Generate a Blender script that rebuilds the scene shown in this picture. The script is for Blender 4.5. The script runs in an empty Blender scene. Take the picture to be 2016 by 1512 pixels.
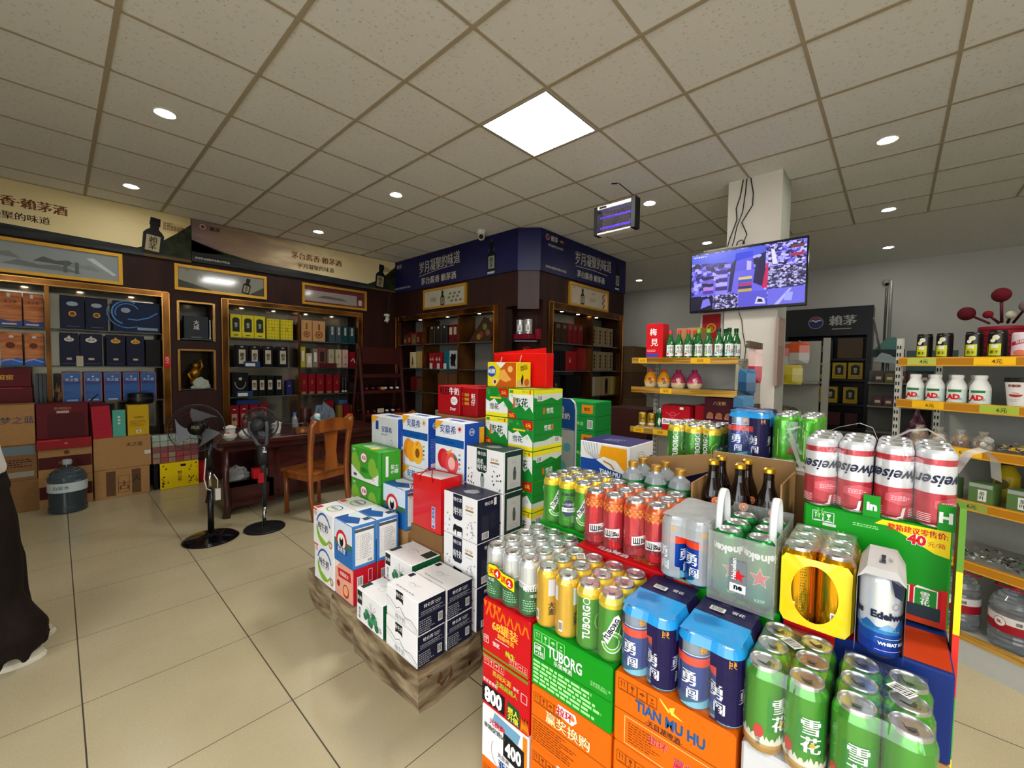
import bpy, bmesh, math, random
from math import sin, cos, pi, sqrt, radians
from mathutils import Vector, Matrix, geometry
random.seed(7)
S = bpy.context.scene
C = S.collection
# ---------------------------------------------------------------- camera
cam = bpy.data.cameras.new('camera'); cam_o = bpy.data.objects.new('camera', cam); C.objects.link(cam_o)
cam.sensor_width = 36.0; cam.lens = 823.07/2016*36.0; cam.clip_start = 0.02; cam.clip_end = 60
_r = Vector((0.67593638, -0.73683575, 0.01353088)); _u = Vector((0.02308293, 0.03951938, 0.99895215)); _f = Vector((0.73659839, 0.67491577, -0.04372091))
cam_o.matrix_world = Matrix(((_r.x, _u.x, -_f.x, 0), (_r.y, _u.y, -_f.y, 0), (_r.z, _u.z, -_f.z, 1.42), (0, 0, 0, 1)))
S.camera = cam_o
# ---------------------------------------------------------------- world, daylight, exposure
W = bpy.data.worlds.new('sky'); S.world = W; W.use_nodes = True
_n = W.node_tree; _bg = _n.nodes['Background']
_bg.inputs[0].default_value = (0.93, 0.96, 1.0, 1); _bg.inputs[1].default_value = 4.6
_pl = bpy.data.lights.new('shopfront_portal', 'AREA'); _pl.shape = 'RECTANGLE'; _pl.size = 5.0; _pl.size_y = 2.6
_po = bpy.data.objects.new('shopfront_portal', _pl); C.objects.link(_po)
_po.location = (-1.95, -0.9, 1.35); _po.rotation_euler = (radians(90), 0, radians(-90)); _pl.cycles.is_portal = True
vs = S.view_settings
S.display_settings.display_device = 'sRGB'
vs.view_transform = 'Standard'; vs.look = 'None'; vs.gamma = 1.0; vs.exposure = 0.2; vs.use_curve_mapping = False
# ---------------------------------------------------------------- materials
def lin(h):
    if isinstance(h, str):
        h = h.lstrip('#'); c = [int(h[i:i+2], 16)/255 for i in (0, 2, 4)]
    else: c = h
    return tuple((x/12.92 if x <= 0.04045 else ((x+0.055)/1.055)**2.4) for x in c) + (1,)
_mc = {}
def M(col, rough=0.5, metal=0.0, noise=0.06, scale=30, name=None, emit=None, estr=0, trans=0, ior=1.45, bump=0, coat=0):
    key = (col, rough, metal, noise, scale, name, emit, estr, trans, bump, coat)
    if key in _mc: return _mc[key]
    m = bpy.data.materials.new(name or 'mat_%s' % str(col).lstrip('#')); m.use_nodes = True
    nt = m.node_tree; b = nt.nodes['Principled BSDF']
    c = lin(col)
    b.inputs['Roughness'].default_value = rough; b.inputs['Metallic'].default_value = metal
    b.inputs['IOR'].default_value = ior
    if rough >= .35 and metal < .1: b.inputs['Specular IOR Level'].default_value = .22
    if trans: b.inputs['Transmission Weight'].default_value = trans
    if coat: b.inputs['Coat Weight'].default_value = coat; b.inputs['Coat Roughness'].default_value = 0.08
    if emit: b.inputs['Emission Color'].default_value = lin(emit); b.inputs['Emission Strength'].default_value = estr
    if noise or bump:
        tc = nt.nodes.new('ShaderNodeTexCoord'); nz = nt.nodes.new('ShaderNodeTexNoise'); nz.inputs['Scale'].default_value = scale
        nz.inputs['Detail'].default_value = 2
        nt.links.new(tc.outputs['Object'], nz.inputs['Vector'])
    if noise:
        mx = nt.nodes.new('ShaderNodeMix'); mx.data_type = 'RGBA'
        mx.inputs[6].default_value = tuple(max(0, x*(1-noise)) for x in c[:3])+(1,); mx.inputs[7].default_value = tuple(min(1, x*(1+noise)) for x in c[:3])+(1,)
        nt.links.new(nz.outputs['Fac'], mx.inputs[0]); nt.links.new(mx.outputs[2], b.inputs['Base Color'])
    else: b.inputs['Base Color'].default_value = c
    if bump:
        bp = nt.nodes.new('ShaderNodeBump'); bp.inputs['Strength'].default_value = bump; bp.inputs['Distance'].default_value = 0.004
        nt.links.new(nz.outputs['Fac'], bp.inputs['Height']); nt.links.new(bp.outputs[0], b.inputs['Normal'])
    _mc[key] = m; return m
def nodes(name):
    m = bpy.data.materials.new(name); m.use_nodes = True; nt = m.node_tree
    return m, nt, nt.nodes['Principled BSDF']
def N(nt, t, **kw):
    n = nt.nodes.new('ShaderNode'+t)
    for k, v in kw.items():
        if k.startswith('i'): n.inputs[int(k[1:])].default_value = v
        else: setattr(n, k, v)
    return n
def math_(nt, op, a, b=None):
    n = nt.nodes.new('ShaderNodeMath'); n.operation = op
    for i, x in enumerate((a, b)):
        if x is None: continue
        if isinstance(x, (int, float)): n.inputs[i].default_value = x
        else: nt.links.new(x, n.inputs[i])
    return n.outputs[0]
def ramp(nt, fac, stops):
    r = nt.nodes.new('ShaderNodeValToRGB'); e = r.color_ramp.elements
    while len(e) < len(stops): e.new(0.5)
    for i, (p, c) in enumerate(stops): e[i].position = p; e[i].color = lin(c)
    nt.links.new(fac, r.inputs[0]); return r.outputs[0]
def stretched(name, c1, c2, sc, rough=0.4, metal=0, det=4, stops=(0.35, 0.65), bump=0.0, coat=0, dist=0.3):
    """two-colour streaky noise: wood, tape, brushed metal"""
    m, nt, b = nodes(name); tc = N(nt, 'TexCoord'); mp = N(nt, 'Mapping'); mp.inputs['Scale'].default_value = sc
    nz = N(nt, 'TexNoise'); nz.inputs['Scale'].default_value = 1; nz.inputs['Detail'].default_value = det; nz.inputs['Distortion'].default_value = dist
    nt.links.new(tc.outputs['Object'], mp.inputs[0]); nt.links.new(mp.outputs[0], nz.inputs['Vector'])
    nt.links.new(ramp(nt, nz.outputs['Fac'], [(stops[0], c1), (stops[1], c2)]), b.inputs['Base Color'])
    b.inputs['Roughness'].default_value = rough; b.inputs['Metallic'].default_value = metal
    if coat: b.inputs['Coat Weight'].default_value = coat
    if rough >= .35 and metal < .1: b.inputs['Specular IOR Level'].default_value = .2
    if bump:
        bp = N(nt, 'Bump'); bp.inputs['Strength'].default_value = bump; bp.inputs['Distance'].default_value = 0.003
        nt.links.new(nz.outputs['Fac'], bp.inputs['Height']); nt.links.new(bp.outputs[0], b.inputs['Normal'])
    return m
def film_mat(name, tint, dens=0.12, rough=0.12, bump=0.6, scale=25, edge=0.35):
    """thin wrinkled plastic film: mostly see-through, some gloss, some milky body"""
    m = bpy.data.materials.new(name); m.use_nodes = True; nt = m.node_tree; nt.nodes.clear()
    out = N(nt, 'OutputMaterial'); tr = N(nt, 'BsdfTransparent'); gl = N(nt, 'BsdfGlossy'); df = N(nt, 'BsdfDiffuse')
    gl.inputs['Roughness'].default_value = rough; df.inputs[0].default_value = lin(tint); gl.inputs[0].default_value = (1, 1, 1, 1)
    tc = N(nt, 'TexCoord'); nz = N(nt, 'TexNoise'); nz.inputs['Scale'].default_value = scale; nz.inputs['Detail'].default_value = 3
    mp = N(nt, 'Mapping'); mp.inputs['Scale'].default_value = (1, 1, 0.35); nt.links.new(tc.outputs['Object'], mp.inputs[0]); nt.links.new(mp.outputs[0], nz.inputs['Vector'])
    bp = N(nt, 'Bump'); bp.inputs['Strength'].default_value = bump; bp.inputs['Distance'].default_value = 0.01
    nt.links.new(nz.outputs['Fac'], bp.inputs['Height']); nt.links.new(bp.outputs[0], gl.inputs['Normal'])
    lw = N(nt, 'LayerWeight'); lw.inputs[0].default_value = 0.25; nt.links.new(bp.outputs[0], lw.inputs['Normal'])
    m1 = N(nt, 'MixShader'); m1.inputs[0].default_value = dens; nt.links.new(tr.outputs[0], m1.inputs[1]); nt.links.new(df.outputs[0], m1.inputs[2])
    f = math_(nt, 'MULTIPLY', lw.outputs['Facing'], edge); f = math_(nt, 'ADD', f, 0.05)
    m2 = N(nt, 'MixShader'); nt.links.new(f, m2.inputs[0]); nt.links.new(m1.outputs[0], m2.inputs[1]); nt.links.new(gl.outputs[0], m2.inputs[2])
    nt.links.new(m2.outputs[0], out.inputs[0]); return m
# ---------------------------------------------------------------- text cache
_tc = {}
def text2d(s, bold=0.0, step=None):
    """glyph outlines as flat polygons, unit em height; step slices them into vertical strips for curved surfaces"""
    key = (s, bold, step)
    if key in _tc: return _tc[key]
    cu = bpy.data.curves.new('t', 'FONT'); cu.body = s; cu.size = 1; cu.offset = bold; cu.resolution_u = 2; cu.space_line = 0.95
    o = bpy.data.objects.new('t', cu); me = bpy.data.meshes.new_from_object(o)
    if step and len(me.vertices):
        bm = bmesh.new(); bm.from_mesh(me)
        x0 = min(v.co.x for v in bm.verts); x1 = max(v.co.x for v in bm.verts); x = x0+step
        while x < x1:
            bmesh.ops.bisect_plane(bm, geom=bm.verts[:]+bm.edges[:]+bm.faces[:], plane_co=(x, 0, 0), plane_no=(1, 0, 0)); x += step
        bm.to_mesh(me); bm.free()
    V_ = [(v.co.x, v.co.y) for v in me.vertices]; F_ = [tuple(p.vertices) for p in me.polygons]
    bpy.data.objects.remove(o); bpy.data.curves.remove(cu); bpy.data.meshes.remove(me)
    _tc[key] = (V_, F_); return _tc[key]
# ---------------------------------------------------------------- frames: (u, v, off) -> point
def P3(o, U, V):
    o = Vector(o); U = Vector(U).normalized(); V = Vector(V).normalized(); n = U.cross(V)
    f = lambda u, v, off=0.0: o+U*u+V*v+n*off
    f.flat = True; return f
def FL(x, y1, z0): return P3((x, y1, z0), (0, -1, 0), (0, 0, 1))      # seen from -x
def FR(x0, y, z0): return P3((x0, y, z0), (1, 0, 0), (0, 0, 1))       # seen from -y
def FT(x0, y1, z): return P3((x0, y1, z), (0, -1, 0), (1, 0, 0))      # from above, reading from -x
def FC(cx, cy, r, z0, a0=180):                                       # wraps a vertical cylinder; u=0 at angle a0 (degrees)
    a0 = radians(a0)
    def f(u, v, off=0.0):
        a = a0+u/r; return Vector((cx+(r+off)*cos(a), cy+(r+off)*sin(a), z0+v))
    f.flat = False; f.r = r; return f
class MB:
    def __init__(s): s.v = []; s.f = []; s.m = []; s.mats = []; s.sm = []
    def mi(s, mat):
        if mat not in s.mats: s.mats.append(mat)
        return s.mats.index(mat)
    def add(s, vs_, fs, mat, smooth=False):
        b = len(s.v); s.v += [tuple(p) for p in vs_]; k = s.mi(mat)
        for f in fs: s.f.append(tuple(b+i for i in f)); s.m.append(k); s.sm.append(smooth)
        return s
    def box(s, x0, y0, z0, x1, y1, z1, mat, **fm):
        """fm: xn, xp, yn, yp, zn, zp override the material of a side"""
        p = [(x, y, z) for z in (z0, z1) for y in (y0, y1) for x in (x0, x1)]
        for k, f in (('zn', (0, 2, 3, 1)), ('zp', (4, 5, 7, 6)), ('yn', (0, 1, 5, 4)), ('yp', (2, 6, 7, 3)), ('xn', (0, 4, 6, 2)), ('xp', (1, 3, 7, 5))):
            s.add([p[i] for i in f], [(0, 1, 2, 3)], fm.get(k, mat))
        return s
    def cbox(s, x0, y0, z0, x1, y1, z1, mat, c=0.003, **fm):
        """box with small chamfers"""
        def q(ix, iy, iz, ax):
            p = [(x0, x1)[ix], (y0, y1)[iy], (z0, z1)[iz]]
            for k in range(3):
                if k != ax: p[k] += c if (ix, iy, iz)[k] == 0 else -c
            return tuple(p)
        def face(ids, mat_): s.add([q(*i) for i in ids], [tuple(range(len(ids)))], mat_)
        F = {'xn': [(0, 0, 0), (0, 0, 1), (0, 1, 1), (0, 1, 0)], 'xp': [(1, 0, 0), (1, 1, 0), (1, 1, 1), (1, 0, 1)]}
        for k, ids in F.items(): face([i+(0,) for i in ids], fm.get(k, mat))
        for k, ids in {'yn': [(0, 0, 0), (1, 0, 0), (1, 0, 1), (0, 0, 1)], 'yp': [(0, 1, 0), (0, 1, 1), (1, 1, 1), (1, 1, 0)]}.items(): face([i+(1,) for i in ids], fm.get(k, mat))
        for k, ids in {'zn': [(0, 0, 0), (0, 1, 0), (1, 1, 0), (1, 0, 0)], 'zp': [(0, 0, 1), (1, 0, 1), (1, 1, 1), (0, 1, 1)]}.items(): face([i+(2,) for i in ids], fm.get(k, mat))
        for a, b_, ax in ((0, 1, 2), (0, 2, 1), (1, 2, 0)):
            for i in (0, 1):
                for j in (0, 1):
                    e = []
                    for t in (0, 1):
                        k = [0, 0, 0]; k[a] = i; k[b_] = j; k[ax] = t; e.append(tuple(k))
                    face([e[0]+(a,), e[1]+(a,), e[1]+(b_,), e[0]+(b_,)], mat)
        for i in (0, 1):
            for j in (0, 1):
                for k in (0, 1): face([(i, j, k, 0), (i, j, k, 1), (i, j, k, 2)], mat)
        return s
    def lathe(s, cx, cy, prof, mat, n=24, smooth=True, z0=0.0):
        """prof: [(r, z[, mat])...]; the mat of a point colours the band ABOVE it"""
        cur = mat
        for i in range(len(prof)-1):
            if len(prof[i]) > 2: cur = prof[i][2]
            r0, a = prof[i][:2]; r1, b = prof[i+1][:2]
            vs_ = []; 
            for k in range(n):
                t = 2*pi*k/n; vs_ += [(cx+r0*cos(t), cy+r0*sin(t), z0+a), (cx+r1*cos(t), cy+r1*sin(t), z0+b)]
            s.add(vs_, [(2*k, (2*k+2) % (2*n), (2*k+3) % (2*n), 2*k+1) for k in range(n)], cur, smooth)
        return s
    def tube(s, pts, r, mat, n=8, rs=None, flat=1.0, cap=True):
        pts = [Vector(p) for p in pts]; L = len(pts); rings = []
        up = Vector((0, 0, 1)); d0 = (pts[1]-pts[0]).normalized()
        if abs(d0.dot(up)) > 0.95: up = Vector((1, 0, 0))
        a = d0.cross(up).normalized()
        vs_ = []
        for i, p in enumerate(pts):
            d = (pts[min(i+1, L-1)]-pts[max(i-1, 0)]).normalized()
            a = (a-d*a.dot(d)).normalized(); b = d.cross(a); rr = rs[i] if rs else r
            for k in range(n):
                t = 2*pi*k/n; vs_.append(p+a*cos(t)*rr+b*sin(t)*rr*flat)
        fs = [(i*n+k, i*n+(k+1) % n, (i+1)*n+(k+1) % n, (i+1)*n+k) for i in range(L-1) for k in range(n)]
        if cap: fs += [tuple(range(n-1, -1, -1)), tuple(range((L-1)*n, L*n))]
        return s.add(vs_, fs, mat, True)
    def cyl(s, p0, p1, r, mat, n=20, r1=None): return s.tube([p0, p1], r, mat, n, rs=[r, r if r1 is None else r1])
    def ball(s, c, r, mat, n=14, sc=(1, 1, 1)):
        pr = [(sin(pi*i/8)*r, -cos(pi*i/8)*r) for i in range(9)]; vs_ = []; m = 9
        for k in range(n):
            t = 2*pi*k/n
            for (q, z) in pr: vs_.append((c[0]+q*cos(t)*sc[0], c[1]+q*sin(t)*sc[1], c[2]+z*sc[2]))
        return s.add(vs_, [(k*m+i, ((k+1) % n)*m+i, ((k+1) % n)*m+i+1, k*m+i+1) for k in range(n) for i in range(8)], mat, True)
    def prism(s, pts, f, d, mat, smooth=False):
        """outline pts (u,v) on frame f pushed back by d"""
        n = len(pts); a = [f(u, v, 0) for u, v in pts]; b = [f(u, v, -d) for u, v in pts]
        s.add(a+b, [tuple(range(n)), tuple(range(2*n-1, n-1, -1))], mat)
        return s.add(a+b, [(i, n+i, n+(i+1) % n, (i+1) % n) for i in range(n)], mat, smooth)
    # printed artwork on a frame
    def rect(s, f, u0, v0, u1, v1, mat, off=0.0006):
        k = 1 if f.flat else max(1, int(abs(u1-u0)/(f.r*0.2)))
        vs_ = []
        for i in range(k+1):
            u = u0+(u1-u0)*i/k; vs_ += [f(u, v0, off), f(u, v1, off)]
        return s.add(vs_, [(2*i, 2*i+2, 2*i+3, 2*i+1) for i in range(k)], mat)
    def poly(s, f, pts, mat, off=0.0007):
        us = [p[0] for p in pts]
        if f.flat or max(us)-min(us) < f.r*.22: return s.add([f(u, v, off) for u, v in pts], [tuple(range(len(pts)))], mat)
        bm = bmesh.new(); bm.faces.new([bm.verts.new((u, v, 0)) for u, v in pts]); x = min(us)+f.r*.2     # slice it so that it follows the curve
        while x < max(us):
            bmesh.ops.bisect_plane(bm, geom=bm.verts[:]+bm.edges[:]+bm.faces[:], plane_co=(x, 0, 0), plane_no=(1, 0, 0)); x += f.r*.2
        bm.verts.index_update(); s.add([f(v.co.x, v.co.y, off) for v in bm.verts], [tuple(v.index for v in q.verts) for q in bm.faces], mat); bm.free(); return s
    def disc(s, f, u, v, r, mat, off=0.0007, n=20, sy=1.0, rot=0): return s.poly(f, [(u+r*cos(2*pi*i/n)*cos(rot)-r*sy*sin(2*pi*i/n)*sin(rot), v+r*cos(2*pi*i/n)*sin(rot)+r*sy*sin(2*pi*i/n)*cos(rot)) for i in range(n)], mat, off)
    def ring(s, f, u, v, r0, r1, mat, off=0.0008, n=24, a0=0, a1=360, sy=1.0):
        k = max(3, int(n*abs(a1-a0)/360)); vs_ = []
        for i in range(k+1):
            t = radians(a0+(a1-a0)*i/k); vs_ += [f(u+r0*cos(t), v+r0*sin(t)*sy, off), f(u+r1*cos(t), v+r1*sin(t)*sy, off)]
        return s.add(vs_, [(2*i, 2*i+2, 2*i+3, 2*i+1) for i in range(k)], mat)
    def line(s, f, pts, w, mat, off=0.0008):
        for (a, b), (c, d) in zip(pts, pts[1:]):
            l = math.hypot(c-a, d-b) or 1; x, y = -(d-b)/l*w/2, (c-a)/l*w/2
            s.poly(f, [(a-x, b-y), (c-x, d-y), (c+x, d+y), (a+x, b+y)], mat, off)
        return s
    def frame(s, f, u0, v0, u1, v1, w, mat, off=0.0008):
        for a in ((u0, v0, u1, v0+w), (u0, v1-w, u1, v1), (u0, v0, u0+w, v1), (u1-w, v0, u1, v1)): s.rect(f, *a, mat, off=off)
        return s
    def text(s, f, t, u, v, h, mat, al='c', bold=0.02, off=0.001, rot=0, wmax=None, sx=1.0, flip=False, vert=False, ital=0):
        if vert: t = '\n'.join(t)
        dbl = 0.0
        if any(ord(ch) > 0x2e80 for ch in t): dbl = min(bold, .05)*.8; bold = 0.0
        step = None if f.flat else f.r*0.28/h
        if rot and not f.flat: step = 0.15
        V_, F_ = text2d(t, bold, step)
        if not V_: return s
        xs = [p[0] for p in V_]; ys = [p[1] for p in V_]; w = max(xs)-min(xs)
        x0 = {'c': (max(xs)+min(xs))/2, 'l': min(xs), 'r': max(xs)}[al]; y0 = (max(ys)+min(ys))/2
        kx = sx
        if wmax and w*h*sx > wmax: kx = wmax/(w*h)
        c_, s_ = cos(radians(rot)), sin(radians(rot)); q = -1 if flip else 1
        for e in ((-dbl, dbl) if dbl > .012 and h > .012 else (0,)):
            out = []
            for x, y in V_:
                a, b = (x-x0+e+ital*(y-y0))*h*kx*q, (y-y0)*h*q
                out.append(f(u+a*c_-b*s_, v+a*s_+b*c_, off+e*.002))
            s.add(out, F_, mat)
        return s
    def bars(s, f, u0, v0, u1, v1, mat, bg=None, n=11, seed=1):
        r = random.Random(seed)
        if bg: s.rect(f, u0, v0, u1, v1, bg, off=0.0009)
        d = (u1-u0)*0.08; x = u0+d; e = (u1-u0-2*d)/n
        for i in range(n):
            s.rect(f, x, v0+(v1-v0)*0.12, x+e*r.choice((0.3, 0.5, 0.65)), v1-(v1-v0)*0.08, mat, off=0.0012); x += e
        return s
    def lines(s, f, u0, v0, u1, v1, n, mat, w=0.35, seed=1, off=0.0009):
        """rows of fine print as broken dashes"""
        r = random.Random(seed); dv = (v1-v0)/n
        for i in range(n):
            u = u0; end = u1-(u1-u0)*r.uniform(0, 0.35); v = v1-dv*(i+0.75)
            while u < end:
                l = r.uniform(0.04, 0.14)*(u1-u0); s.rect(f, u, v, min(u+l, end), v+dv*w*1.3, mat, off=off); u += l+dv*0.35
        return s
    def obj(s, name, parent=None, loc=None, smooth=None):
        me = bpy.data.meshes.new(name); o = bpy.data.objects.new(name, me); C.objects.link(o)
        L = Vector(loc) if loc is not None else Vector((0, 0, 0))
        base = Vector((0, 0, 0))
        if parent is not None:
            base = wloc(parent); L = base if loc is None else L
        me.from_pydata([(a-L.x, b-L.y, c-L.z) for a, b, c in s.v], [], s.f)
        for m_ in s.mats: me.materials.append(m_)
        me.polygons.foreach_set('material_index', s.m); me.polygons.foreach_set('use_smooth', s.sm); me.update()
        o.location = L-base
        if parent is not None: o.parent = parent
        return o
def wloc(o):
    v = Vector(o.location)
    while o.parent: o = o.parent; v = v+Vector(o.location)
    return v
def tag(o, label=None, cat=None, group=None, kind=None):
    if label: o['label'] = label
    if cat: o['category'] = cat
    if group: o['group'] = group
    if kind: o['kind'] = kind
    return o
def thing(name, label, cat, loc=(0, 0, 0), group=None):
    o = bpy.data.objects.new(name, None); o.empty_display_size = 0.05; C.objects.link(o); o.location = loc
    return tag(o, label, cat, group)
def dup(root, loc, label=None, group=None, rotz=None):
    def cp(o, par):
        c = o.copy(); C.objects.link(c)
        if par: c.parent = par
        for ch in o.children: cp(ch, c)
        return c
    r = cp(root, None); r.location = loc
    if rotz is not None: r.rotation_euler = (0, 0, rotz)
    if label: r['label'] = label
    if group: r['group'] = group
    return r
def orient(o, rz, pivot=None):
    o.rotation_euler = (0, 0, rz); return o
ORD = ['leftmost', 'second', 'third', 'fourth', 'fifth', 'sixth', 'seventh', 'eighth', 'ninth', 'tenth']
# palette
WHITE = M('#e9e8e4', .45); OFF = M('#cfcdc5', .5); BLACK = M('#101014', .45); INK = M('#1b2038', .5); RED = M('#c8141c', .4); DRED = M('#7a0f16', .4)
GREEN = M('#1f9a2c', .4); DGREEN = M('#0f4a2c', .45); YEL = M('#f0d414', .4); GOLD = M('#d9a233', .35, .3); ORANGE = M('#ee7d12', .42); BLUE = M('#174f9e', .4)
NAVY = M('#141a3c', .45); GREY = M('#8d8d8d', .5); KRAFT = M('#a27a4c', .75, noise=.1); KRAFTD = M('#7d5a36', .8, noise=.12)
SILVER = M('#d0d2d4', .28, .9, noise=.03); CHROME = M('#c9cccd', .12, 1.0, noise=0)
# ================================================================ the room
H = 3.10
def floor_mat():
    m, nt, b = nodes('glazed_floor_tile'); tc = N(nt, 'TexCoord'); sp = N(nt, 'SeparateXYZ'); nt.links.new(tc.outputs['Object'], sp.inputs[0])
    def g(o, off, w):
        f = math_(nt, 'FRACT', math_(nt, 'DIVIDE', math_(nt, 'SUBTRACT', o, off-60.0), 0.6))
        d = math_(nt, 'ABSOLUTE', math_(nt, 'SUBTRACT', f, 0.5)); return math_(nt, 'GREATER_THAN', d, 0.5-w)
    ln = math_(nt, 'MAXIMUM', g(sp.outputs[0], 0.042, 0.0042), g(sp.outputs[1], 0.018, 0.003))
    nz = N(nt, 'TexNoise'); nz.inputs['Scale'].default_value = 1.6; nz.inputs['Detail'].default_value = 6; nt.links.new(tc.outputs['Object'], nz.inputs['Vector'])
    col = ramp(nt, nz.outputs['Fac'], [(0.3, '#ada07f'), (0.7, '#b9ad8b')])
    mx = N(nt, 'Mix', data_type='RGBA'); nt.links.new(ln, mx.inputs[0]); nt.links.new(col, mx.inputs[6]); mx.inputs[7].default_value = lin('#40382a')
    nt.links.new(mx.outputs[2], b.inputs['Base Color'])
    n2 = N(nt, 'TexNoise'); n2.inputs['Scale'].default_value = 260; nt.links.new(tc.outputs['Object'], n2.inputs['Vector'])
    r = math_(nt, 'ADD', math_(nt, 'MULTIPLY', n2.outputs['Fac'], 0.12), math_(nt, 'ADD', math_(nt, 'MULTIPLY', ln, 0.4), 0.2)); nt.links.new(r, b.inputs['Roughness'])
    return m
def ceil_mat():
    m, nt, b = nodes('pressed_gypsum_tile'); tc = N(nt, 'TexCoord')
    nz = N(nt, 'TexNoise'); nz.inputs['Scale'].default_value = 120; nz.inputs['Detail'].default_value = 3; nt.links.new(tc.outputs['Object'], nz.inputs['Vector'])
    vo = N(nt, 'TexVoronoi'); vo.inputs['Scale'].default_value = 26; vo.inputs['Randomness'].default_value = 0.75; nt.links.new(tc.outputs['Object'], vo.inputs['Vector'])
    ringm = math_(nt, 'LESS_THAN', math_(nt, 'ABSOLUTE', math_(nt, 'SUBTRACT', vo.outputs['Distance'], 0.20)), 0.035)
    col = ramp(nt, nz.outputs['Fac'], [(0.25, '#e0dfda'), (0.7, '#eae9e4')])
    n3 = N(nt, 'TexNoise'); n3.inputs['Scale'].default_value = 70; nt.links.new(tc.outputs['Object'], n3.inputs['Vector'])
    fac = math_(nt, 'MULTIPLY', math_(nt, 'MULTIPLY', ringm, math_(nt, 'GREATER_THAN', n3.outputs['Fac'], 0.48)), 0.55)
    mx = N(nt, 'Mix', data_type='RGBA'); nt.links.new(fac, mx.inputs[0]); nt.links.new(col, mx.inputs[6]); mx.inputs[7].default_value = lin('#9a8f7c')
    nt.links.new(mx.outputs[2], b.inputs['Base Color']); b.inputs['Roughness'].default_value = 0.85; return m
MAHOG = stretched('dark_mahogany_panel', '#22100c', '#331812', (6, 6, 1.2), 0.5)
PLASTER = M('#b9b9b0', .8, noise=.05, scale=3, name='white_painted_wall')
CEIL = ceil_mat()
tag(MB().box(-2.2, -3.6, -0.1, 8.9, 6.7, 0, floor_mat()).obj('floor'), kind='structure')
tag(MB().box(-9, -9, -0.14, -2.2, 9, -0.02, M('#8a8780', .9)).obj('floor_outside'), kind='structure')
tag(MB().box(-2.2, -3.6, H, 8.9, 6.7, H+0.1, CEIL).obj('ceiling'), kind='structure')
# T-bars of the suspended ceiling
b = MB(); TB = M('#ab9e86', .6)
for i in range(-5, 9):
    x = 1.439+0.6*i
    if -2.1 < x < 6.3: b.box(x-0.012, -3.4, H-0.005, x+0.012, 6.5, H, TB)
for j in range(-8, 9):
    y = 1.615+0.6*j
    if -3.3 < y < 6.5: b.box(-2.1, y-0.009, H-0.004, 6.25, y+0.009, H, TB)
tag(b.obj('trim_1'), kind='structure')
# left wall with three openings for the cabinets
b = MB(); Y0, Y1 = 6.2, 6.6
b.box(-2.2, 6.55, 0, 3.85, 6.7, H, MAHOG)
b.box(-2.2, Y0, 2.21, 3.85, 6.55, H, MAHOG); b.box(-2.2, Y0, 0, 3.85, 6.55, 0.5, MAHOG)
for a, c in ((-2.2, -1.5), (0.90, 0.965), (1.335, 1.40), (3.26, 3.85)): b.box(a, Y0, 0.5, c, 6.55, 2.21, MAHOG)
b.box(0.965, Y0, 2.13, 1.335, 6.55, 2.21, MAHOG); b.box(0.965, Y0, 1.565, 1.335, 6.55, 1.665, MAHOG); b.box(0.965, Y0, 0.5, 1.335, 6.55, 1.07, MAHOG)
tag(b.obj('wall_left'), kind='structure')
# corner block: side to x=3.85, chamfer, front to y=3.25
b = MB()
b.box(3.85, 3.45, 2.16, 4.25, 6.6, H, MAHOG); b.box(3.85, 3.80, 0, 4.25, 6.6, 0.6, MAHOG)
b.box(3.85, 6.15, 0.6, 4.25, 6.6, 2.16, MAHOG)
b.box(3.85, 3.65, 0.0, 4.25, 3.76, 2.16, MAHOG)
b.box(4.02, 3.25, 2.24, 6.17, 3.65, H, MAHOG); b.box(4.19, 3.25, 0, 6.17, 3.65, 0.8, MAHOG)
b.box(4.10, 3.25, 0, 4.19, 3.65, 2.24, MAHOG); b.box(6.13, 3.25, 0.8, 6.17, 3.65, 2.24, MAHOG)
b.box(4.25, 3.65, 0, 6.17, 6.6, H, MAHOG)
b.prism([(3.85, 3.45), (4.02, 3.25), (4.04, 3.27), (4.04, 3.48), (3.87, 3.48)], P3((0, 0, 2.12), (1, 0, 0), (0, 1, 0)), -0.98, stretched('greyed_mahogany_panel', '#33231f', '#402d28', (5, 5, 1), 0.45))
b.prism([(4.02, 3.6), (4.12, 3.27), (4.3, 3.3), (4.3, 3.7), (4.02, 3.7)], P3((0, 0, 0), (1, 0, 0), (0, 1, 0)), -2.12, MAHOG)
tag(b.obj('wall_corner'), kind='structure')
tag(MB().box(8.7, -3.6, 0, 8.9, 6.7, H, PLASTER).obj('wall_back'), kind='structure')
tag(MB().box(6.17, 6.5, 0, 8.7, 6.7, H, PLASTER).obj('wall_far'), kind='structure')
tag(MB().box(-2.2, -3.6, 0, 8.9, -3.4, H, PLASTER).obj('wall_right'), kind='structure')
b = MB(); b.box(-2.2, 1.6, 0, -2.0, 6.7, H, PLASTER); b.box(-2.2, -3.6, 2.7, -2.0, 1.6, H, PLASTER); b.box(-2.2, -3.6, 0, -2.0, -3.4, 2.7, PLASTER)
tag(b.obj('wall_front'), kind='structure')
tag(MB().box(4.16, 0.76, 0, 4.54, 1.18, H, M('#cfc8bb', .75, noise=.08, scale=5, name='plastered_pillar'), yn=M('#b3b5a8', .8, noise=.12, scale=6)).obj('wall_pillar'), kind='structure')
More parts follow.
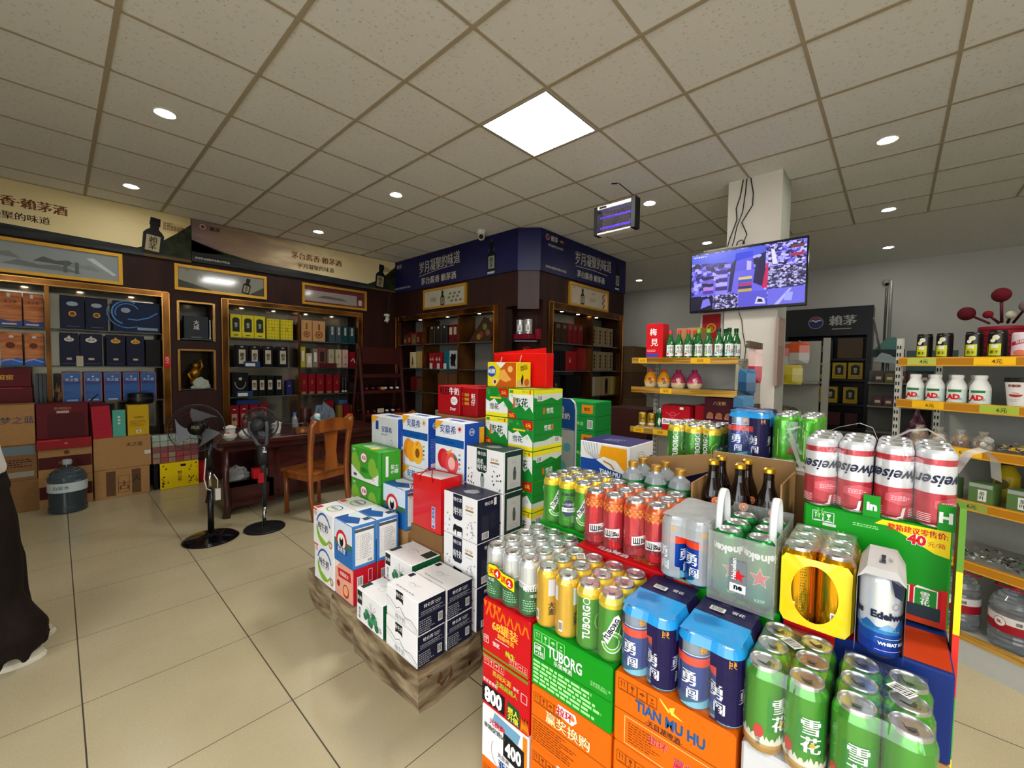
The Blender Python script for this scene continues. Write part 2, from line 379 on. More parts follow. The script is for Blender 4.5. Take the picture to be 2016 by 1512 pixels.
# ---------------------------------------------------------------- lights in the ceiling
LED = M('#ffffff', .4, noise=0, emit='#fffdfa', estr=44.0, name='lit_diffuser'); FRM = M('#c8c6c0', .35, .4)
for x0, y0, l in ((2.039, 1.615, 'square white LED panel glowing in the ceiling grid ahead'), (-.961, -1.385, 'added unseen LED fill panel in the ceiling behind the viewer'), (1.439, -1.985, 'added unseen LED fill panel in the ceiling to the right of the viewer')):  # the last two panels are added out of view to brighten the room
    t = thing('panel_light', l, 'ceiling light', (x0+.3, y0+.3, H))
    MB().box(x0+.021, y0+.025, H-0.006, x0+.579, y0+.575, H-0.003, LED).obj('diffuser', t); b = MB()
    for a in ((.006, .007, .594, .025), (.006, .575, .594, .593), (.006, .025, .021, .575), (.579, .025, .594, .575)): b.box(x0+a[0], y0+a[1], H-0.008, x0+a[2], y0+a[3], H, FRM)
    b.obj('frame', t)
SPOT = M('#ffffff', .4, noise=0, emit='#fffaf2', estr=185.0, name='lit_downlight')
def downlight(x, y, label):
    t = thing('downlight', label, 'ceiling light', (x, y, H), 'round downlights in the ceiling')
    b = MB(); b.lathe(x, y, [(0.048, -0.002), (0.06, -0.007), (0.066, -0.003), (0.066, 0)], M('#d8d4ca', .4), 24, z0=H); b.obj('trim_ring', t)
    b = MB(); b.lathe(x, y, [(0.0005, -0.004), (0.048, -0.004)], SPOT, 20, z0=H); b.obj('lens', t)
for x, y, l in ((.54, 3.72, 'lit round downlight nearest above the two standing fans'), (.53, 5.5, 'lit round downlight close to the left gold banner'), (2.32, 3.72, 'lit round downlight straight left of the square panel light'),
    (2.31, 5.51, 'lit round downlight above the right half of the second gold banner'), (4.14, 1.92, 'lit round downlight right behind the hanging insect lamp'), (5.93, 1.93, 'lit round downlight left of the pillar above the television'),
    (4.13, .11, 'largest lit downlight right of the pillar, nearest the camera'), (5.9, .12, 'middle one of the three lit downlights right of the pillar'), (7.7, .14, 'farthest of the three lit downlights right of the pillar'),
    (7.65, 3.72, 'small lit downlight far beyond the navy corner banner')): downlight(x, y, l)
# ---------------------------------------------------------------- built-in display cabinets
BRONZE = stretched('polished_bronze_trim', '#3a2110', '#8a5a28', (3, 3, 1.5), 0.18, 0.85); BRASS = M('#b98a45', .2, 1.0, noise=.05)
MIRROR = M('#8d8c84', .12, .75, noise=.04, scale=2, name='mirrored_back'); DARKIN = M('#1c110d', .5)
GLASS = M('#a9b8b0', .05, 0, noise=0, trans=.85, name='glass_shelf')
PUCK = M('#ffffff', .4, noise=0, emit='#ffe9c0', estr=30.0, name='lit_puck')
def cabinet(label, T, u0, u1, z0, z1, fw, dividers, shelves, dep=0.33, back=MIRROR, lamps=(), name='display_cabinet', fmat=None, zt=None):
    t = thing(name, label, 'display cabinet', T((u0+u1)/2, 0, z0)); FM = fmat or BRONZE
    def bx(b, a, d0, c, e, d1, f, m): b.box(*[min(p, q) for p, q in zip(T(a, d0, c), T(e, d1, f))], *[max(p, q) for p, q in zip(T(a, d0, c), T(e, d1, f))], m)
    b = MB(); zt = zt or z1-fw*0.9
    bx(b, u0, -0.02, zt, u1, 0.03, z1, FM); bx(b, u0, -0.02, z0, u0+fw, 0.03, zt, FM); bx(b, u1-fw, -0.02, z0, u1, 0.03, zt, FM)
    for a in (u0, u0+fw-0.008, u1-0.008, u1-fw): bx(b, a, -0.026, z0, a+0.008, -0.019, z1, BRASS)
    bx(b, u0, -0.026, z1-0.008, u1, -0.019, z1, BRASS); bx(b, u0+fw, -0.026, zt, u1-fw, -0.019, zt+0.008, BRASS); b.obj('frame', t)
    b = MB(); bx(b, u0+fw, dep-0.015, z0, u1-fw, dep, z1-0.01, back); bx(b, u0+fw, 0.03, zt+0.02, u1-fw, dep, zt+0.03, DARKIN); b.obj('back_panel', t)
    for d in dividers:
        b = MB(); bx(b, d-0.016, 0.0, z0, d+0.016, dep-0.02, zt, BRONZE if fmat is None else fmat); b.obj('divider', t)
    for z in shelves:
        b = MB(); bx(b, u0+fw, 0.035, z-0.012, u1-fw, dep-0.02, z, M('#2a1d18', .25)); bx(b, u0+fw, 0.03, z-0.012, u1-fw, 0.036, z, GLASS); b.obj('shelf', t)
    for u in lamps:
        b = MB(); p = T(u, 0.15, zt+0.018); b.lathe(p[0], p[1], [(0.0005, 0), (0.022, 0), (0.028, 0.006)], PUCK, 14, z0=p[2]); b.obj('puck_light', t)
    return t
TL = lambda u, d, z: (u, 6.2+d, z)
TS_ = lambda u, d, z: (3.85+d, u, z)
TF = lambda u, d, z: (u, 3.25+d, z)
cabinet('wide bronze framed wall cabinet behind the cartons, under the largest framed picture', TL, -1.5, 0.90, 0.5, 2.21, 0.07, (-0.045,), (0.98, 1.355, 1.735), lamps=(-0.2, 0.2, 0.62))
cabinet('bronze framed wall cabinet with two bays behind the tea table', TL, 1.40, 3.26, 0.5, 2.21, 0.075, (2.32,), (0.57, 0.97, 1.355, 1.735), lamps=(1.75, 2.15, 2.6, 3.0))
NF = M('#9a8a62', .25, .9)
cabinet('upper small brass framed niche holding one dark box', TL, 0.965, 1.335, 1.665, 2.13, 0.022, (), (1.69,), name='wall_niche', fmat=NF, back=M('#24231f', .3), lamps=(1.15,))
cabinet('lower small brass framed niche with a golden figure and pale cloth', TL, 0.965, 1.335, 1.07, 1.565, 0.022, (), (1.09,), name='wall_niche', fmat=NF, back=M('#2a1e14', .2, .4))
cabinet('left facing bronze framed cabinet under the navy banner side', TS_, 3.76, 6.15, 0.6, 2.2, 0.09, (4.57, 5.41), (0.99, 1.36, 1.74), lamps=(4.0, 4.3, 5.0, 5.7), back=M('#77766f', .5, 0, noise=.1, scale=3))
cabinet('right facing bronze framed cabinet under the navy banner front', TF, 4.19, 6.13, 0.8, 2.24, 0.10, (5.26,), (1.36, 1.73), lamps=(4.7, 5.1, 5.6), back=M('#6f6e67', .5, 0, noise=.1, scale=3))
t = thing('corner_shelf', 'dark chamfered corner shelf between the two navy banner cabinets', 'shelf', (3.95, 3.45, 0.9))
for z in (1.0, 1.35, 1.735): MB().prism([(3.86, 3.62), (3.86, 3.5), (4.02, 3.28), (4.09, 3.28), (4.09, 3.62)], P3((0, 0, z), (1, 0, 0), (0, 1, 0)), 0.016, M('#20120e', .3)).obj('shelf_board', t)
MB().box(3.853, 3.55, 0, 3.865, 3.66, 2.12, M('#20120e', .3)).obj('side_board', t)
# ---------------------------------------------------------------- banners
def goldsky(name, o=0.0):
    m, nt, b = nodes(name); tc = N(nt, 'TexCoord'); sp = N(nt, 'SeparateXYZ'); nt.links.new(tc.outputs['Object'], sp.inputs[0])
    mp = N(nt, 'Mapping'); mp.inputs['Scale'].default_value = (1.2, 1, 5); nt.links.new(tc.outputs['Object'], mp.inputs[0])
    nz = N(nt, 'TexNoise'); nz.inputs['Scale'].default_value = 1.5; nz.inputs['Detail'].default_value = 5; nt.links.new(mp.outputs[0], nz.inputs['Vector'])
    f = math_(nt, 'ADD', math_(nt, 'MULTIPLY', sp.outputs[0], 0.22), math_(nt, 'ADD', math_(nt, 'MULTIPLY', nz.outputs['Fac'], 0.5), .1+o))
    nt.links.new(ramp(nt, f, [(0.0, '#6d5658'), (0.22, '#9c8262'), (0.42, '#dccb9c'), (0.78, '#e2cf96'), (1.0, '#b07c28')]), b.inputs['Base Color']); b.inputs['Roughness'].default_value = 0.55
    return m
SKYG = goldsky('printed_gold_sky'); SKYH = goldsky('printed_pale_gold_sky', .2); SEA = stretched('printed_dark_sea', '#171b20', '#3d4140', (2, 2, 22), .5, stops=(.35, .75)); HILL = stretched('printed_green_hill', '#14170c', '#2e331a', (9, 9, 9), .5)
BROWNT = M('#6b3d1a', .5); DBR = M('#2b1a10', .5)
def bottle_print(b, f, u, v, h, rot=0, body=None, lab=None):
    body = body or M('#1d1c20', .4); w = h*0.21; c_, s_ = cos(radians(rot)), sin(radians(rot))
    P = lambda pts: [(u+x*c_-y*s_, v+x*s_+y*c_) for x, y in pts]
    b.poly(f, P([(-w, 0), (w, 0), (w*1.05, h*.55), (w*.8, h*.63), (w*.45, h*.70), (w*.45, h*.78), (w*.55, h*.80), (w*.5, h), (-w*.5, h), (-w*.55, h*.80), (-w*.45, h*.78), (-w*.45, h*.70), (-w*.8, h*.63), (-w*1.05, h*.55)]), body, off=0.0012)
    b.poly(f, P([(-w*.7, h*.1), (w*.7, h*.1), (w*.7, h*.52), (-w*.7, h*.52)]), lab or M('#a59a78', .5), off=0.0016)
    b.text(f, '賴\n茅', *P([(0, h*.31)])[0], h*.19, BLACK, rot=rot, off=0.002)
def gold_banner(x0, x1, y, z0, z1, label, left=True, dx=0):
    b = MB(); b.box(x0, y, z0, x1, y+0.02, z1, DBR, yn=SKYG if left else SKYH); f = FR(x0, y, z0); w = x1-x0; h = z1-z0
    hz = 0.17*h
    b.poly(f, [(0, 0), (w, 0), (w, hz*.75), (w*.55, hz*1.1), (0, hz*1.55)], SEA, off=0.0008)
    if left: b.poly(f, [(0, hz*1.2), (w*.12, hz*1.7), (w*.0, h*.52)], HILL, off=0.001); b.poly(f, [(0, hz*1.4), (w*.27, hz*1.25), (w*.12, hz*2.0), (0, h*.5)], HILL, off=0.001)
    b.poly(f, [(w*.82, hz*.9), (w, hz*.4), (w, h*.86), (w*.95, h*.6), (w*.89, h*.33)], HILL, off=0.0011)
    b.rect(f, w*.84, 0, w, hz*.35, M('#5b4a26', .5), off=0.0013)
    bottle_print(b, f, w*(.865 if not left else .895), hz*.3, h*.80, rot=-6)
    b.text(f, '2018·7\n世界知名品牌\n官方合作伙伴', w*(.94 if not left else .955), h*.72, h*.062, DBR, bold=.03)
    b.text(f, '茅台酱香·賴茅酒', w*.535+dx, h*.62, h*.2, BROWNT, bold=.05)
    b.text(f, '岁月凝聚的味道', w*.53+dx, h*.36, h*.15, DBR, rot=1)
    if left:
        b.ring(f, w*.04, h*.87, h*.045, h*.06, OFF); b.disc(f, w*.04, h*.87, h*.045, M('#8a2a30')); b.text(f, '賴茅', w*.085, h*.86, h*.11, DBR, bold=.04); b.ring(f, w*.145, h*.86, h*.045, h*.055, M('#8c7a66'))
        b.text(f, '贵州茅台酒股份有限公司出品', w*.075, h*.1, h*.055, OFF)
    o = b.obj('banner', None, (((x0+x1)/2), y, z0)); tag(o, label, 'banner')
gold_banner(-1.55, 1.11, 6.17, 2.58, 3.095, 'leftmost gold banner with a printed bottle and dark hill, cut by the frame edge', False, -.13)
gold_banner(1.115, 3.83, 6.165, 2.6, 3.09, 'second gold banner with brown lettering between the leftmost banner and the navy banner')
NB = stretched('printed_navy_cloth', '#11123a', '#1b1c4c', (1.5, 1.5, 1.5), .4)
def ice_bottle(b, f, u, v, h, k=1):
    b.poly(f, [(u-h*.16, v), (u+h*.15, v), (u+h*.2, v+h*.35), (u+h*.1, v+h*.75), (u+h*.03, v+h*1.0), (u-h*.08, v+h*.8), (u-h*.14, v+h*.55)], M('#1a4f8c', .5) if k else M('#18204a'), off=0.0009)
    b.poly(f, [(u-h*.16, v-h*.02), (u+h*.12, v-h*.02), (u+h*.18, v+h*.2), (u-h*.14, v+h*.22)], M('#aab6c4'), off=0.0011)
    bottle_print(b, f, u, v+h*.04, h*.86, 0, M('#0c0d12', .4), M('#8d8f84', .5))
BRUSH = M('#b9b4a8', .5)
b = MB(); b.box(3.83, 3.453, 2.585, 3.85, 6.2, 3.095, NB); f = FL(3.83, 6.2, 2.585); h = .51
b.text(f, '岁月凝聚的味道', 1.20, .33, .19, BRUSH, wmax=.95, rot=2); b.line(f, [(.72, .19), (1.2, .235), (1.55, .245)], .008, BRUSH); b.text(f, '茅台酱香 賴茅酒', 1.18, .105, .115, BRUSH, bold=.04)
ice_bottle(b, f, 2.30, .03, .44); b.text(f, '賴茅', .16, .42, .07, BRUSH); b.text(f, '贵州茅台酒股份有限公司出品', .25, .07, .035, BRUSH)
tag(b.obj('banner', None, (3.84, 4.8, 2.585)), 'navy banner side facing left, with pale brush lettering and a blue splashed bottle', 'banner')
b = MB(); pl = [(3.832, 3.447), (4.01, 3.23), (6.17, 3.23), (6.17, 3.25), (4.02, 3.25), (3.85, 3.449)]
b.prism(pl, P3((0, 0, 3.095), (1, 0, 0), (0, 1, 0)), .51, NB); f = FR(4.01, 3.23, 2.585)
b.text(f, '岁月凝聚的味道', 1.22, .32, .19, BRUSH, wmax=.95, rot=2); b.line(f, [(.75, .19), (1.2, .205), (1.6, .195)], .008, BRUSH); b.text(f, '茅台酱香 賴茅酒', 1.15, .10, .1, BRUSH, bold=.04)
ice_bottle(b, f, 1.90, .04, .42, 0); b.ring(f, .13, .43, .03, .037, BRUSH); b.disc(f, .13, .43, .03, M('#7b2430')); b.text(f, '賴茅', .27, .43, .075, BRUSH, bold=.04); b.text(f, '1907', .43, .43, .04, M('#b08a3a'), bold=.05)
b.text(f, '世界品牌官方合作伙伴', .30, .34, .032, BRUSH); b.text(f, '贵州茅台酒股份有限公司出品', .32, .07, .034, BRUSH)
tag(b.obj('banner', None, (5.1, 3.24, 2.585)), 'navy banner front wrapping the chamfered corner, facing right', 'banner')
# ---------------------------------------------------------------- framed pictures
GILT = M('#c8972f', .35, .55, noise=.08, name='gilt_frame'); PGL = M('#ffffff', .03, 0, noise=0, trans=1.0, name='picture_glass')
def gloss(c): return M(c, .5, coat=1.0, noise=.03)
def picture(T, fr, u0, u1, z0, z1, label, paint, w=.032):
    t = thing('framed_picture', label, 'picture', T((u0+u1)/2, 0, z0))
    b = MB()
    def bx(a, c, e, f_, d0, d1, m): b.box(*[min(p, q) for p, q in zip(T(a, d0, c), T(e, d1, f_))], *[max(p, q) for p, q in zip(T(a, d0, c), T(e, d1, f_))], m)
    for a, c, e, f_ in ((u0, z0, u1, z0+w), (u0, z1-w, u1, z1), (u0, z0+w, u0+w, z1-w), (u1-w, z0+w, u1, z1-w)): bx(a, c, e, f_, -.03, 0, GILT)
    b.obj('frame', t); b = MB(); bx(u0+w, z0+w, u1-w, z1-w, -.012, -.002, DBR); paint(b, fr(u0+w, u1-w, z0+w), abs(u1-u0)-2*w, z1-z0-2*w); b.obj('print', t)
fL_ = lambda a, e, z: FR(a, 6.187, z)
fS_ = lambda a, e, z: FL(3.837, max(a, e), z)
fF_ = lambda a, e, z: FR(a, 3.237, z)
def p_mist(b, f, w, h):
    b.rect(f, 0, 0, w, h, gloss('#8c9696'), off=.001)
    for k, (x, y, a, c) in enumerate(((.05, .45, .28, '#5c6266'), (.3, .5, .2, '#70777a'), (.55, .42, .25, '#4d5356'), (.72, .35, .18, '#7d8486'), (.4, .2, .4, '#666c6e'))):
        b.poly(f, [(w*x, h*y), (w*(x+a), h*(y-.06)), (w*(x+a*.7), h*(y+.16)), (w*(x+a*.45), h*(y+.1)), (w*(x+a*.2), h*(y+.2))], gloss(c), off=.0014+k*.0003)
    b.rect(f, w*.7, h*.12, w*.72, h*.55, gloss('#55595b'), off=.003); b.rect(f, w*.76, h*.12, w*.78, h*.55, gloss('#55595b'), off=.003); b.poly(f, [(w*.82, h*.75), (w*.97, h*.2), (w*.99, h*.24), (w*.86, h*.8)], gloss('#c3c8c6'), off=.003)
def p_bot(b, f, w, h):
    b.rect(f, 0, 0, w, h, gloss('#8a8a80'), off=.001); b.poly(f, [(0, 0), (w*.4, 0), (w*.15, h*.25), (0, h*.4)], gloss('#333a2c'), off=.0014); b.poly(f, [(w*.8, 0), (w, 0), (w, h*.5)], gloss('#39422c'), off=.0014)
    b.text(f, '茅台酱香 賴茅酒', w*.42, h*.6, h*.2, gloss('#5d5448')); bottle_print(b, f, w*.76, h*.05, h*.85, -12); b.text(f, '賴茅', w*.1, h*.88, h*.09, DBR)
def p_red(b, f, w, h):
    b.rect(f, 0, 0, w, h, gloss('#5c1b1c'), off=.001); b.rect(f, 0, h*.1, w*.86, h*.75, gloss('#8c847c'), off=.0014); b.poly(f, [(w*.2, h*.35), (w*.7, h*.3), (w*.6, h*.45), (w*.3, h*.52)], gloss('#5a534e'), off=.0018); b.rect(f, w*.89, h*.15, w*.95, h*.5, gloss('#b9aea0'), off=.0016)
def p_pine(b, f, w, h):
    b.rect(f, 0, 0, w, h, gloss('#b1ac98'), off=.001); bottle_print(b, f, w*.46, h*.03, h*.9)
    for k in range(9): b.disc(f, w*(.62+.035*k), h*(.45+.25*sin(k*2.1)), h*.13, gloss('#6d6f62'), off=.0014+k*.0002, sy=.6)
    b.text(f, '賴茅', w*.08, h*.85, h*.1, DBR); b.text(f, '红色经典\n传世佳酿', w*.22, h*.45, h*.14, DBR)
def p_pink(b, f, w, h):
    b.rect(f, 0, 0, w, h, gloss('#b3a690'), off=.001); bottle_print(b, f, w*.31, h*.04, h*.88); b.text(f, '100年', w*.6, h*.75, h*.15, DRED, bold=.04); b.text(f, '酱香型白酒\n经典传承', w*.6, h*.4, h*.13, M('#7b5b4c')); b.text(f, '賴茅', w*.09, h*.88, h*.1, DBR)
    for k in range(8): b.disc(f, w*(.9+.03*sin(k*2)), h*(.1+.11*k), h*.08, gloss('#8a4038'), off=.0014+k*.0002)
picture(TL, fL_, -.9, .51, 2.23, 2.56, 'long gilt framed misty landscape under the leftmost gold banner', p_mist)
picture(TL, fL_, .95, 1.91, 2.25, 2.55, 'gilt framed print with a tilted bottle and bright glare, above the niches', p_bot)
picture(TL, fL_, 2.36, 3.33, 2.25, 2.55, 'gilt framed print with a dark red border, right end of the left wall', p_red)
picture(TS_, fS_, 4.385, 5.37, 2.25, 2.55, 'gilt framed print of a bottle and a grey pine tree under the navy banner', p_pine)
picture(TF, fF_, 4.63, 5.64, 2.24, 2.55, 'gilt framed print of a bottle and reddish blossoms, rightmost of the pictures', p_pink)
# ================================================================ goods on the wall shelves
def good(T, u0, u1, z0, z1, mat, art, label, name='gift_box', cat='box', group=None, dep=.1, d0=None, side=None):
    """a printed carton standing on a shelf; T in 'L' (left wall), 'S' (corner side), 'F' (corner front), 'G' (middle gondola)"""
    z0 += .0015; b = MB(); w = abs(u1-u0); h = z1-z0; lo, hi = min(u0, u1), max(u0, u1)
    if T in 'LF':
        y = {'L': 6.25, 'F': 3.33}[T] if d0 is None else d0
        b.cbox(lo, y, z0, hi, y+dep, z1, mat, c=.002, **({'xp': side, 'xn': side} if side else {})); f = FR(lo, y, z0); loc = ((lo+hi)/2, y+dep/2, z0)
    else:
        x = {'S': 3.93, 'G': 3.34}[T] if d0 is None else d0
        b.cbox(x, lo, z0, x+dep, hi, z1, mat, c=.002, **({'yn': side, 'yp': side} if side else {})); f = FL(x, hi, z0); loc = (x+dep/2, (lo+hi)/2, z0)
    if art: art(b, f, w, h)
    o = b.obj(name, None, loc); return tag(o, label, cat, group)
SAND = stretched('printed_sand_dunes', '#a04a22', '#d08a52', (6, 6, 40), .4); TEALB = stretched('printed_deep_sea_blue', '#0c2c7a', '#1a6fb4', (1.5, 1.5, 7), .3)
NAVYC = M('#10132f', .35); BLKC = M('#0c0c10', .35); MAROON = M('#5c0d14', .4); WINE = M('#7d0f1c', .35); CREAM = M('#cdbd93', .5); PALE = M('#b7ad96', .5); TEAL = M('#13606a', .4); SLATE = M('#34474f', .4); LYEL = M('#cdbe1f', .42)
LBL = M('#8b8b6c', .5); GOLDF = M('#b8862b', .3, .6)
def a_sand(b, f, w, h):
    b.text(f, '天之蓝', w/2, h*.72, w*.2, DBR); b.rect(f, w*.35, h*.85, w*.5, h*.97, OFF); b.poly(f, [(0, 0), (w, 0), (w, h*.17), (w*.5, h*.13), (0, h*.2)], M('#414d8c', .4)); b.rect(f, w*.1, h*.04, w*.75, h*.08, OFF, off=.001)
def a_sand2(b, f, w, h):
    b.disc(f, w*.45, h*.6, w*.22, M('#6a3018')); b.disc(f, w*.5, h*.86, w*.12, OFF, sy=.8); b.poly(f, [(0, 0), (w, 0), (w, h*.2), (w*.7, h*.24), (w*.3, h*.13), (0, h*.2)], M('#3b63b8', .4)); b.line(f, [(0, h*.12), (w*.4, h*.2), (w, h*.1)], .01, M('#8fb1dc'))
def a_crown(cm, lm, b, f, w, h):
    b.disc(f, w/2, h*.8, w*.26, cm, sy=.6); b.poly(f, [(w*.4, h*.86), (w*.5, h*.93), (w*.6, h*.86)], cm); b.text(f, '洋河', w/2, h*.8, w*.17, NAVYC, off=.0016); b.rect(f, w*.36, h*.19, w*.62, h*.25, lm); b.rect(f, w*.12, h*.07, w*.88, h*.08, M('#4d4f78'))
def a_medal(b, f, w, h):
    b.disc(f, w/2, h*.76, w*.24, M('#7f8a96', .3, .5), sy=.55); b.ring(f, w/2, h*.46, w*.11, w*.16, GOLDF); b.disc(f, w/2, h*.46, w*.11, M('#6c4a1c')); b.rect(f, w*.25, h*.07, w*.8, h*.09, M('#4d4f78'))
def a_swirl(b, f, w, h):
    LB = M('#4a7fb6', .4); b.rect(f, 0, 0, w, h, TEALDK, off=.0005)
    for k, (r, a0, a1, wd) in enumerate(((.12, 60, 250, .014), (.095, 30, 200, .01), (.16, 160, 300, .008))): b.ring(f, w*.3, h*.62, r, r+wd, LB, a0=a0, a1=a1, off=.0012+.0003*k)
    b.line(f, [(w*.3, h*.42), (w*.5, h*.4), (w*.75, h*.5), (w*.95, h*.68)], .012, LB); b.disc(f, w*.26, h*.7, w*.1, M('#8b98a6', .4), sy=.7); b.rect(f, w*.5, h*.07, w*.95, h*.16, M('#7f93a6'), off=.0012)
TEALDK = M('#0b1c3e', .35)
def a_sea(b, f, w, h):
    b.frame(f, 0, 0, w, h, .006, M('#a65a52', .4)); b.text(f, '天之蓝', w/2, h*.75, w*.24, OFF); b.disc(f, w/2, h*.86, w*.07, OFF, sy=.6); b.rect(f, w*.22, h*.04, w*.8, h*.09, M('#9db6cf')); 
def a_sea2(b, f, w, h): a_sea(b, f, w, h); b.poly(f, [(w*.25, h*.03), (w*.75, h*.27), (w*.8, h*.25), (w*.4, h*.02)], NAVYC, off=.0015)
# -- wide cabinet, top row
good('L', -.35, -.21, 1.735, 2.06, SAND, a_sand, 'orange dune printed box at the frame edge, top shelf of the wide cabinet', dep=.12, group=None)
good('L', -.20, -.07, 1.735, 2.06, SAND, a_sand, 'orange dune printed box on the top shelf, just left of the bronze divider', dep=.12)
good('L', .04, .215, 1.735, 2.075, NAVYC, a_medal, 'navy box with a silver crest and gold medal, left one of the top shelf pair', dep=.14)
good('L', .22, .39, 1.735, 2.075, NAVYC, a_medal, 'navy box with a silver crest and gold medal, right one of the top shelf pair', dep=.14)
good('L', .43, .82, 1.735, 2.07, TEALDK, a_swirl, 'wide dark blue box with a pale blue swirl, top shelf of the wide cabinet', dep=.15)
good('L', -.35, -.215, 1.355, 1.68, SAND, a_sand2, 'orange dune box with a white seal, middle shelf at the frame edge', dep=.12)
good('L', -.20, -.075, 1.355, 1.68, SAND, a_sand2, 'orange dune box with a brown disc, middle shelf beside the divider', dep=.12)
for k, (a, c, cm, s) in enumerate(((.03, .165, OFF, 'white'), (.175, .34, OFF, 'white'), (.37, .52, GOLDF, 'gold'), (.53, .68, GOLDF, 'gold'))):
    good('L', a, c, 1.355, 1.695, NAVYC, lambda b, f, w, h, cm=cm: a_crown(cm, PALE, b, f, w, h), '%s of the black boxes with a %s crest on the middle shelf' % (ORD[k], s), dep=.13)
good('L', .69, .82, 1.355, 1.66, BLKC, None, 'plain black box at the right end of the middle shelf', dep=.15)
b = MB(); b.box(.145, 6.235, 1.355, .195, 6.24, 1.46, PALE); f = FR(.145, 6.235, 1.355); b.lines(f, .006, .02, .045, .1, 6, GREY); tag(b.obj('price_card', None, (.17, 6.237, 1.355)), 'small grey price card between the two white crested black boxes', 'card')
for k, a in enumerate((.04, .195, .345, .495, .64)):
    good('L', a, a+.135, .98, 1.29, TEALB, a_sea2 if k == 1 else a_sea, '%s of the bright blue boxes with pale lettering on the bottom shelf' % ORD[k], dep=.12)
good('L', -.02, .033, .98, 1.27, stretched('black_gold_print', '#120c08', '#8a5a14', (30, 30, 12), .4, stops=(.5, .62)), None, 'narrow black and gold box left of the bright blue boxes', dep=.1)
good('L', -.37, -.16, .98, 1.15, MAROON, lambda b, f, w, h: b.rect(f, 0, h*.9, w*.7, h*.95, M('#aa3333')), 'lower of the two maroon cases stacked at the left frame edge', dep=.2)
good('L', -.37, -.165, 1.152, 1.335, MAROON, lambda b, f, w, h: b.text(f, '国窖', w*.2, h*.5, h*.3, GOLDF), 'upper of the two maroon cases stacked at the left frame edge', dep=.2)
for k in range(3):
    b = MB(); x = -.145+.028*k; b.box(x, 6.25, .982, x+.022, 6.4, 1.27, M('#39404c', .25)); tag(b.obj('slim_box', None, (x+.011, 6.32, .98)), '%s of three slim grey boxes standing left of the divider' % ORD[k], 'box', None)
b = MB(); b.lathe(.62, 6.10, [(.0005, 0), (.105, 0), (.112, .03), (.11, .11), (.09, .12), (.0005, .12)], M('#0a0a0c', .3), 28, z0=.952); b.lathe(.62, 6.10, [(.113, .05), (.114, .07)], M('#2b2b2e', .3), 28, z0=.952)
tag(b.obj('round_tin', None, (.62, 6.10, .952)), 'black round tin on top of the yellow box in front of the blue boxes', 'tin')
b = MB(); b.box(.84, 6.165, 1.35, .895, 6.176, 1.48, RED); b.text(FR(.84, 6.165, 1.35), '天\n之', .027, .08, .04, OFF, off=.001); tag(b.obj('red_sticker', None, (.867, 6.17, 1.35)), 'red sticker with white writing on the bronze post of the wide cabinet', 'sticker')
# -- niches
b = MB(); b.cbox(1.04, 6.25, 1.69, 1.28, 6.36, 1.965, M('#2b3036', .4)); f = FR(1.04, 6.25, 1.69); b.text(f, '大\n成', .12, .17, .06, OFF, bold=.03); b.rect(f, .07, .02, .17, .026, GREY); tag(b.obj('gift_box', None, (1.16, 6.3, 1.69)), 'dark grey box with two white characters in the upper niche', 'box')
b = MB(); b.box(1.29, 6.24, 1.693, 1.30, 6.25, 1.93, M('#c8c6bd', .2, .8)); b.ball((1.295, 6.245, 1.706), .012, OFF); tag(b.obj('wand', None, (1.295, 6.245, 1.69)), 'thin silver rod beside the dark box in the upper niche', 'rod')
b = MB(); g = M('#b07c18', .3, .7)
b.ball((1.17, 6.39, 1.17), .06, g, sc=(1.1, .8, 1)); b.ball((1.16, 6.36, 1.28), .055, g, sc=(1, .8, 1.1)); b.ball((1.165, 6.35, 1.37), .036, g); b.tube([(1.2, 6.36, 1.3), (1.23, 6.34, 1.36), (1.21, 6.34, 1.44)], .014, g); b.tube([(1.12, 6.34, 1.3), (1.08, 6.3, 1.26), (1.11, 6.28, 1.2)], .015, g); b.box(1.09, 6.34, 1.094, 1.25, 6.44, 1.11, DBR)
tag(b.obj('golden_figurine', None, (1.17, 6.36, 1.09)), 'golden seated figurine in the lower niche', 'figurine')
def crumple(name, c, sx, sy, sz, mat, label, cat, seed=3, n=18):
    r = random.Random(seed); b = MB(); vs_ = []; q = [[r.random() for _ in range(n)] for _ in range(7)]
    for i in range(7):
        z = i/6
        for k in range(n):
            t = 2*pi*k/n; rr = sqrt(max(0, 1-z**1.6))*(.75+.35*q[i][k]) if i < 6 else 0.02
            vs_.append((c[0]+cos(t)*rr*sx, c[1]+sin(t)*rr*sy, c[2]+z*sz*(.8+.3*q[i][k])))
    b.add(vs_, [(i*n+k, i*n+(k+1) % n, (i+1)*n+(k+1) % n, (i+1)*n+k) for i in range(6) for k in range(n)], mat, False)
    return tag(b.obj(name, None, c), label, cat)
crumple('crumpled_cloth', (1.2, 6.27, 1.093), .1, .03, .13, M('#a3ab9c', .7), 'pale green crumpled cloth in front of the golden figurine', 'cloth', 5)
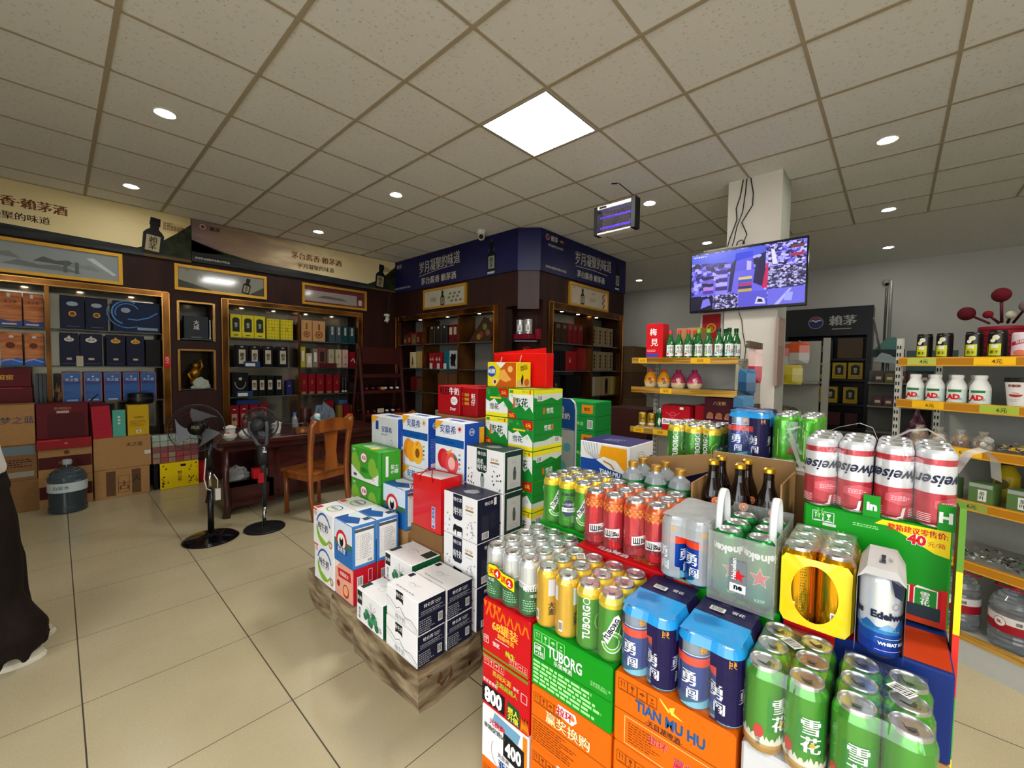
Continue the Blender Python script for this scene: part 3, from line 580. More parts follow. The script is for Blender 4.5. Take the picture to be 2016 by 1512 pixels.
# -- cabinet with two bays
def a_lai(bg, fg, b, f, w, h, fr=True):
    if fr: b.poly(f, [(w*.18, h*.25), (w*.82, h*.25), (w*.82, h*.8), (w*.65, h*.86), (w*.35, h*.86), (w*.18, h*.8)], bg)
    b.text(f, '賴\n茅', w/2, h*.54, w*.34 if not fr else w*.27, fg, bold=.05, off=.0015); b.rect(f, w*.3, h*.08, w*.7, h*.12, bg)
B_ = lambda *a, **k: good('L', *a, **k)
for k, (a, c) in enumerate(((1.51, 1.635), (1.64, 1.775), (1.78, 1.91))): B_(a, c, 1.735, 2.03, LYEL, lambda b, f, w, h: a_lai(M('#1d2a26'), PALE, b, f, w, h), '%s yellow box with a dark framed two character label, top shelf of the left bay' % ORD[k], group=None)
def a_damask(b, f, w, h):
    for i in range(4):
        for j in range(6): b.disc(f, w*(.14+.24*i), h*(.1+.16*j), w*.06, M('#8f8f18'), n=8)
    b.text(f, '贵\n州', w/2, h*.5, w*.2, M('#b5641c'), bold=.04, off=.0015)
B_(1.93, 2.085, 1.735, 2.01, LYEL, a_damask, 'yellow patterned box, left one of two beside the yellow labelled boxes'); B_(2.10, 2.26, 1.735, 2.01, LYEL, a_damask, 'yellow patterned box nearest the middle divider on the top shelf')
def a_gourd(b, f, w, h):
    g = M('#7a4a22'); b.disc(f, w/2, h*.32, w*.3, g); b.disc(f, w/2, h*.32, w*.2, M('#b88452'), off=.0011); b.disc(f, w/2, h*.32, w*.12, g, off=.0014); b.rect(f, w*.42, h*.55, w*.58, h*.85, g)
B_(2.37, 2.52, 1.735, 2.035, M('#b98a5c', .5), a_gourd, 'tan box with a printed gourd bottle, left one of the pair'); B_(2.53, 2.71, 1.735, 2.035, M('#b98a5c', .5), a_gourd, 'tan box with a printed gourd bottle, right one of the pair')
for k, (a, c, m) in enumerate(((2.77, 2.86, SLATE), (2.87, 2.96, SLATE), (2.97, 3.06, M('#0e3940', .4)), (3.07, 3.175, M('#0e3940', .4)))): B_(a, c, 1.735, 1.985, m, lambda b, f, w, h: (b.rect(f, w*.35, h*.45, w*.68, h*.92, PALE), b.text(f, '古\n井', w*.51, h*.68, w*.2, INK, off=.0014)), '%s of the four blue green boxes with a white strip on the top shelf' % ORD[k])
for k, (a, c) in enumerate(((1.57, 1.70), (1.72, 1.84), (1.88, 2.0), (2.06, 2.19))): B_(a, c, 1.355, 1.64, BLKC, lambda b, f, w, h: (b.rect(f, w*.22, h*.15, w*.8, h*.8, PALE), b.text(f, '賴\n茅', w*.51, h*.48, w*.4, BLACK, bold=.06, off=.0015), b.disc(f, w*.5, h*.92, w*.15, GREY, sy=.5)), '%s of the large black boxes with a white two character panel, middle shelf' % ORD[k])
b = MB(); b.box(1.65, 6.205, 1.358, 1.83, 6.245, 1.43, M('#23406f', .4)); b.rect(FR(1.65, 6.2, 1.355), .01, .012, .12, .05, OFF); tag(b.obj('small_box', None, (1.74, 6.22, 1.355)), 'small flat blue box with a white panel leaning on the black boxes', 'box')
for k, (a, c, z, m, s) in enumerate(((2.36, 2.425, 1.65, M('#a8a024'), 'olive yellow slim box'), (2.44, 2.52, 1.56, PALE, 'short pale box'), (2.53, 2.60, 1.63, M('#7a6f5a'), 'grey brown box'), (2.605, 2.72, 1.645, M('#6b3a36'), 'brown box with a dark panel'))):
    B_(a, c, 1.355, z, m, lambda b, f, w, h: b.rect(f, w*.25, h*.3, w*.75, h*.8, DBR if w > .1 else OFF), s+' at the left end of the right bay, middle shelf')
for k, (a, c, m) in enumerate(((2.76, 2.84, M('#a3977a')), (2.87, 2.955, M('#b3a68a')), (2.975, 3.06, M('#c09a8a')))): B_(a, c, 1.355, 1.63, m, lambda b, f, w, h: (b.text(f, '五\n粮', w/2, h*.62, w*.35, M('#5a4a2a')), b.rect(f, w*.35, h*.15, w*.65, h*.2, DRED)), '%s of three tall cream boxes with vertical lettering, middle shelf' % ORD[k])
B_(3.09, 3.18, 1.355, 1.60, WINE, lambda b, f, w, h: b.line(f, [(w*.2, h*.4), (w*.6, h*.6), (w*.9, h*.3)], .015, PALE), 'dark red gift bag with a pale ribbon at the right end of the middle shelf', name='gift_bag', cat='bag')
B_(2.62, 2.86, 1.355, 1.42, M('#4e1518'), None, 'low dark red box in front of the cream boxes', d0=6.2, dep=.04)
B_(1.52, 1.705, .97, 1.28, BLKC, lambda b, f, w, h: (b.ring(f, w*.5, h*.62, .058, .064, PALE, a0=180, a1=360, sy=1.5), b.disc(f, w*.5, h*.75, .02, PALE)), 'black gift bag with a looped pale cord on the lower shelf', name='gift_bag', cat='bag')
for k, a in enumerate((1.73, 1.82, 1.92, 2.03)): B_(a, a+.085, .97, 1.24, BLKC, lambda b, f, w, h: (b.rect(f, w*.2, h*.3, w*.8, h*.78, PALE), b.text(f, '賴\n茅', w*.5, h*.54, w*.42, BLACK, bold=.06, off=.0015)), '%s of the small black boxes with a cream panel on the lower shelf' % ORD[k])
B_(2.17, 2.24, .97, 1.17, M('#23245e', .4), lambda b, f, w, h: b.rect(f, w*.3, h*.6, w*.7, h*.65, PALE), 'small dark purple box right of the small black boxes')
b = MB(); b.box(1.56, 6.205, .973, 1.74, 6.245, 1.04, M('#1f3c66', .4)); b.rect(FR(1.56, 6.2, .97), .01, .01, .12, .05, OFF); tag(b.obj('small_box', None, (1.65, 6.22, .97)), 'small flat blue box in front of the black gift bag', 'box')
for k, (a, c) in enumerate(((2.355, 2.45), (2.465, 2.56), (2.58, 2.69), (2.72, 2.81), (2.83, 2.93))): B_(a, c, .97, 1.265-.005*k, WINE, lambda b, f, w, h: (b.text(f, '习\n酒', w/2, h*.6, w*.3, GOLDF), b.rect(f, w*.15, 0, w*.8, h*.12, M('#8a6a4a'))), '%s of the deep red boxes on the lower shelf of the right bay' % ORD[k])
for k, x in enumerate((3.0, 3.045)):
    b = MB(); b.lathe(x, 6.3, [(.0005, 0), (.018, 0), (.02, .02), (.02, .14), (.008, .17), (.008, .2), (.011, .205), (.011, .235), (.0005, .235)], M('#2c2420', .1), 14, z0=.973); b.lathe(x, 6.3, [(.0205, .01), (.0205, .035)], OFF, 14, z0=.97); tag(b.obj('liquor_bottle', None, (x, 6.3, .97)), ['dark glass bottle beside the deep red boxes, left one of two', 'dark glass bottle near the bronze frame, right one of two'][k], 'bottle')
B_(3.09, 3.175, .97, 1.12, DBR, None, 'dark brown small box at the right end of the lower shelf')
for k, a in enumerate((1.49, 1.60, 1.715, 1.83)): B_(a, a+.1, .57, .86, WINE, lambda b, f, w, h: (b.rect(f, w*.2, h*.1, w*.8, h*.62, M('#a88c62')), b.text(f, '賴', w*.5, h*.38, w*.5, BLACK, bold=.06, off=.0015), b.disc(f, w*.5, h*.82, w*.2, PALE, sy=.4)), '%s of the red boxes with a tan panel behind the tea table' % ORD[k])
B_(1.57, 1.82, .862, .92, M('#1b2f63', .4), None, 'flat blue box lying on top of the red boxes behind the fans', dep=.1)
B_(2.72, 2.83, .57, .86, WINE, lambda b, f, w, h: b.text(f, '红\n运', w/2, h*.5, w*.35, GOLDF), 'tall deep red box behind the grey cloth')
B_(2.9, 2.97, .57, .78, M('#8a6a2a'), None, 'narrow brown gold box low in the right bay'); B_(2.99, 3.08, .57, .8, M('#a01832', .4), None, 'crimson box low in the right bay'); B_(3.1, 3.175, .57, .77, M('#6b4a30'), None, 'brown box low at the right end of the bay')
B_(2.92, 3.05, .785, .86, M('#3d5a7c', .4), None, 'grey blue flat box lying on the crimson box')
# -- corner side cabinet (faces left)
S_ = lambda *a, **k: good('S', *a, **k)
BR = M('#4a2a1a', .5); REDB = M('#5d0f12', .45)
for k, (a, c) in enumerate(((6.07, 5.97), (5.95, 5.85), (5.83, 5.73), (5.70, 5.60), (5.57, 5.47))): S_(a, c, 1.74, 1.90+.04*(k % 2), [BR, REDB, M('#6b5134'), REDB, BR][k], lambda b, f, w, h: b.rect(f, w*.25, h*.2, w*.75, h*.6, M('#8a6a44')), '%s small brown or red box on the top shelf, far bay of the corner cabinet' % ORD[k], group=None)
for k, (a, c) in enumerate(((5.36, 5.22), (5.2, 5.06), (5.05, 4.92))): S_(a, c, 1.74, 2.01, M('#0e0d10', .3), lambda b, f, w, h: b.disc(f, w/2, h*.9, w*.12, OFF), '%s of the tall black boxes with a white dot, top shelf of the corner cabinet' % ORD[k])
S_(4.88, 4.79, 1.74, 2.01, REDB, lambda b, f, w, h: b.rect(f, w*.15, h*.45, w*.85, h*.85, M('#b8a88c')), 'red box with a cream picture panel, left one on the top shelf'); S_(4.78, 4.69, 1.74, 2.01, REDB, lambda b, f, w, h: b.rect(f, w*.15, h*.45, w*.85, h*.85, M('#b8a88c')), 'red box with a cream picture panel, right one next to the divider')
S_(5.88, 5.73, 1.36, 1.62, CREAM, lambda b, f, w, h: (b.poly(f, [(w*.3, h*.2), (w*.7, h*.2), (w*.6, h*.6), (w*.45, h*.75)], M('#6a4a20')), b.rect(f, w*.2, h*.08, w*.8, h*.12, M('#6c9a2c'))), 'cream box with a small brown figure, middle shelf of the corner cabinet')
S_(5.70, 5.61, 1.36, 1.63, M('#b39a5e', .5), None, 'plain tan box, left one beside the cream box'); S_(5.60, 5.52, 1.36, 1.63, M('#b39a5e', .5), None, 'plain tan box, right one next to the divider')
for k, (a, c) in enumerate(((5.36, 5.23), (5.22, 5.05))): S_(a, c, 1.36, 1.6, M('#8c1420', .4), lambda b, f, w, h: (b.text(f, '4', w*.3, h*.6, w*.5, PALE, bold=.05), b.text(f, '4', w*.7, h*.6, w*.5, PALE, bold=.05)), ['red box with white figures behind a price card, left one', 'red box with white figures behind a price card, right one'][k])
S_(4.99, 4.87, 1.36, 1.63, TEAL, None, 'teal box on the middle shelf between red boxes and the ink patterned box')
def a_ink(b, f, w, h):
    r = random.Random(4)
    for k in range(16): b.poly(f, [(w*r.uniform(.05, .9), h*r.uniform(.05, .9)) for _ in range(3)], BLACK, off=.001+k*.0001)
S_(4.86, 4.68, 1.36, 1.63, M('#b4b6b2', .5), a_ink, 'white box with black ink pattern on the middle shelf')
for k, y in enumerate((5.30, 5.12, 4.96)):
    b = MB(); b.box(3.9, y-.06, 1.36, 3.905, y, 1.44, OFF); b.lines(FL(3.9, y, 1.36), .01, .01, .05, .07, 4, GREY, seed=k); tag(b.obj('price_card', None, (3.9, y-.03, 1.36)), '%s of three white price cards on the middle shelf edge' % ORD[k], 'card')
S_(5.86, 5.70, .99, 1.22, M('#5d1512', .45), None, 'dark red box on the lower shelf, far bay of the corner cabinet'); S_(5.68, 5.53, .99, 1.2, M('#6a3f2a', .45), None, 'brown box on the lower shelf, far bay of the corner cabinet')
S_(5.13, 4.92, .99, 1.29, M('#5e3d26', .5), None, 'brown carton on the lower shelf, left one'); S_(4.88, 4.69, .99, 1.29, M('#5e3d26', .5), None, 'brown carton on the lower shelf, right one')
b = MB(); g = M('#3b2617', .5)
b.prism([(0, 0), (.42, 0), (.5, .16), (.4, .3), (.3, .33), (.1, .12)], P3((3.92, 4.42, 1.744), (0, -1, 0), (0, 0, 1)), .08, g)
f = FL(3.92, 4.42, 1.74)
for k, (u, v, c) in enumerate(((.25, .1, '#7a2a1c'), (.32, .2, '#5b6b2c'), (.2, .07, '#80602c'), (.38, .12, '#6a4a3a'))): b.disc(f, u, v, .045, M(c), off=.002+.001*k, n=7)
tag(b.obj('woven_bundle', None, (3.95, 4.2, 1.74)), 'dark patterned bundle leaning in the nearest bay of the corner cabinet', 'bundle')
# -- chamfer shelf
for k, y in enumerate((3.52, 3.385)):
    b = MB(); r = .052; b.lathe(3.98, y, [(.0005, 0), (r, 0), (r, .005), (r, .16), (r+.002, .162), (r+.002, .175), (r-.004, .178), (.0005, .176)], M('#b9b9b6', .25, .7), 24, z0=1.82); f = FC(3.98, y, r, 1.82, 215); b.rect(f, -.03, .03, .03, .11, OFF); b.text(f, '小\n酒', 0, .075, .03, INK)
    b.lathe(3.98, y, [(r+.001, .015), (r+.001, .025)], M('#6a6a68'), 24, z0=1.82)
    tag(b.obj('silver_canister', None, (3.98, y, 1.82)), ['left silver canister on the red box at the chamfered corner', 'right silver canister on the red box at the chamfered corner'][k], 'canister')
b = MB(); b.cbox(3.92, 3.33, 1.751, 4.05, 3.58, 1.819, M('#6d1224', .4)); tag(b.obj('flat_box', None, (3.98, 3.45, 1.751)), 'flat dark red box carrying the two silver canisters', 'box')
b = MB(); b.cbox(4.02, 3.62, 1.36, 4.03, 3.63, 1.37, DBR)
b = MB(); b.cbox(4.035, 3.27, 1.751, 4.10, 3.32, 1.88, M('#6e0f1a', .4)); tag(b.obj('small_box', None, (4.07, 3.3, 1.751)), 'small deep red box right of the silver canisters', 'box')
b = MB(); b.cbox(3.96, 3.38, 1.366, 4.03, 3.46, 1.66, M('#6e1018', .4)); f = FL(3.96, 3.46, 1.366); b.disc(f, .04, .25, .02, GOLDF); b.text(f, '国\n窖', .04, .12, .04, GOLDF); tag(b.obj('gift_box', None, (4.0, 3.42, 1.366)), 'tall red box with a gold medal under the silver canisters', 'box')
# -- corner front cabinet (faces right)
F_ = lambda *a, **k: good('F', *a, **k)
for k, (a, c, m) in enumerate(((4.47, 4.6, DBR), (4.62, 4.74, DBR), (4.77, 4.86, REDB), (4.89, 4.98, REDB), (5.01, 5.13, REDB))): F_(a, c, 1.73, 2.01, m, lambda b, f, w, h: b.rect(f, w*.2, h*.72, w*.8, h*.9, M('#5a4632')), '%s of the dark brown and red boxes, top shelf of the right facing cabinet' % ORD[k])
LV = M('#7a6a4e', .45)
def a_dots(b, f, w, h):
    for j in range(4): b.disc(f, w/2, h*(.2+.19*j), w*.18, DBR, n=12)
for r_, (z0, us) in enumerate(((1.73, (5.36, 5.53, 5.69, 5.85)), (1.36, (5.38, 5.55, 5.71, 5.87)))):
    for k, u in enumerate(us): F_(u, u+.135, z0, z0+.29, LV, a_dots, '%s tan box with dark dots, %s shelf of the right facing cabinet' % (ORD[k], ('top', 'middle')[r_]))
F_(4.44, 4.57, 1.36, 1.63, BLKC, None, 'black box on the middle shelf, left one in the right facing cabinet'); F_(4.59, 4.70, 1.36, 1.63, BLKC, None, 'black box on the middle shelf, second in the right facing cabinet')
F_(4.74, 4.98, 1.36, 1.63, M('#7a1016', .4), lambda b, f, w, h: b.text(f, '小\n酒', w*.3, h*.55, w*.16, PALE), 'bright red box with small lettering on the middle shelf'); F_(5.02, 5.24, 1.36, 1.69, M('#6b0e14', .4), lambda b, f, w, h: b.line(f, [(w*.5, h*.1), (w*.75, h*.5), (w*.9, h*.75)], .012, M('#8a2a2a')), 'tall red gift bag on the middle shelf', name='gift_bag', cat='bag')
F_(4.41, 4.6, .98, 1.3, M('#171418', .4), lambda b, f, w, h: b.text(f, '10', w/2, h*.6, w*.3, M('#8a6a3a')), 'black box with a golden number low in the right facing cabinet'); F_(4.74, 5.1, .98, 1.3, BLKC, None, 'wide black box low in the right facing cabinet')
F_(5.36, 5.66, .98, 1.27, M('#7f6f50', .5), lambda b, f, w, h: b.rect(f, w*.05, 0, w*.4, h, M('#8d8880'), off=.0012), 'tan carton with a hanging paper sheet'); F_(5.69, 5.95, .98, 1.27, M('#7f6f50', .5), a_dots, 'tan carton low on the right, left of the yellowish one'); F_(5.97, 6.11, .98, 1.27, M('#9a8a3a', .5), None, 'yellowish carton at the right end of the lowest shelf')
# extra low shelf boards for these two bays
MB().box(4.25, 3.29, .968, 6.05, 3.55, .98, M('#2a1d18', .3)).obj('shelf', bpy.data.objects['display_cabinet.003'])
# ================================================================ cartons along the left wall
def carton(name, label, x0, y0, z0, dx, dy, dz, mat, art=None, group=None, cat='carton', c=.003, rot=0, **fm):
    """art(b, fl, fr, ft, dx, dy, dz): fl = face seen from -x (width dy), fr = face seen from -y (width dx), ft = top"""
    z0 += .0012; dz -= .0012; b = MB(); b.cbox(x0, y0, z0, x0+dx, y0+dy, z0+dz, mat, c=c, **fm)
    if art: art(b, FL(x0, y0+dy, z0), FR(x0, y0, z0), FT(x0, y0+dy, z0+dz), dx, dy, dz)
    o = b.obj(name, None, (x0+dx/2, y0+dy/2, z0)); tag(o, label, cat, group)
    if rot: o.rotation_euler = (0, 0, radians(rot))
    return o
def k_text(s, h=.07, col=DBR):
    return lambda b, fl, fr, ft, dx, dy, dz: b.text(fr, s, dx*.62, dz*.62, h, col)
TAPE = M('#8f8268', .25, noise=.1)
def a_tape(b, fl, fr, ft, dx, dy, dz):
    b.rect(fr, 0.003, dz*.78, dx-.003, dz*.92, M('#5f7684', .3)); b.text(fr, '蒙之蓝', dx*.3, dz*1.0-.05, .06, M('#3a3c58')) if dz < .01 else None
YC = 5.90
carton('cardboard_box', 'brown case with faded handwriting, upper one at the left frame edge', -.42, YC, .63, .275, .25, .37, KRAFT, k_text('梦之蓝', .07, M('#43405a')))
carton('cardboard_box', 'brown case with grey tape bands under the handwritten one', -.42, YC, .30, .28, .25, .33, KRAFTD, lambda b, fl, fr, ft, dx, dy, dz: (b.rect(fr, .01, dz*.72, dx-.01, dz*.96, M('#5d6f78', .3)), b.lines(fr, .05, .12, .25, .2, 4, DBR), b.rect(fr, .01, .03, dx-.02, .08, M('#8a8578', .3))))
carton('cardboard_box', 'plain dark brown case on the floor at the left edge', -.42, YC, 0, .285, .25, .30, KRAFTD)
def a_redk(b, fl, fr, ft, dx, dy, dz):
    b.rect(fr, .003, dz*.30, dx-.003, dz*.72, M('#4a1712', .6)); b.disc(fr, dx*.52, dz*.85, .02, M('#6a3418')); b.text(fr, '剑南春', dx*.5, dz*.5, .035, M('#7a5a40'))
carton('cardboard_box', 'brown case with a wide dark red band behind the water jug', -.135, YC, .29, .36, .25, .275, KRAFT, a_redk)
carton('cardboard_box', 'brown and dark red striped case on the floor behind the water jug', -.135, YC, 0, .36, .25, .29, KRAFT, a_redk)
b = MB(); b.cbox(-.14, 5.86, .567, .225, 6.12, .66, M('#8c1a1e', .5, bump=.3)); b.rect(FR(-.14, 5.86, .567), .18, .045, .2, .055, GOLD); b.rect(FR(-.14, 5.86, .567), .01, .08, .15, .088, M('#c23a40'))
tag(b.obj('red_case', None, (.04, 5.98, .567)), 'low red case with a small gold clasp, lying on the banded brown case', 'case')
def a_maroon(b, fl, fr, ft, dx, dy, dz): b.text(fr, '贵州国台', dx*.5, dz*.86, .03, M('#a07860')); b.rect(fr, dx*.38, dz*.72, dx*.62, dz*.79, M('#b59a94')); b.rect(fr, dx*.2, .0, dx*.92, dz*.72, M('#480a10', .45), off=.0008)
carton('gift_case', 'large dark maroon case with a small pale plate beside the red bag', -.137, 5.92, .662, .345, .2, .335, MAROON, a_maroon)
carton('gift_case', 'second maroon case half hidden behind the red bag', .215, 5.99, .622, .13, .2, .36, M('#4d0c13', .5))
b = MB(); f = FR(.225, 5.90, .622); b.prism([(.015, 0), (.155, .01), (.135, .335), (.0, .33)], f, .06, M('#a5182c', .5, bump=.4)); b.lines(f, .03, .05, .12, .3, 6, M('#8a1020'), w=.15)
tag(b.obj('red_bag', None, (.3, 5.93, .622)), 'bright red bag leaning on the maroon case', 'bag')
carton('gift_box', 'turquoise box with three white signs, standing left of the yellow box', .38, 5.91, .628, .10, .08, .275, M('#4da08c', .45), lambda b, fl, fr, ft, dx, dy, dz: [b.disc(fr, dx*.5, dz*(.75-.12*k), .011, OFF) for k in range(3)])
def a_yel(b, fl, fr, ft, dx, dy, dz): b.text(fr, '飞天茅台', dx*.5, dz*.6, .022, DBR, bold=.04); b.lines(fr, .02, dz*.3, dx-.02, dz*.5, 5, M('#7a5a10')); b.rect(fr, dx*.38, dz*.08, dx*.62, dz*.18, OFF); b.text(fr, '酒', dx*.5, dz*.13, .02, BLACK)
carton('gift_box', 'deep yellow box with dark writing under the black round tin', .495, 5.91, .628, .17, .17, .32, M('#c09a14', .45), a_yel)
carton('cardboard_box', 'brown case with three dark characters and a white sticker', .235, YC, .297, .44, .28, .33, KRAFT, lambda b, fl, fr, ft, dx, dy, dz: (b.text(fr, '天之蓝', dx*.70, dz*.74, .045, DBR), b.rect(fr, dx*.88, dz*.38, dx-.004, dz*.5, OFF), b.lines(fr, dx*.9, dz*.4, dx-.01, dz*.48, 2, GREY)))
def a_floor(b, fl, fr, ft, dx, dy, dz):
    for u in (.2, .66): b.rect(fr, dx*u, .02, dx*(u+.17), dz-.02, M('#5b4028', .7))
    b.text(fr, '古', dx*.52, dz*.4, .1, M('#5b3a20')); b.frame(fr, dx*.41, dz*.15, dx*.62, dz*.75, .004, M('#5b3a20')); b.text(fr, '天', dx*.75, dz*.6, .08, M('#3a2414'))
carton('cardboard_box', 'brown case with dark stripes on the floor right of the water jug', .235, YC, 0, .425, .28, .296, KRAFT, a_floor)
def a_wild(b, fl, fr, ft, dx, dy, dz):
    r = random.Random(5)
    for k in range(26):
        u = r.choice((r.uniform(.01, .08), r.uniform(dx-.09, dx-.01))); v = r.uniform(.02, dz-.02); b.disc(fr, u, v, r.uniform(.005, .011), DBR, n=5)
        b.line(fr, [(u, v), (u+r.uniform(-.02, .02), v+r.uniform(-.02, .02))], .002, DBR)
    b.text(fr, '野\n山\n参', dx*.5, dz*.45, .042, DBR, bold=.03); b.rect(fr, dx*.52, dz*.83, dx*.66, dz*.92, BLACK)
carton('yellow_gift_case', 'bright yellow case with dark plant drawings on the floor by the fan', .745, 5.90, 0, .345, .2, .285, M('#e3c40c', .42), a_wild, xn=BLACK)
carton('red_carton', 'plain red carton on the floor right of the yellow case', 1.10, 5.98, 0, .16, .2, .22, M('#a1101c', .5))
FILM = film_mat('clear_shrink_film', '#d8d8d8', .06, .15)
t = thing('snack_multipack', 'film wrapped block of red and pale small packets on the yellow case', 'pack', (.86, 5.98, .287))
r = random.Random(8)
for j in range(5):
    b = MB()
    for i in range(6):
        x = .69+.068*i; b.cbox(x, 5.93, .288+.062*j, x+.064, 6.05, .346+.062*j, [M('#8c1a22'), M('#8c1a22'), M('#7a1a20'), M('#93a093'), M('#9fb0a4')][j], yn=[M('#8f6a58'), M('#a5202a'), M('#7b2a24'), M('#a09a8e'), M('#8fa89c')][j] if r.random() < .5 else None or [M('#8c1a22'), M('#8f7a60'), M('#7a1a20'), M('#93a093'), M('#9fb0a4')][j])
    b.obj('packet_row', t)
b = MB(); b.cbox(.683, 5.922, .2865, 1.104, 6.058, .603, FILM, c=.012); b.obj('film', t)
MB().box(.70, 5.95, .0, .735, 6.05, .283, BLACK).obj('filler', t)
# ---------------------------------------------------------------- water jug
t = thing('water_jug', 'large blue tinted water cooler bottle standing on the floor before the cartons', 'water bottle', (.05, 5.70, 0))
JB = M('#8fa6b2', .06, 0, noise=0, trans=.92, name='jug_plastic'); cx, cy = .05, 5.70
b = MB(); pr = [(.0005, .004), (.115, 0), (.132, .012), (.132, .05), (.127, .06), (.127, .235), (.132, .245), (.132, .26), (.127, .27), (.127, .29), (.132, .30), (.132, .325), (.12, .36), (.09, .39), (.05, .41), (.028, .42), (.026, .445), (.0005, .446)]
b.lathe(cx, cy, pr, JB, 36); b.obj('jug_body', t)
b = MB(); b.lathe(cx, cy, [(.0005, .44), (.03, .44), (.032, .46), (.03, .485), (.0005, .486)], M('#9aa4a8', .5), 20); b.obj('cap', t)
b = MB(); b.lathe(cx, cy, [(.1335, .20), (.1335, .285)], M('#b7c4c2', .5), 36); f = FC(cx, cy, .134, .2, 250); b.text(f, '山泉水', 0, .045, .04, M('#4a6070')); b.obj('label_band', t)
b = MB(); b.lathe(cx, cy, [(.0005, .012), (.122, .012), (.122, .19), (.0005, .19)], M('#2c4048', .1, trans=.55, noise=0), 30); b.obj('water', t)
# ---------------------------------------------------------------- standing fans
def bladeset(b, c, ax, R_, n, mat, a0=0.0, tilt=.35, w=.9):
    ax = Vector(ax).normalized(); e1 = ax.cross(Vector((0, 0, 1))).normalized(); e2 = ax.cross(e1)
    for k in range(n):
        t0 = a0+2*pi*k/n; pts = []; 
        for i in range(7):
            q = i/6; rr = R_*(.22+.78*q); sw = w*(.55+.6*q*(1-q*.35)); t1 = t0-q*.5
            for s_, zz in ((-.5, -1), (.5, 1)):
                a = t1+s_*sw; pts.append(Vector(c)+(e1*cos(a)+e2*sin(a))*rr+ax*zz*tilt*rr*.14)
        b.add(pts, [(2*i, 2*i+1, 2*i+3, 2*i+2) for i in range(6)], mat, True)
def wring(b, c, ax, r, wr, mat, n=48, m=6):
    ax = Vector(ax).normalized(); e1 = ax.cross(Vector((0, 0, 1))).normalized(); e2 = ax.cross(e1); P = [Vector(c)+(e1*cos(2*pi*i/n)+e2*sin(2*pi*i/n))*r for i in range(n+1)]
    b.tube(P, wr, mat, m, cap=False)
FB = M('#0b0b0d', .3); FG = M('#2a2b2e', .4)
fx, fy = .81, 3.99; hc = Vector((.72, 3.93, .91)); ax = Vector((-.35, -.93, .05)).normalized()
t = thing('standing_fan', 'black standing fan with an open front guard, nearest the frame centre left', 'fan', (fx, fy, 0))
b = MB(); b.lathe(fx, fy, [(.0005, 0), (.185, 0), (.19, .008), (.17, .022), (.06, .04), (.03, .06), (.0005, .06)], M('#0a0a0c', .12), 40); b.obj('base', t)
b = MB(); b.cyl((fx, fy, .05), (fx, fy, .40), .022, FB, r1=.02); b.cyl((fx, fy, .40), (fx, fy, .56), .011, CHROME); b.cyl((fx, fy, .56), (fx, fy, .80), .027, FB, r1=.022); b.obj('pole', t)
b = MB(); b.tube([(fx, fy, .78), (fx-.01, fy-.01, .86), hc-ax*.1+Vector((0, 0, .0))], .028, FB, 12); b.tube([hc-ax*.17, hc-ax*.16, hc-ax*.06], .05, FB, 20, rs=[.03, .055, .058]); b.obj('motor', t)
b = MB(); bladeset(b, hc, ax, .158, 3, M('#1a1a19', .3, trans=.35, noise=.02), a0=.6, w=1.35); b.obj('blades', t)
b = MB(); b.tube([hc+ax*.0, hc+ax*.035, hc+ax*.045], .045, M('#060606', .35), 28, rs=[.052, .052, .045]); e1 = ax.cross(Vector((0, 0, 1))).normalized(); ff = P3(hc+ax*.0455-e1*0, -e1 if e1.x < 0 else e1, (0, 0, 1)); b.text(ff, '风王', 0, .008, .028, M('#8a7a48')); b.text(ff, 'FAN CO', 0, -.016, .014, M('#8a7a48')) if False else None; b.obj('hub', t)
b = MB(); wring(b, hc, ax, .178, .0045, FB)
for r_ in (.05, .09, .13, .165): wring(b, hc-ax*.07*(1-r_/.2), ax, r_, .0012, FB, 36, 4)
e2 = ax.cross(e1)
for k in range(40):
    a = 2*pi*k/40; d = e1*cos(a)+e2*sin(a); b.tube([hc+d*.178, hc+d*.13-ax*.03, hc+d*.05-ax*.055], .0011, FB, 4)
b.obj('rear_guard', t)
b = MB(); b.tube([(fx-.03, fy-.02, .66), (fx-.045, fy-.03, .5), (fx-.03, fy-.03, .42), (fx+.0, fy-.03, .40)], .004, OFF, 6); b.box(fx+.03, fy-.02, .31, fx+.065, fy+.01, .40, M('#bdbdb4')); b.tube([(fx+.025, fy, .52), (fx+.05, fy, .47), (fx+.048, fy, .40)], .004, OFF, 6); b.obj('cord', t)
b = MB(); f = P3(hc-ax*.03+Vector((0, 0, .09)), -e1 if e1.x < 0 else e1, (0, 0, 1)); b.rect(f, -.045, -.01, .02, .04, M('#8a2028')); b.rect(f, -.02, -.04, .0, -.01, M('#8a2028')); b.obj('red_sticker', t)
# second fan: seen from behind
fx, fy = 1.178, 3.93; hc = Vector((1.165, 3.97, .895)); ax = Vector((.55, .82, .02)).normalized(); e1 = ax.cross(Vector((0, 0, 1))).normalized(); e2 = ax.cross(e1)
t = thing('standing_fan', 'dark grey standing fan seen from behind with a fork shaped neck', 'fan', (fx, fy, 0))
b = MB(); b.lathe(fx, fy, [(.0005, 0), (.155, 0), (.157, .008), (.15, .016), (.03, .026), (.0005, .026)], M('#17181a', .45), 40); b.obj('base', t)
b = MB(); b.cyl((fx, fy, .02), (fx, fy, .20), .013, CHROME); b.tube([(fx, fy, .19), (fx, fy, .4), (fx-.004, fy, .52), (fx-.008, fy, .56)], .022, FG, 14, rs=[.017, .02, .022, .024]); b.cyl((fx-.008, fy, .56), (fx-.012, fy, .72), .033, FG, r1=.036); b.obj('pole', t)
b = MB()
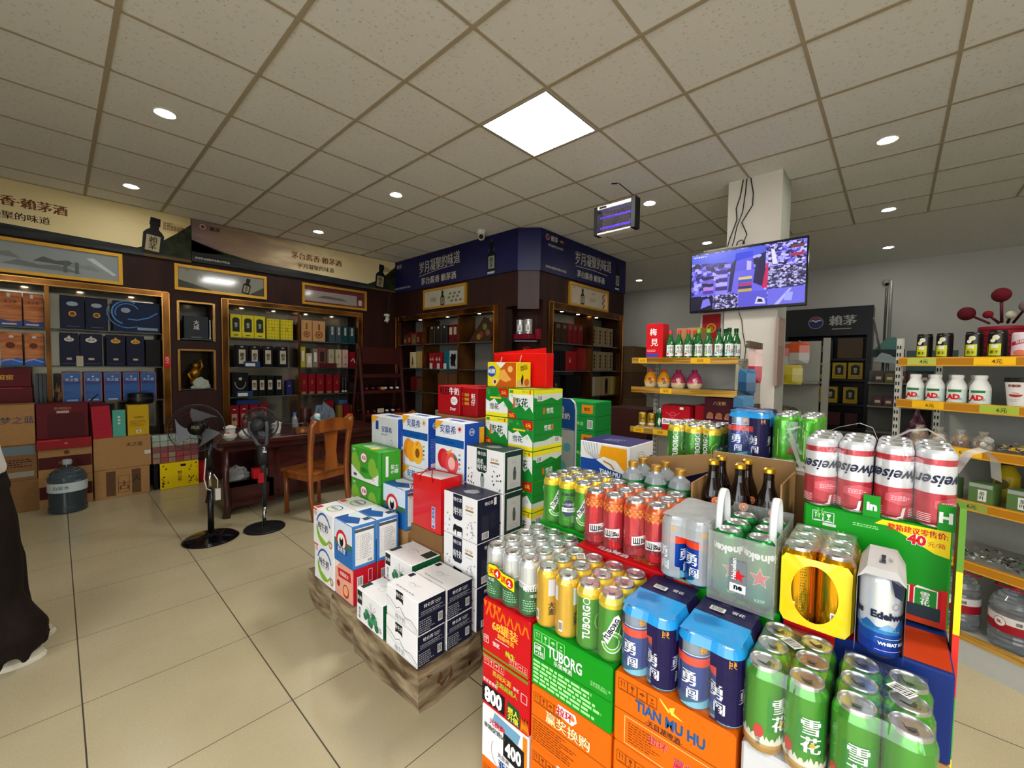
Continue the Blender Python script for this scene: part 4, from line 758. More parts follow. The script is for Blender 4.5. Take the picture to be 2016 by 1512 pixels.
for s_ in (-1, 1): b.tube([Vector((fx-.012, fy, .70)), Vector((fx-.012, fy, .73))+e1*.035*s_, Vector(hc)-ax*.05+e1*.068*s_-Vector((0, 0, .04)), Vector(hc)-ax*.05+e1*.062*s_+Vector((0, 0, .03))], .014, M('#4a4c50', .35), 10)
b.obj('neck_fork', t)
b = MB(); b.tube([hc-ax*.105, hc-ax*.09, hc-ax*.02], .05, FG, 24, rs=[.03, .048, .058]); b.obj('motor', t)
b = MB(); bladeset(b, hc+ax*.02, ax, .115, 5, M('#242528', .35), w=.8); b.obj('blades', t)
b = MB()
for k in range(64):
    a = 2*pi*k/64; d = e1*cos(a)+e2*sin(a); b.tube([hc+d*.055-ax*.045, hc+d*.10-ax*.04, hc+d*.138, hc+d*.10+ax*.05, hc+d*.03+ax*.055], .0016, M('#34363a', .35), 4)
wring(b, hc, ax, .139, .006, FG); wring(b, hc-ax*.042, ax, .09, .002, FG, 40, 4); b.obj('guard', t)
b = MB(); f = P3((fx-.012, fy-.037, .66), (.83, -.55, 0), (0, 0, 1)); b.rect(f, -.022, .0, .022, .014, OFF); b.rect(f, -.014, .02, .012, .046, OFF); b.rect(f, -.008, .026, .006, .04, M('#44464a'), off=.001); b.obj('sticker', t)
b = MB(); pts = [(fx-.02, fy-.03, .30), (fx-.03, fy-.05, .03), (fx-.12, fy-.02, .006), (fx-.165, fy+.0, .006)]; b.tube(pts, .003, FB, 6); b.obj('cord', t)
t_clip = MB().box(fx-.055, fy-.045, .41, fx-.015, fy-.02, .49, M('#a01820')); tag(t_clip.obj('red_remote', None, (fx-.035, fy-.03, .41)), 'small red box hung on the pole of the grey fan', 'box')
# ---------------------------------------------------------------- rosewood tea table
ROSE = stretched('dark_rosewood', '#24090a', '#4a1614', (4, 4, 14), .3, stops=(.3, .75), coat=.2)
t = thing('tea_table', 'long dark red carved rosewood tea table loaded with cups and bottles', 'table', (1.75, 4.75, 0))
b = MB(); b.cbox(.94, 4.38, .655, 2.60, 5.15, .70, ROSE, c=.008); b.obj('tabletop', t)
b = MB(); b.box(1.0, 4.42, .60, 2.55, 5.10, .655, ROSE); b.obj('apron', t)
b = MB()
b.box(1.02, 4.46, .26, 1.42, 4.52, .30, ROSE); b.box(1.02, 4.46, .27, 1.40, 5.05, .30, ROSE); b.box(1.02, 4.46, .10, 1.42, 4.48, .27, ROSE); b.box(1.015, 4.44, .08, 1.42, 4.47, .12, ROSE); b.box(1.015, 4.46, .08, 1.03, 5.05, .28, ROSE); b.box(1.38, 4.46, .1, 1.42, 4.50, .62, ROSE); b.box(1.02, 5.02, .1, 1.42, 5.06, .62, ROSE)
f = FR(1.04, 4.46, .12); b.frame(f, .02, .02, .32, .13, .012, M('#3a1210', .3), off=.004); b.obj('side_shelf', t)
b = MB(); b.box(1.42, 4.50, .08, 2.5, 4.54, .62, ROSE); f = FR(1.44, 4.50, .1); b.frame(f, .03, .04, .42, .47, .014, M('#4a1a16', .3), off=.005); b.frame(f, .46, .04, 1.0, .47, .014, M('#4a1a16', .3), off=.005); b.ring(f, .22, .25, .05, .09, M('#4a1a16', .3), off=.005); b.obj('front_panel', t)
for x, y in ((1.0, 4.42), (2.5, 4.42), (1.0, 5.05), (2.5, 5.05)):
    b = MB(); b.tube([(x+.02, y+.02, .62), (x+.02, y+.02, .3), (x+.035, y+.03, .12), (x+.015, y+.005, .0)], .03, ROSE, 8, rs=[.032, .026, .03, .035]); b.obj('leg', t)
zt = .7015
def item(name, label, cat, x, y, prof, mat, z=zt, n=20, extra=None):
    b = MB(); b.lathe(x, y, prof, mat, n, z0=z)
    if extra: extra(b)
    return tag(b.obj(name, None, (x, y, z)), label, cat)
item('lidded_cup', 'white lidded tea cup behind the black fan', 'cup', 1.10, 4.62, [(.0005, 0), (.03, 0), (.042, .04), (.045, .09), (.055, .095), (.05, .105), (.012, .12), (.0005, .122)], OFF, extra=lambda b: b.disc(FC(1.10, 4.62, .042, .7, 240), 0, .05, .014, RED))
item('tea_bowl', 'low white bowl near the left end of the tea table', 'bowl', 1.06, 4.47, [(.0005, .005), (.03, 0), (.055, .03), (.06, .055), (.056, .055), (.05, .03), (.0005, .012)], OFF)
item('tea_bowl', 'white rounded bowl beside the checked canister', 'bowl', 1.2, 4.5, [(.0005, 0), (.035, 0), (.06, .03), (.062, .05), (.04, .08), (.02, .09), (.0005, .09)], OFF)
item('tea_tray', 'round pale tray under the white bowls on the tea table', 'tray', 1.24, 4.44+.06, [(.0005, -.001), (.001, -.001), (.0005, 0)], OFF) if False else None
def chk(b):
    f = FC(1.36, 4.56, .05, zt, 245)
    for i in range(-3, 4):
        for j in range(2): b.line(f, [(.014*i, .05+.014*j), (.014*i+.014, .064+.014*j)], .0018, INK); b.line(f, [(.014*i+.014, .05+.014*j), (.014*i, .064+.014*j)], .0018, INK)
item('checked_canister', 'pale canister with a crossed pattern and green lid between the fans', 'canister', 1.36, 4.56, [(.0005, 0), (.05, 0), (.05, .12), (.042, .125), (.042, .145, M('#5d8a5a')), (.02, .15), (.0005, .15)], M('#8fa0a0', .5), extra=chk)
item('red_tin', 'small red tin behind the fans on the tea table', 'tin', 1.28, 4.75, [(.0005, 0), (.04, 0), (.04, .12), (.0005, .121)], M('#b01c24', .4))
item('lidded_cup', 'second white lidded cup, behind the grey fan guard', 'cup', 1.5, 4.62, [(.0005, 0), (.035, 0), (.045, .05), (.047, .1), (.055, .105), (.012, .125), (.0005, .126)], OFF)
item('soda_bottle', 'small clear bottle with a blue cap right of the grey fan', 'bottle', 1.80, 4.95, [(.0005, 0), (.03, 0), (.03, .09), (.014, .13), (.014, .14), (.018, .141, M('#3a6ac0')), (.018, .16), (.0005, .161)], M('#a9b2b4', .1, trans=.5, noise=0))
item('soda_bottle', 'dark slim bottle right of the blue capped one', 'bottle', 2.08, 5.0, [(.0005, 0), (.028, 0), (.028, .12), (.012, .16), (.012, .2), (.0005, .2)], M('#14110f', .15))
item('tea_can', 'dark wooden canister left of the grey cloth on the tea table', 'canister', 1.93, 4.98, [(.0005, 0), (.06, 0), (.065, .1), (.06, .2), (.0005, .21)], M('#3a1610', .3))
item('thermos', 'light blue bottle with a white cap above the chair back', 'bottle', 1.86, 4.50, [(.0005, 0), (.038, 0), (.042, .04), (.042, .11), (.028, .14), (.028, .145), (.032, .146, OFF), (.032, .165), (.02, .185), (.0005, .186)], M('#5fb0c0', .3, noise=.03), extra=lambda b: b.lathe(1.86, 4.50, [(.0425, .05), (.0425, .09)], OFF, 20, z0=zt))
item('orange_tin', 'orange red tin right of the grey cloth', 'tin', 2.44, 4.95, [(.0005, 0), (.04, 0), (.04, .085), (.03, .1), (.0005, .101)], M('#c23a18', .35))
crumple('draped_jacket', (2.05, 4.78, zt), .15, .1, .27, M('#596570', .8), 'grey blue jacket heaped on the tea table behind the chair', 'jacket', 11, 22)
b = MB(); b.cbox(1.62, 4.42, zt, 1.74, 4.5, zt+.06, M('#6a3f20')); f = FR(1.62, 4.42, zt); b.disc(f, .06, .03, .02, M('#a9743a')); tag(b.obj('wooden_box', None, (1.68, 4.46, zt)), 'small brown wooden box on the table edge right of the grey fan', 'box')
b = MB(); P = []
for k in range(5): b.tube([(1.66+.05*k, 4.62, zt+.003), (1.66+.05*k, 4.62, zt+.08)], .003, M('#8c9096', .25, .9), 6)
b.tube([(1.65, 4.62, zt+.08), (1.87, 4.62, zt+.08)], .003, M('#8c9096', .25, .9), 6); b.tube([(1.65, 4.62, zt+.004), (1.87, 4.62, zt+.004)], .003, M('#8c9096', .25, .9), 6); tag(b.obj('wire_rack', None, (1.76, 4.62, zt)), 'small wire rack standing on the tea table left of the blue bottle', 'rack')
crumple('plastic_bag', (1.14, 4.6, .302), .12, .05, .13, M('#8d8f8c', .25, trans=.3), 'shiny clear plastic bag on the side shelf of the tea table', 'bag', 9)
b = MB(); b.cbox(1.25, 4.47, .305, 1.33, 4.55, .40, M('#b3141c', .35)); tag(b.obj('red_packet', None, (1.29, 4.5, .305)), 'small red packet on the side shelf of the tea table', 'packet')
# ---------------------------------------------------------------- wooden chairs
OAK = stretched('orange_brown_wood', '#6a3008', '#a05a1e', (10, 10, 2.5), .32, stops=(.3, .75), coat=.3)
def chair(label, x, y, rz):
    t = thing('dining_chair', label, 'chair', (x, y, 0)); X0 = x; Y0 = y
    # local: back at -y, faces +y
    for s_ in (-1, 1):
        b = MB(); b.tube([(x+.175*s_, y+.19, .40), (x+.172*s_, y+.19, .0)], .023, OAK, 4, rs=[.028, .022]); b.obj('leg', t)
        b = MB(); b.tube([(x+.19*s_, y-.24, .0), (x+.195*s_, y-.20, .2), (x+.195*s_, y-.185, .42), (x+.20*s_, y-.20, .65), (x+.205*s_, y-.235, .86), (x+.185*s_, y-.25, .915)], .024, OAK, 6, rs=[.024, .024, .026, .026, .034, .03]); b.obj('leg', t)
    b = MB(); b.cbox(x-.215, y-.19, .40, x+.215, y+.225, .43, OAK, c=.006); b.box(x-.19, y-.18, .345, x+.19, y-.155, .40, OAK); b.box(x-.18, y+.17, .35, x+.18, y+.19, .40, OAK); b.box(x-.195, y-.16, .35, x-.17, y+.18, .40, OAK); b.box(x+.17, y-.16, .35, x+.195, y+.18, .40, OAK); b.obj('seat', t)
    b = MB(); f = FR(x-.2, y-.262, 0); b.prism([(0.0, .80), (.03, .79), (.06, .80), (.34, .80), (.37, .79), (.40, .80), (.42, .90), (.40, .93), (.33, .905), (.2, .92), (.07, .905), (0, .93), (-.02, .90)], f, .035, OAK); b.obj('top_rail', t)
    b = MB(); b.prism([(.13, .43), (.27, .43), (.25, .6), (.27, .81), (.13, .81), (.15, .6)], FR(x-.2, y-.225, 0), .02, OAK); b.obj('back_splat', t)
    t.rotation_euler = (0, 0, radians(rz)); return t
chair('orange brown wooden chair with a broad back splat, nearest the milk cartons', 1.66, 4.05, 14)
chair('second orange brown wooden chair mostly hidden behind the milk cartons', 2.36, 4.02, 6)
# ---------------------------------------------------------------- wine rack
t = thing('wine_rack', 'dark wooden sloping rack with lying bottles between the two display cabinets', 'rack', (3.25, 5.55, 0)); RW = M('#3a1410', .45)
for x in (2.92, 3.58):
    b = MB(); b.tube([(x, 5.42, 0), (x+.0, 5.62, 1.66)], .03, RW, 4); b.tube([(x, 5.95, 0), (x, 5.64, 1.66)], .025, RW, 4); b.obj('side_post', t)
b = MB(); b.box(2.92, 5.6, 1.42, 3.58, 5.64, 1.66, RW); b.obj('header_board', t)
for z, y in ((.35, 5.46), (.66, 5.5), (.99, 5.54), (1.22, 5.57)):
    b = MB(); b.box(2.92, y, z, 3.58, y+.28, z+.02, RW); b.box(2.92, y-.005, z, 3.58, y+.015, z+.05, RW); b.obj('shelf', t)
for j, z in enumerate((.68+.055, 1.01+.055)):
    for k in range(6):
        x = 2.99+.1*k; y = 5.52+.04*j; cap = OFF if (k > 2 and j) or (k in (2, 3, 4) and not j) else M('#7c1826', .3); m = M('#15100e', .15)
        b = MB(); b.tube([(x, y+.26, z), (x, y+.09, z), (x, y+.06, z), (x, y+.03, z)], .036, m, 12, rs=[.036, .036, .02, .014]); b.tube([(x, y+.04, z), (x, y-.03, z)], .0155, cap, 10)
        tag(b.obj('wine_bottle', None, (x, y+.1, z-.036)), '%s wine bottle lying on the %s rack shelf, %s cap' % (ORD[k], ('lower', 'upper')[j], 'white' if cap is OFF else 'red'), 'bottle', 'wine bottles lying in the rack')
b = MB(); b.box(3.12, 5.48, .715, 3.22, 5.485, .775, PALE); tag(b.obj('price_card', None, (3.17, 5.482, .715)), 'cream price card on the lower rack shelf', 'card')
b = MB(); b.box(3.2, 5.53, 1.045, 3.27, 5.535, 1.085, M('#a98f52')); tag(b.obj('price_card', None, (3.23, 5.53, 1.045)), 'small tan price card on the upper rack shelf', 'card')
# ---------------------------------------------------------------- cameras and the insect lamp
b = MB(); b.lathe(3.68, 6.17, [(.0005, -.0), (.045, 0), (.048, .02), (.04, .035), (.0005, .04)], OFF, 20, z0=2.20); b.ball((3.68, 6.15, 2.17), .034, OFF); b.tube([(3.68, 6.13, 2.16), (3.62, 6.10, 2.10)], .03, OFF, 12); b.ball((3.61, 6.09, 2.09), .02, BLACK)
b.tube([(3.70, 6.19, 2.22), (3.74, 6.19, 2.5), (3.78, 6.19, 2.6)], .003, M('#55504a'), 4); tag(b.obj('dome_camera', None, (3.68, 6.17, 2.1)), 'white security camera on the dark wall near the rack', 'camera')
b = MB(); b.lathe(3.63, 3.88, [(.0005, 0), (.055, 0), (.058, -.015), (.052, -.05), (.0005, -.055)], OFF, 24, z0=H-.001); b.ball((3.63, 3.88, H-.075), .048, M('#bdb8ac', .35)); b.ball((3.605, 3.855, H-.085), .028, M('#08080a', .1)); tag(b.obj('dome_camera', None, (3.63, 3.88, H-.12)), 'white dome camera on the ceiling above the navy banner', 'camera')
t = thing('insect_lamp', 'black framed insect lamp with violet tubes hanging from the ceiling', 'insect lamp', (3.3, 1.83, 2.59))
b = MB(); b.cbox(3.27, 2.0, 2.585, 3.36, 2.035, 2.83, BLACK); b.obj('side_cap', t); b = MB(); b.cbox(3.27, 1.64, 2.585, 3.36, 1.68, 2.845, BLACK); b.obj('side_cap', t)
b = MB(); b.cbox(3.27, 1.68, 2.80, 3.36, 2.0, 2.83, OFF); b.rect(FL(3.27, 2.0, 2.80), .02, .006, .09, .024, BLACK); b.obj('top_bar', t); MB().cbox(3.27, 1.68, 2.585, 3.36, 2.0, 2.60, OFF).obj('bottom_bar', t)
b = MB(); g = M('#35323c', .4)
for k in range(33): y = 1.685+.0098*k; b.box(3.272, y, 2.60, 3.275, y+.0016, 2.80, g); b.box(3.355, y, 2.60, 3.358, y+.0016, 2.80, g)
for k in range(6): b.box(3.272, 1.68, 2.62+.033*k, 3.2745, 2.0, 2.622+.033*k, g)
b.obj('grille', t)
UV = M('#2a1a50', .4, noise=0, emit='#6a3cf0', estr=1.3, name='lit_violet_tube')
for z in (2.65, 2.74): MB().cyl((3.315, 1.69, z), (3.315, 1.99, z), .009, UV).obj('uv_tube', t)
b = MB(); b.tube([(3.31, 1.66, 2.84), (3.36, 1.75, 2.93), (3.47, 1.9, 3.07), (3.5, 1.94, 3.098)], .004, BLACK, 6); b.tube([(3.5, 1.94, 3.095), (3.47, 1.98, 3.093)], .006, BLACK, 6); b.obj('cord', t)
# ================================================================ taped platform with milk cartons
TP = stretched('grimy_packing_tape', '#4c3824', '#9c8a6c', (5, 5, 22), .38, stops=(.35, .62), bump=.5); TP2 = stretched('dusty_tape_top', '#6e5c44', '#a3957c', (8, 3, 8), .5, stops=(.3, .7), bump=.3)
def rough_block(b, x0, y0, z0, x1, y1, z1, mat, seed=1, j=.008, top=None):
    r = random.Random(seed); nx, ny, nz = max(2, int((x1-x0)/.09)), max(2, int((y1-y0)/.09)), 3
    def P(i, k, l):
        x, y, z = x0+(x1-x0)*i/nx, y0+(y1-y0)*k/ny, z0+(z1-z0)*l/nz; rr = random.Random(seed*7919+i*131+k*17+l)
        e = (1 if i in (0, nx) else 0)+(1 if k in (0, ny) else 0)+(1 if l in (0, nz) else 0); q = .006*(e-1)
        return (x+rr.uniform(-j, j)+(q if i == 0 else -q if i == nx else 0), y+rr.uniform(-j, j)+(q if k == 0 else -q if k == ny else 0), z if l == 0 else z+(rr.uniform(-j, j)*.4 if l < nz else -rr.uniform(0, .003)))
    for i in range(nx):
        for k in range(ny): b.add([P(i, k, nz), P(i+1, k, nz), P(i+1, k+1, nz), P(i, k+1, nz)], [(0, 1, 2, 3)], top or mat, True)
    for l in range(nz):
        for i in range(nx):
            for k in (0, ny): b.add([P(i, k, l), P(i+1, k, l), P(i+1, k, l+1), P(i, k, l+1)], [(0, 1, 2, 3)], mat, True)
        for k in range(ny):
            for i in (0, nx): b.add([P(i, k, l), P(i, k+1, l), P(i, k+1, l+1), P(i, k, l+1)], [(0, 1, 2, 3)], mat, True)
t = thing('display_platform', 'low brown platform wrapped in grimy packing tape under the milk cartons', 'platform', (1.6, 1.9, 0))
for s_, (y0, y1, x0) in enumerate(((1.365, 1.93, .955), (1.935, 2.20, .965), (2.205, 2.56, .985))):
    b = MB(); rough_block(b, x0, y0, 0, 1.32, y1, .188, TP, 3+s_, top=TP2)
    if s_ == 0:
        f = FR(.97, 1.36, 0); r = random.Random(2)
        for k in range(7): u, v = .04+.035*k, .06+.08*r.random(); b.poly(f, [(u+r.uniform(-.03, .03), v+r.uniform(-.03, .03)) for _ in range(4)], M('#5a3a22', .7), off=.006)
    b.obj('wrapped_block', t)
b = MB(); rough_block(b, 1.325, 1.37, 0, 2.28, 2.55, .188, TP, 9, top=TP2); b.obj('wrapped_block', t)
TSN = M('#191d33', .4); TSG = M('#17362c', .42); MW = M('#e6e4e2', .42, noise=.03); SK = M('#9fa3a8', .5); PGR = M('#4d555a', .5)
def cow(b, f, u, v, s, m):
    b.poly(f, [(u+s*x, v+s*y) for x, y in ((0, .3), (.05, .62), (.2, .75), (.35, .68), (.9, .66), (1.0, .55), (.98, .0), (.92, .0), (.9, .32), (.45, .28), (.42, 0), (.36, 0), (.34, .3), (.2, .35), (.1, .1))], m)
def a_ts(bl, fl, fr, ft, dx, dy, dz):
    b = bl; b.rect(fr, .002, .002, dx-.002, dz-.002, TSN, off=.0004)
    b.poly(fl, [(dy*.32, dz-.002), (dy*.55, dz-.002), (dy*.55, dz*.62), (dy*.5, dz*.68), (dy*.4, dz*.7), (dy*.32, dz*.66)], BLACK); b.text(fl, '特仑苏', dy*.435, dz*.85, .02, WHITE)
    b.line(fl, [(0, dz*.62), (dy*.15, dz*.56), (dy*.33, dz*.4), (dy*.45, dz*.5), (dy*.6, dz*.3), (dy*.8, dz*.32), (dy, dz*.15)], .0022, PGR); b.line(fl, [(0, dz*.5), (dy*.3, dz*.3), (dy*.5, dz*.36), (dy, dz*.08)], .0014, SK)
    b.text(fl, '纯牛奶', dy*.46, dz*.17, .026, SK); b.line(fl, [(0, dz*.06), (dy, dz*.06)], .0012, SK)
    b.text(fr, '特仑苏', dx*.38, dz*.82, .017, WHITE)
    for k in range(5): b.ring(fr, dx*(.62+.04*k), dz*(.83-.05*(k % 2)), .004, .005, WHITE, n=10)
    b.rect(fr, .002, dz*.55, dx-.002, dz*.56, SK, off=.001); b.lines(fr, dx*.1, dz*.58, dx*.95, dz*.7, 2, SK, seed=4, off=.001)
    b.lines(fr, dx*.05, dz*.05, dx*.6, dz*.45, 6, SK, seed=6, off=.001); b.bars(fr, dx*.72, dz*.15, dx*.88, dz*.42, BLACK, WHITE, seed=3)
    b.ring(ft, dy*.45, dx*.45, .018, .0195, SK, sy=.6); b.line(ft, [(dy*.3, dx*.45), (dy*.38, dx*.55), (dy*.5, dx*.5), (dy*.62, dx*.58)], .002, SK); b.rect(ft, dy*.05, dx*.7, dy*.16, dx*.92, TSN); b.lines(ft, dy*.2, dx*.1, dy*.8, dx*.2, 1, SK)
def a_jd(b, fl, fr, ft, dx, dy, dz):
    b.rect(fr, .002, .002, dx-.002, dz-.002, M('#14562f', .4), off=.0004)
    b.rect(fl, dy*.03, dz*.55, dy*.22, dz*.97, M('#10281e', .4)); b.text(fl, '金典', dy*.125, dz*.76, .02, WHITE); b.text(fl, '纯\n牛\n奶', dy*.12, dz*.28, .02, PGR)
    GRN = M('#3f8a5c', .5)
    for k in range(9): b.disc(fl, dy*(.35+.055*k), dz*(.3+.14*sin(k*1.3)), dz*.12, GRN if k % 2 else M('#2a6a48', .5), off=.0008+.0001*k, n=9)
    for k in range(12): b.line(fl, [(dy*.6, dz*.5), (dy*.6+.05*cos(k), dz*.5+.05*sin(k))], .0015, M('#1a4030'))
    cow(b, fl, dy*.7, dz*.12, .035, BLACK); b.text(fl, '3.6\n120', dy*.92, dz*.22, .013, PGR)
    b.rect(ft, dy*.02, dx*.12, dy*.14, dx*.5, M('#24382c')); b.poly(ft, [(dy*.7, dx*.05), (dy*.98, dx*.05), (dy*.98, dx*.5), (dy*.8, dx*.4)], M('#24382c')) if False else b.rect(ft, dy*.72, dx*.55, dy*.97, dx*.95, M('#2c3a2e'))
    b.ring(ft, dy*.45, dx*.5, .02, .0215, M('#a08c88'), sy=.6); b.line(ft, [(dy*.3, dx*.6), (dy*.45, dx*.7), (dy*.6, dx*.62)], .003, M('#a08c88')); b.text(fr, '金\n典', dx*.3, dz*.5, .02, WHITE)
def a_yl(b, fl, fr, ft, dx, dy, dz):
    BL = M('#1f62a8', .4); LG = M('#7fb32a', .45)
    b.ring(fl, dy*.52, dz*.5, dz*.40, dz*.46, BL, a0=20, a1=160); b.poly(fl, [(dy*.52+dz*.43*cos(radians(a)), dz*.5+dz*.43*sin(radians(a))) for a in range(170, 341, 10)]+[(dy*.52+dz*.2, dz*.18), (dy*.52-dz*.2, dz*.3)], LG)
    b.text(fl, '纯牛奶', dy*.5, dz*.58, .045, M('#26303a'), bold=.03); b.lines(fl, dy*.35, dz*.42, dy*.7, dz*.5, 2, SK)
    b.ring(fl, dy*.12, dz*.86, .012, .015, RED); b.text(fl, '伊利', dy*.12, dz*.86, .012, RED); b.ring(fl, dy*.88, dz*.2, .014, .02, M('#8a5a3a')); b.disc(fl, dy*.88, dz*.2, .013, M('#e0c9a0')); b.rect(fl, .003, dz-.012, dy*.2, dz-.003, M('#d8432a'))
    b.ring(ft, dy*.5, dx*.5, .045, .053, BL, sy=.8, a0=0, a1=180); b.ring(ft, dy*.5, dx*.5, .045, .053, LG, sy=.8, a0=180, a1=360); b.text(ft, '纯牛奶', dy*.5, dx*.5, .024, M('#26303a')); b.rect(ft, dy*.04, dx*.04, dy*.2, dx*.3, M('#d8432a'))
def a_panda(b, fl, fr, ft, dx, dy, dz):
    SB = M('#2468b0', .4); b.rect(fl, .002, .002, dy-.002, dz*.42, SB); b.rect(fl, .002, dz*.42, dy-.002, dz*.55, M('#3a6a4a', .5)); b.rect(fl, .002, dz*.55, dy-.002, dz-.002, M('#cfdbe6', .45), off=.0004)
    b.ring(fl, dy*.42, dz*.52, .044, .062, M('#c8262a'), a0=-10, a1=190, off=.0012); b.disc(fl, dy*.42, dz*.54, .043, M('#e8e4dc'), off=.001); b.disc(fl, dy*.42, dz*.53, .022, BLACK, off=.0013, sy=1.3); b.disc(fl, dy*.42, dz*.62, .012, WHITE, off=.0016)
    b.rect(fl, dy*.14, dz*.26, dy*.72, dz*.40, M('#1a3a7a'), off=.0014); b.text(fl, '新希望', dy*.43, dz*.33, .03, WHITE, bold=.04, off=.002)
    b.rect(fr, .002, .002, dx-.002, dz-.002, M('#3f7fc0', .4), off=.0004); b.rect(fr, dx*.12, dz*.08, dx*.9, dz*.93, WHITE); b.rect(fr, dx*.1, dz*.84, dx*.92, dz*.91, PGR, off=.0012); b.lines(fr, dx*.38, dz*.2, dx*.85, dz*.78, 14, SK, seed=2, off=.0013); b.frame(fr, dx*.17, dz*.22, dx*.34, dz*.76, .0012, SK, off=.0014)
    for k in range(7): b.rect(fr, dx*.17, dz*(.29+.07*k), dx*.34, dz*(.293+.07*k), SK, off=.0014)
    b.bars(fr, dx*.62, dz*.10, dx*.85, dz*.17, BLACK, WHITE)
    b.rect(ft, .002, .002, dy-.002, dx-.002, M('#d5dde2', .45), off=.0004); b.poly(ft, [(0.003, .003), (dy*.6, .003), (dy*.9, dx*.35), (dy*.55, dx*.7), (dy*.2, dx*.45), (.003, dx*.6)], M('#1f559c', .4)); b.rect(ft, dy*.6, dx*.7, dy*.8, dx*.97, M('#28405c'))
def a_snack(b, fl, fr, ft, dx, dy, dz):
    b.rect(fl, .002, .002, dy-.002, dz-.002, M('#e0a28a', .45), off=.0004); b.poly(fl, [(dy*.15, dz*.8), (dy*.85, dz*.85), (dy*.9, dz*.6), (dy*.2, dz*.55)], RED); b.text(fl, '桂圆莲子', dy*.52, dz*.7, .024, WHITE, off=.0015)
    b.disc(fl, dy*.6, dz*.25, .035, M('#b03018')); b.disc(fl, dy*.6, dz*.27, .026, M('#e8a070'), off=.0012); b.disc(fl, dy*.18, dz*.35, .018, M('#a01818')); b.poly(fl, [(0, dz), (dy*.3, dz), (0, dz*.75)], M('#f0d8c8'))
    b.bars(fr, dx*.15, dz*.5, dx*.4, dz*.78, BLACK, WHITE); b.frame(fr, dx*.62, dz*.55, dx*.8, dz*.9, .002, WHITE)
def a_pear(b, fl, fr, ft, dx, dy, dz):
    LGc = M('#7fae3c', .45)
    for (u, v, r_) in ((.15, .55, .055), (.25, .38, .045), (.78, .5, .055), (.9, .32, .045)): b.disc(fl, dy*u, dz*v, r_*.85, LGc, n=16, sy=1.2, off=.0006+u*.0004)
    b.poly(fl, [(.003, .003), (dy-.003, .003), (dy-.003, dz*.35), (dy*.75, dz*.14), (dy*.5, dz*.1), (dy*.2, dz*.28), (.003, dz*.42)], MW, off=.0011)
    b.ring(fl, dy*.48, dz*.72, .035, .041, M('#a82844'), sy=.8, off=.0015); b.disc(fl, dy*.48, dz*.72, .035, M('#f2e6e4'), sy=.8, off=.0014); b.text(fl, '果蔬', dy*.48, dz*.72, .026, M('#a82844'), bold=.04, off=.0018)
    b.text(fl, '生榨青汁', dy*.48, dz*.34, .032, M('#1c5a28'), bold=.04, wmax=.09); b.text(fl, '雪梨', dy*.12, dz*.9, .018, WHITE); b.rect(fl, dy*.1, dz*.1, dy*.22, dz*.18, PGR, off=.0015); b.disc(fl, dy*.82, dz*.16, .012, M('#e6a9a0'), off=.0016)
    b.text(fr, '生榨\n椰汁', dx*.7, dz*.45, .028, WHITE, rot=90, bold=.03); b.rect(fr, dx*.3, dz*.25, dx*.42, dz*.85, MW); b.rect(fr, dx*.12, 0.003, dx*.14, dz-.003, DGREEN)
    b.rect(ft, dy*.25, dx*.2, dy*.75, dx*.8, M('#9fb79a')); b.rect(ft, dy*.6, dx*.1, dy*.72, dx*.5, YEL, off=.002)
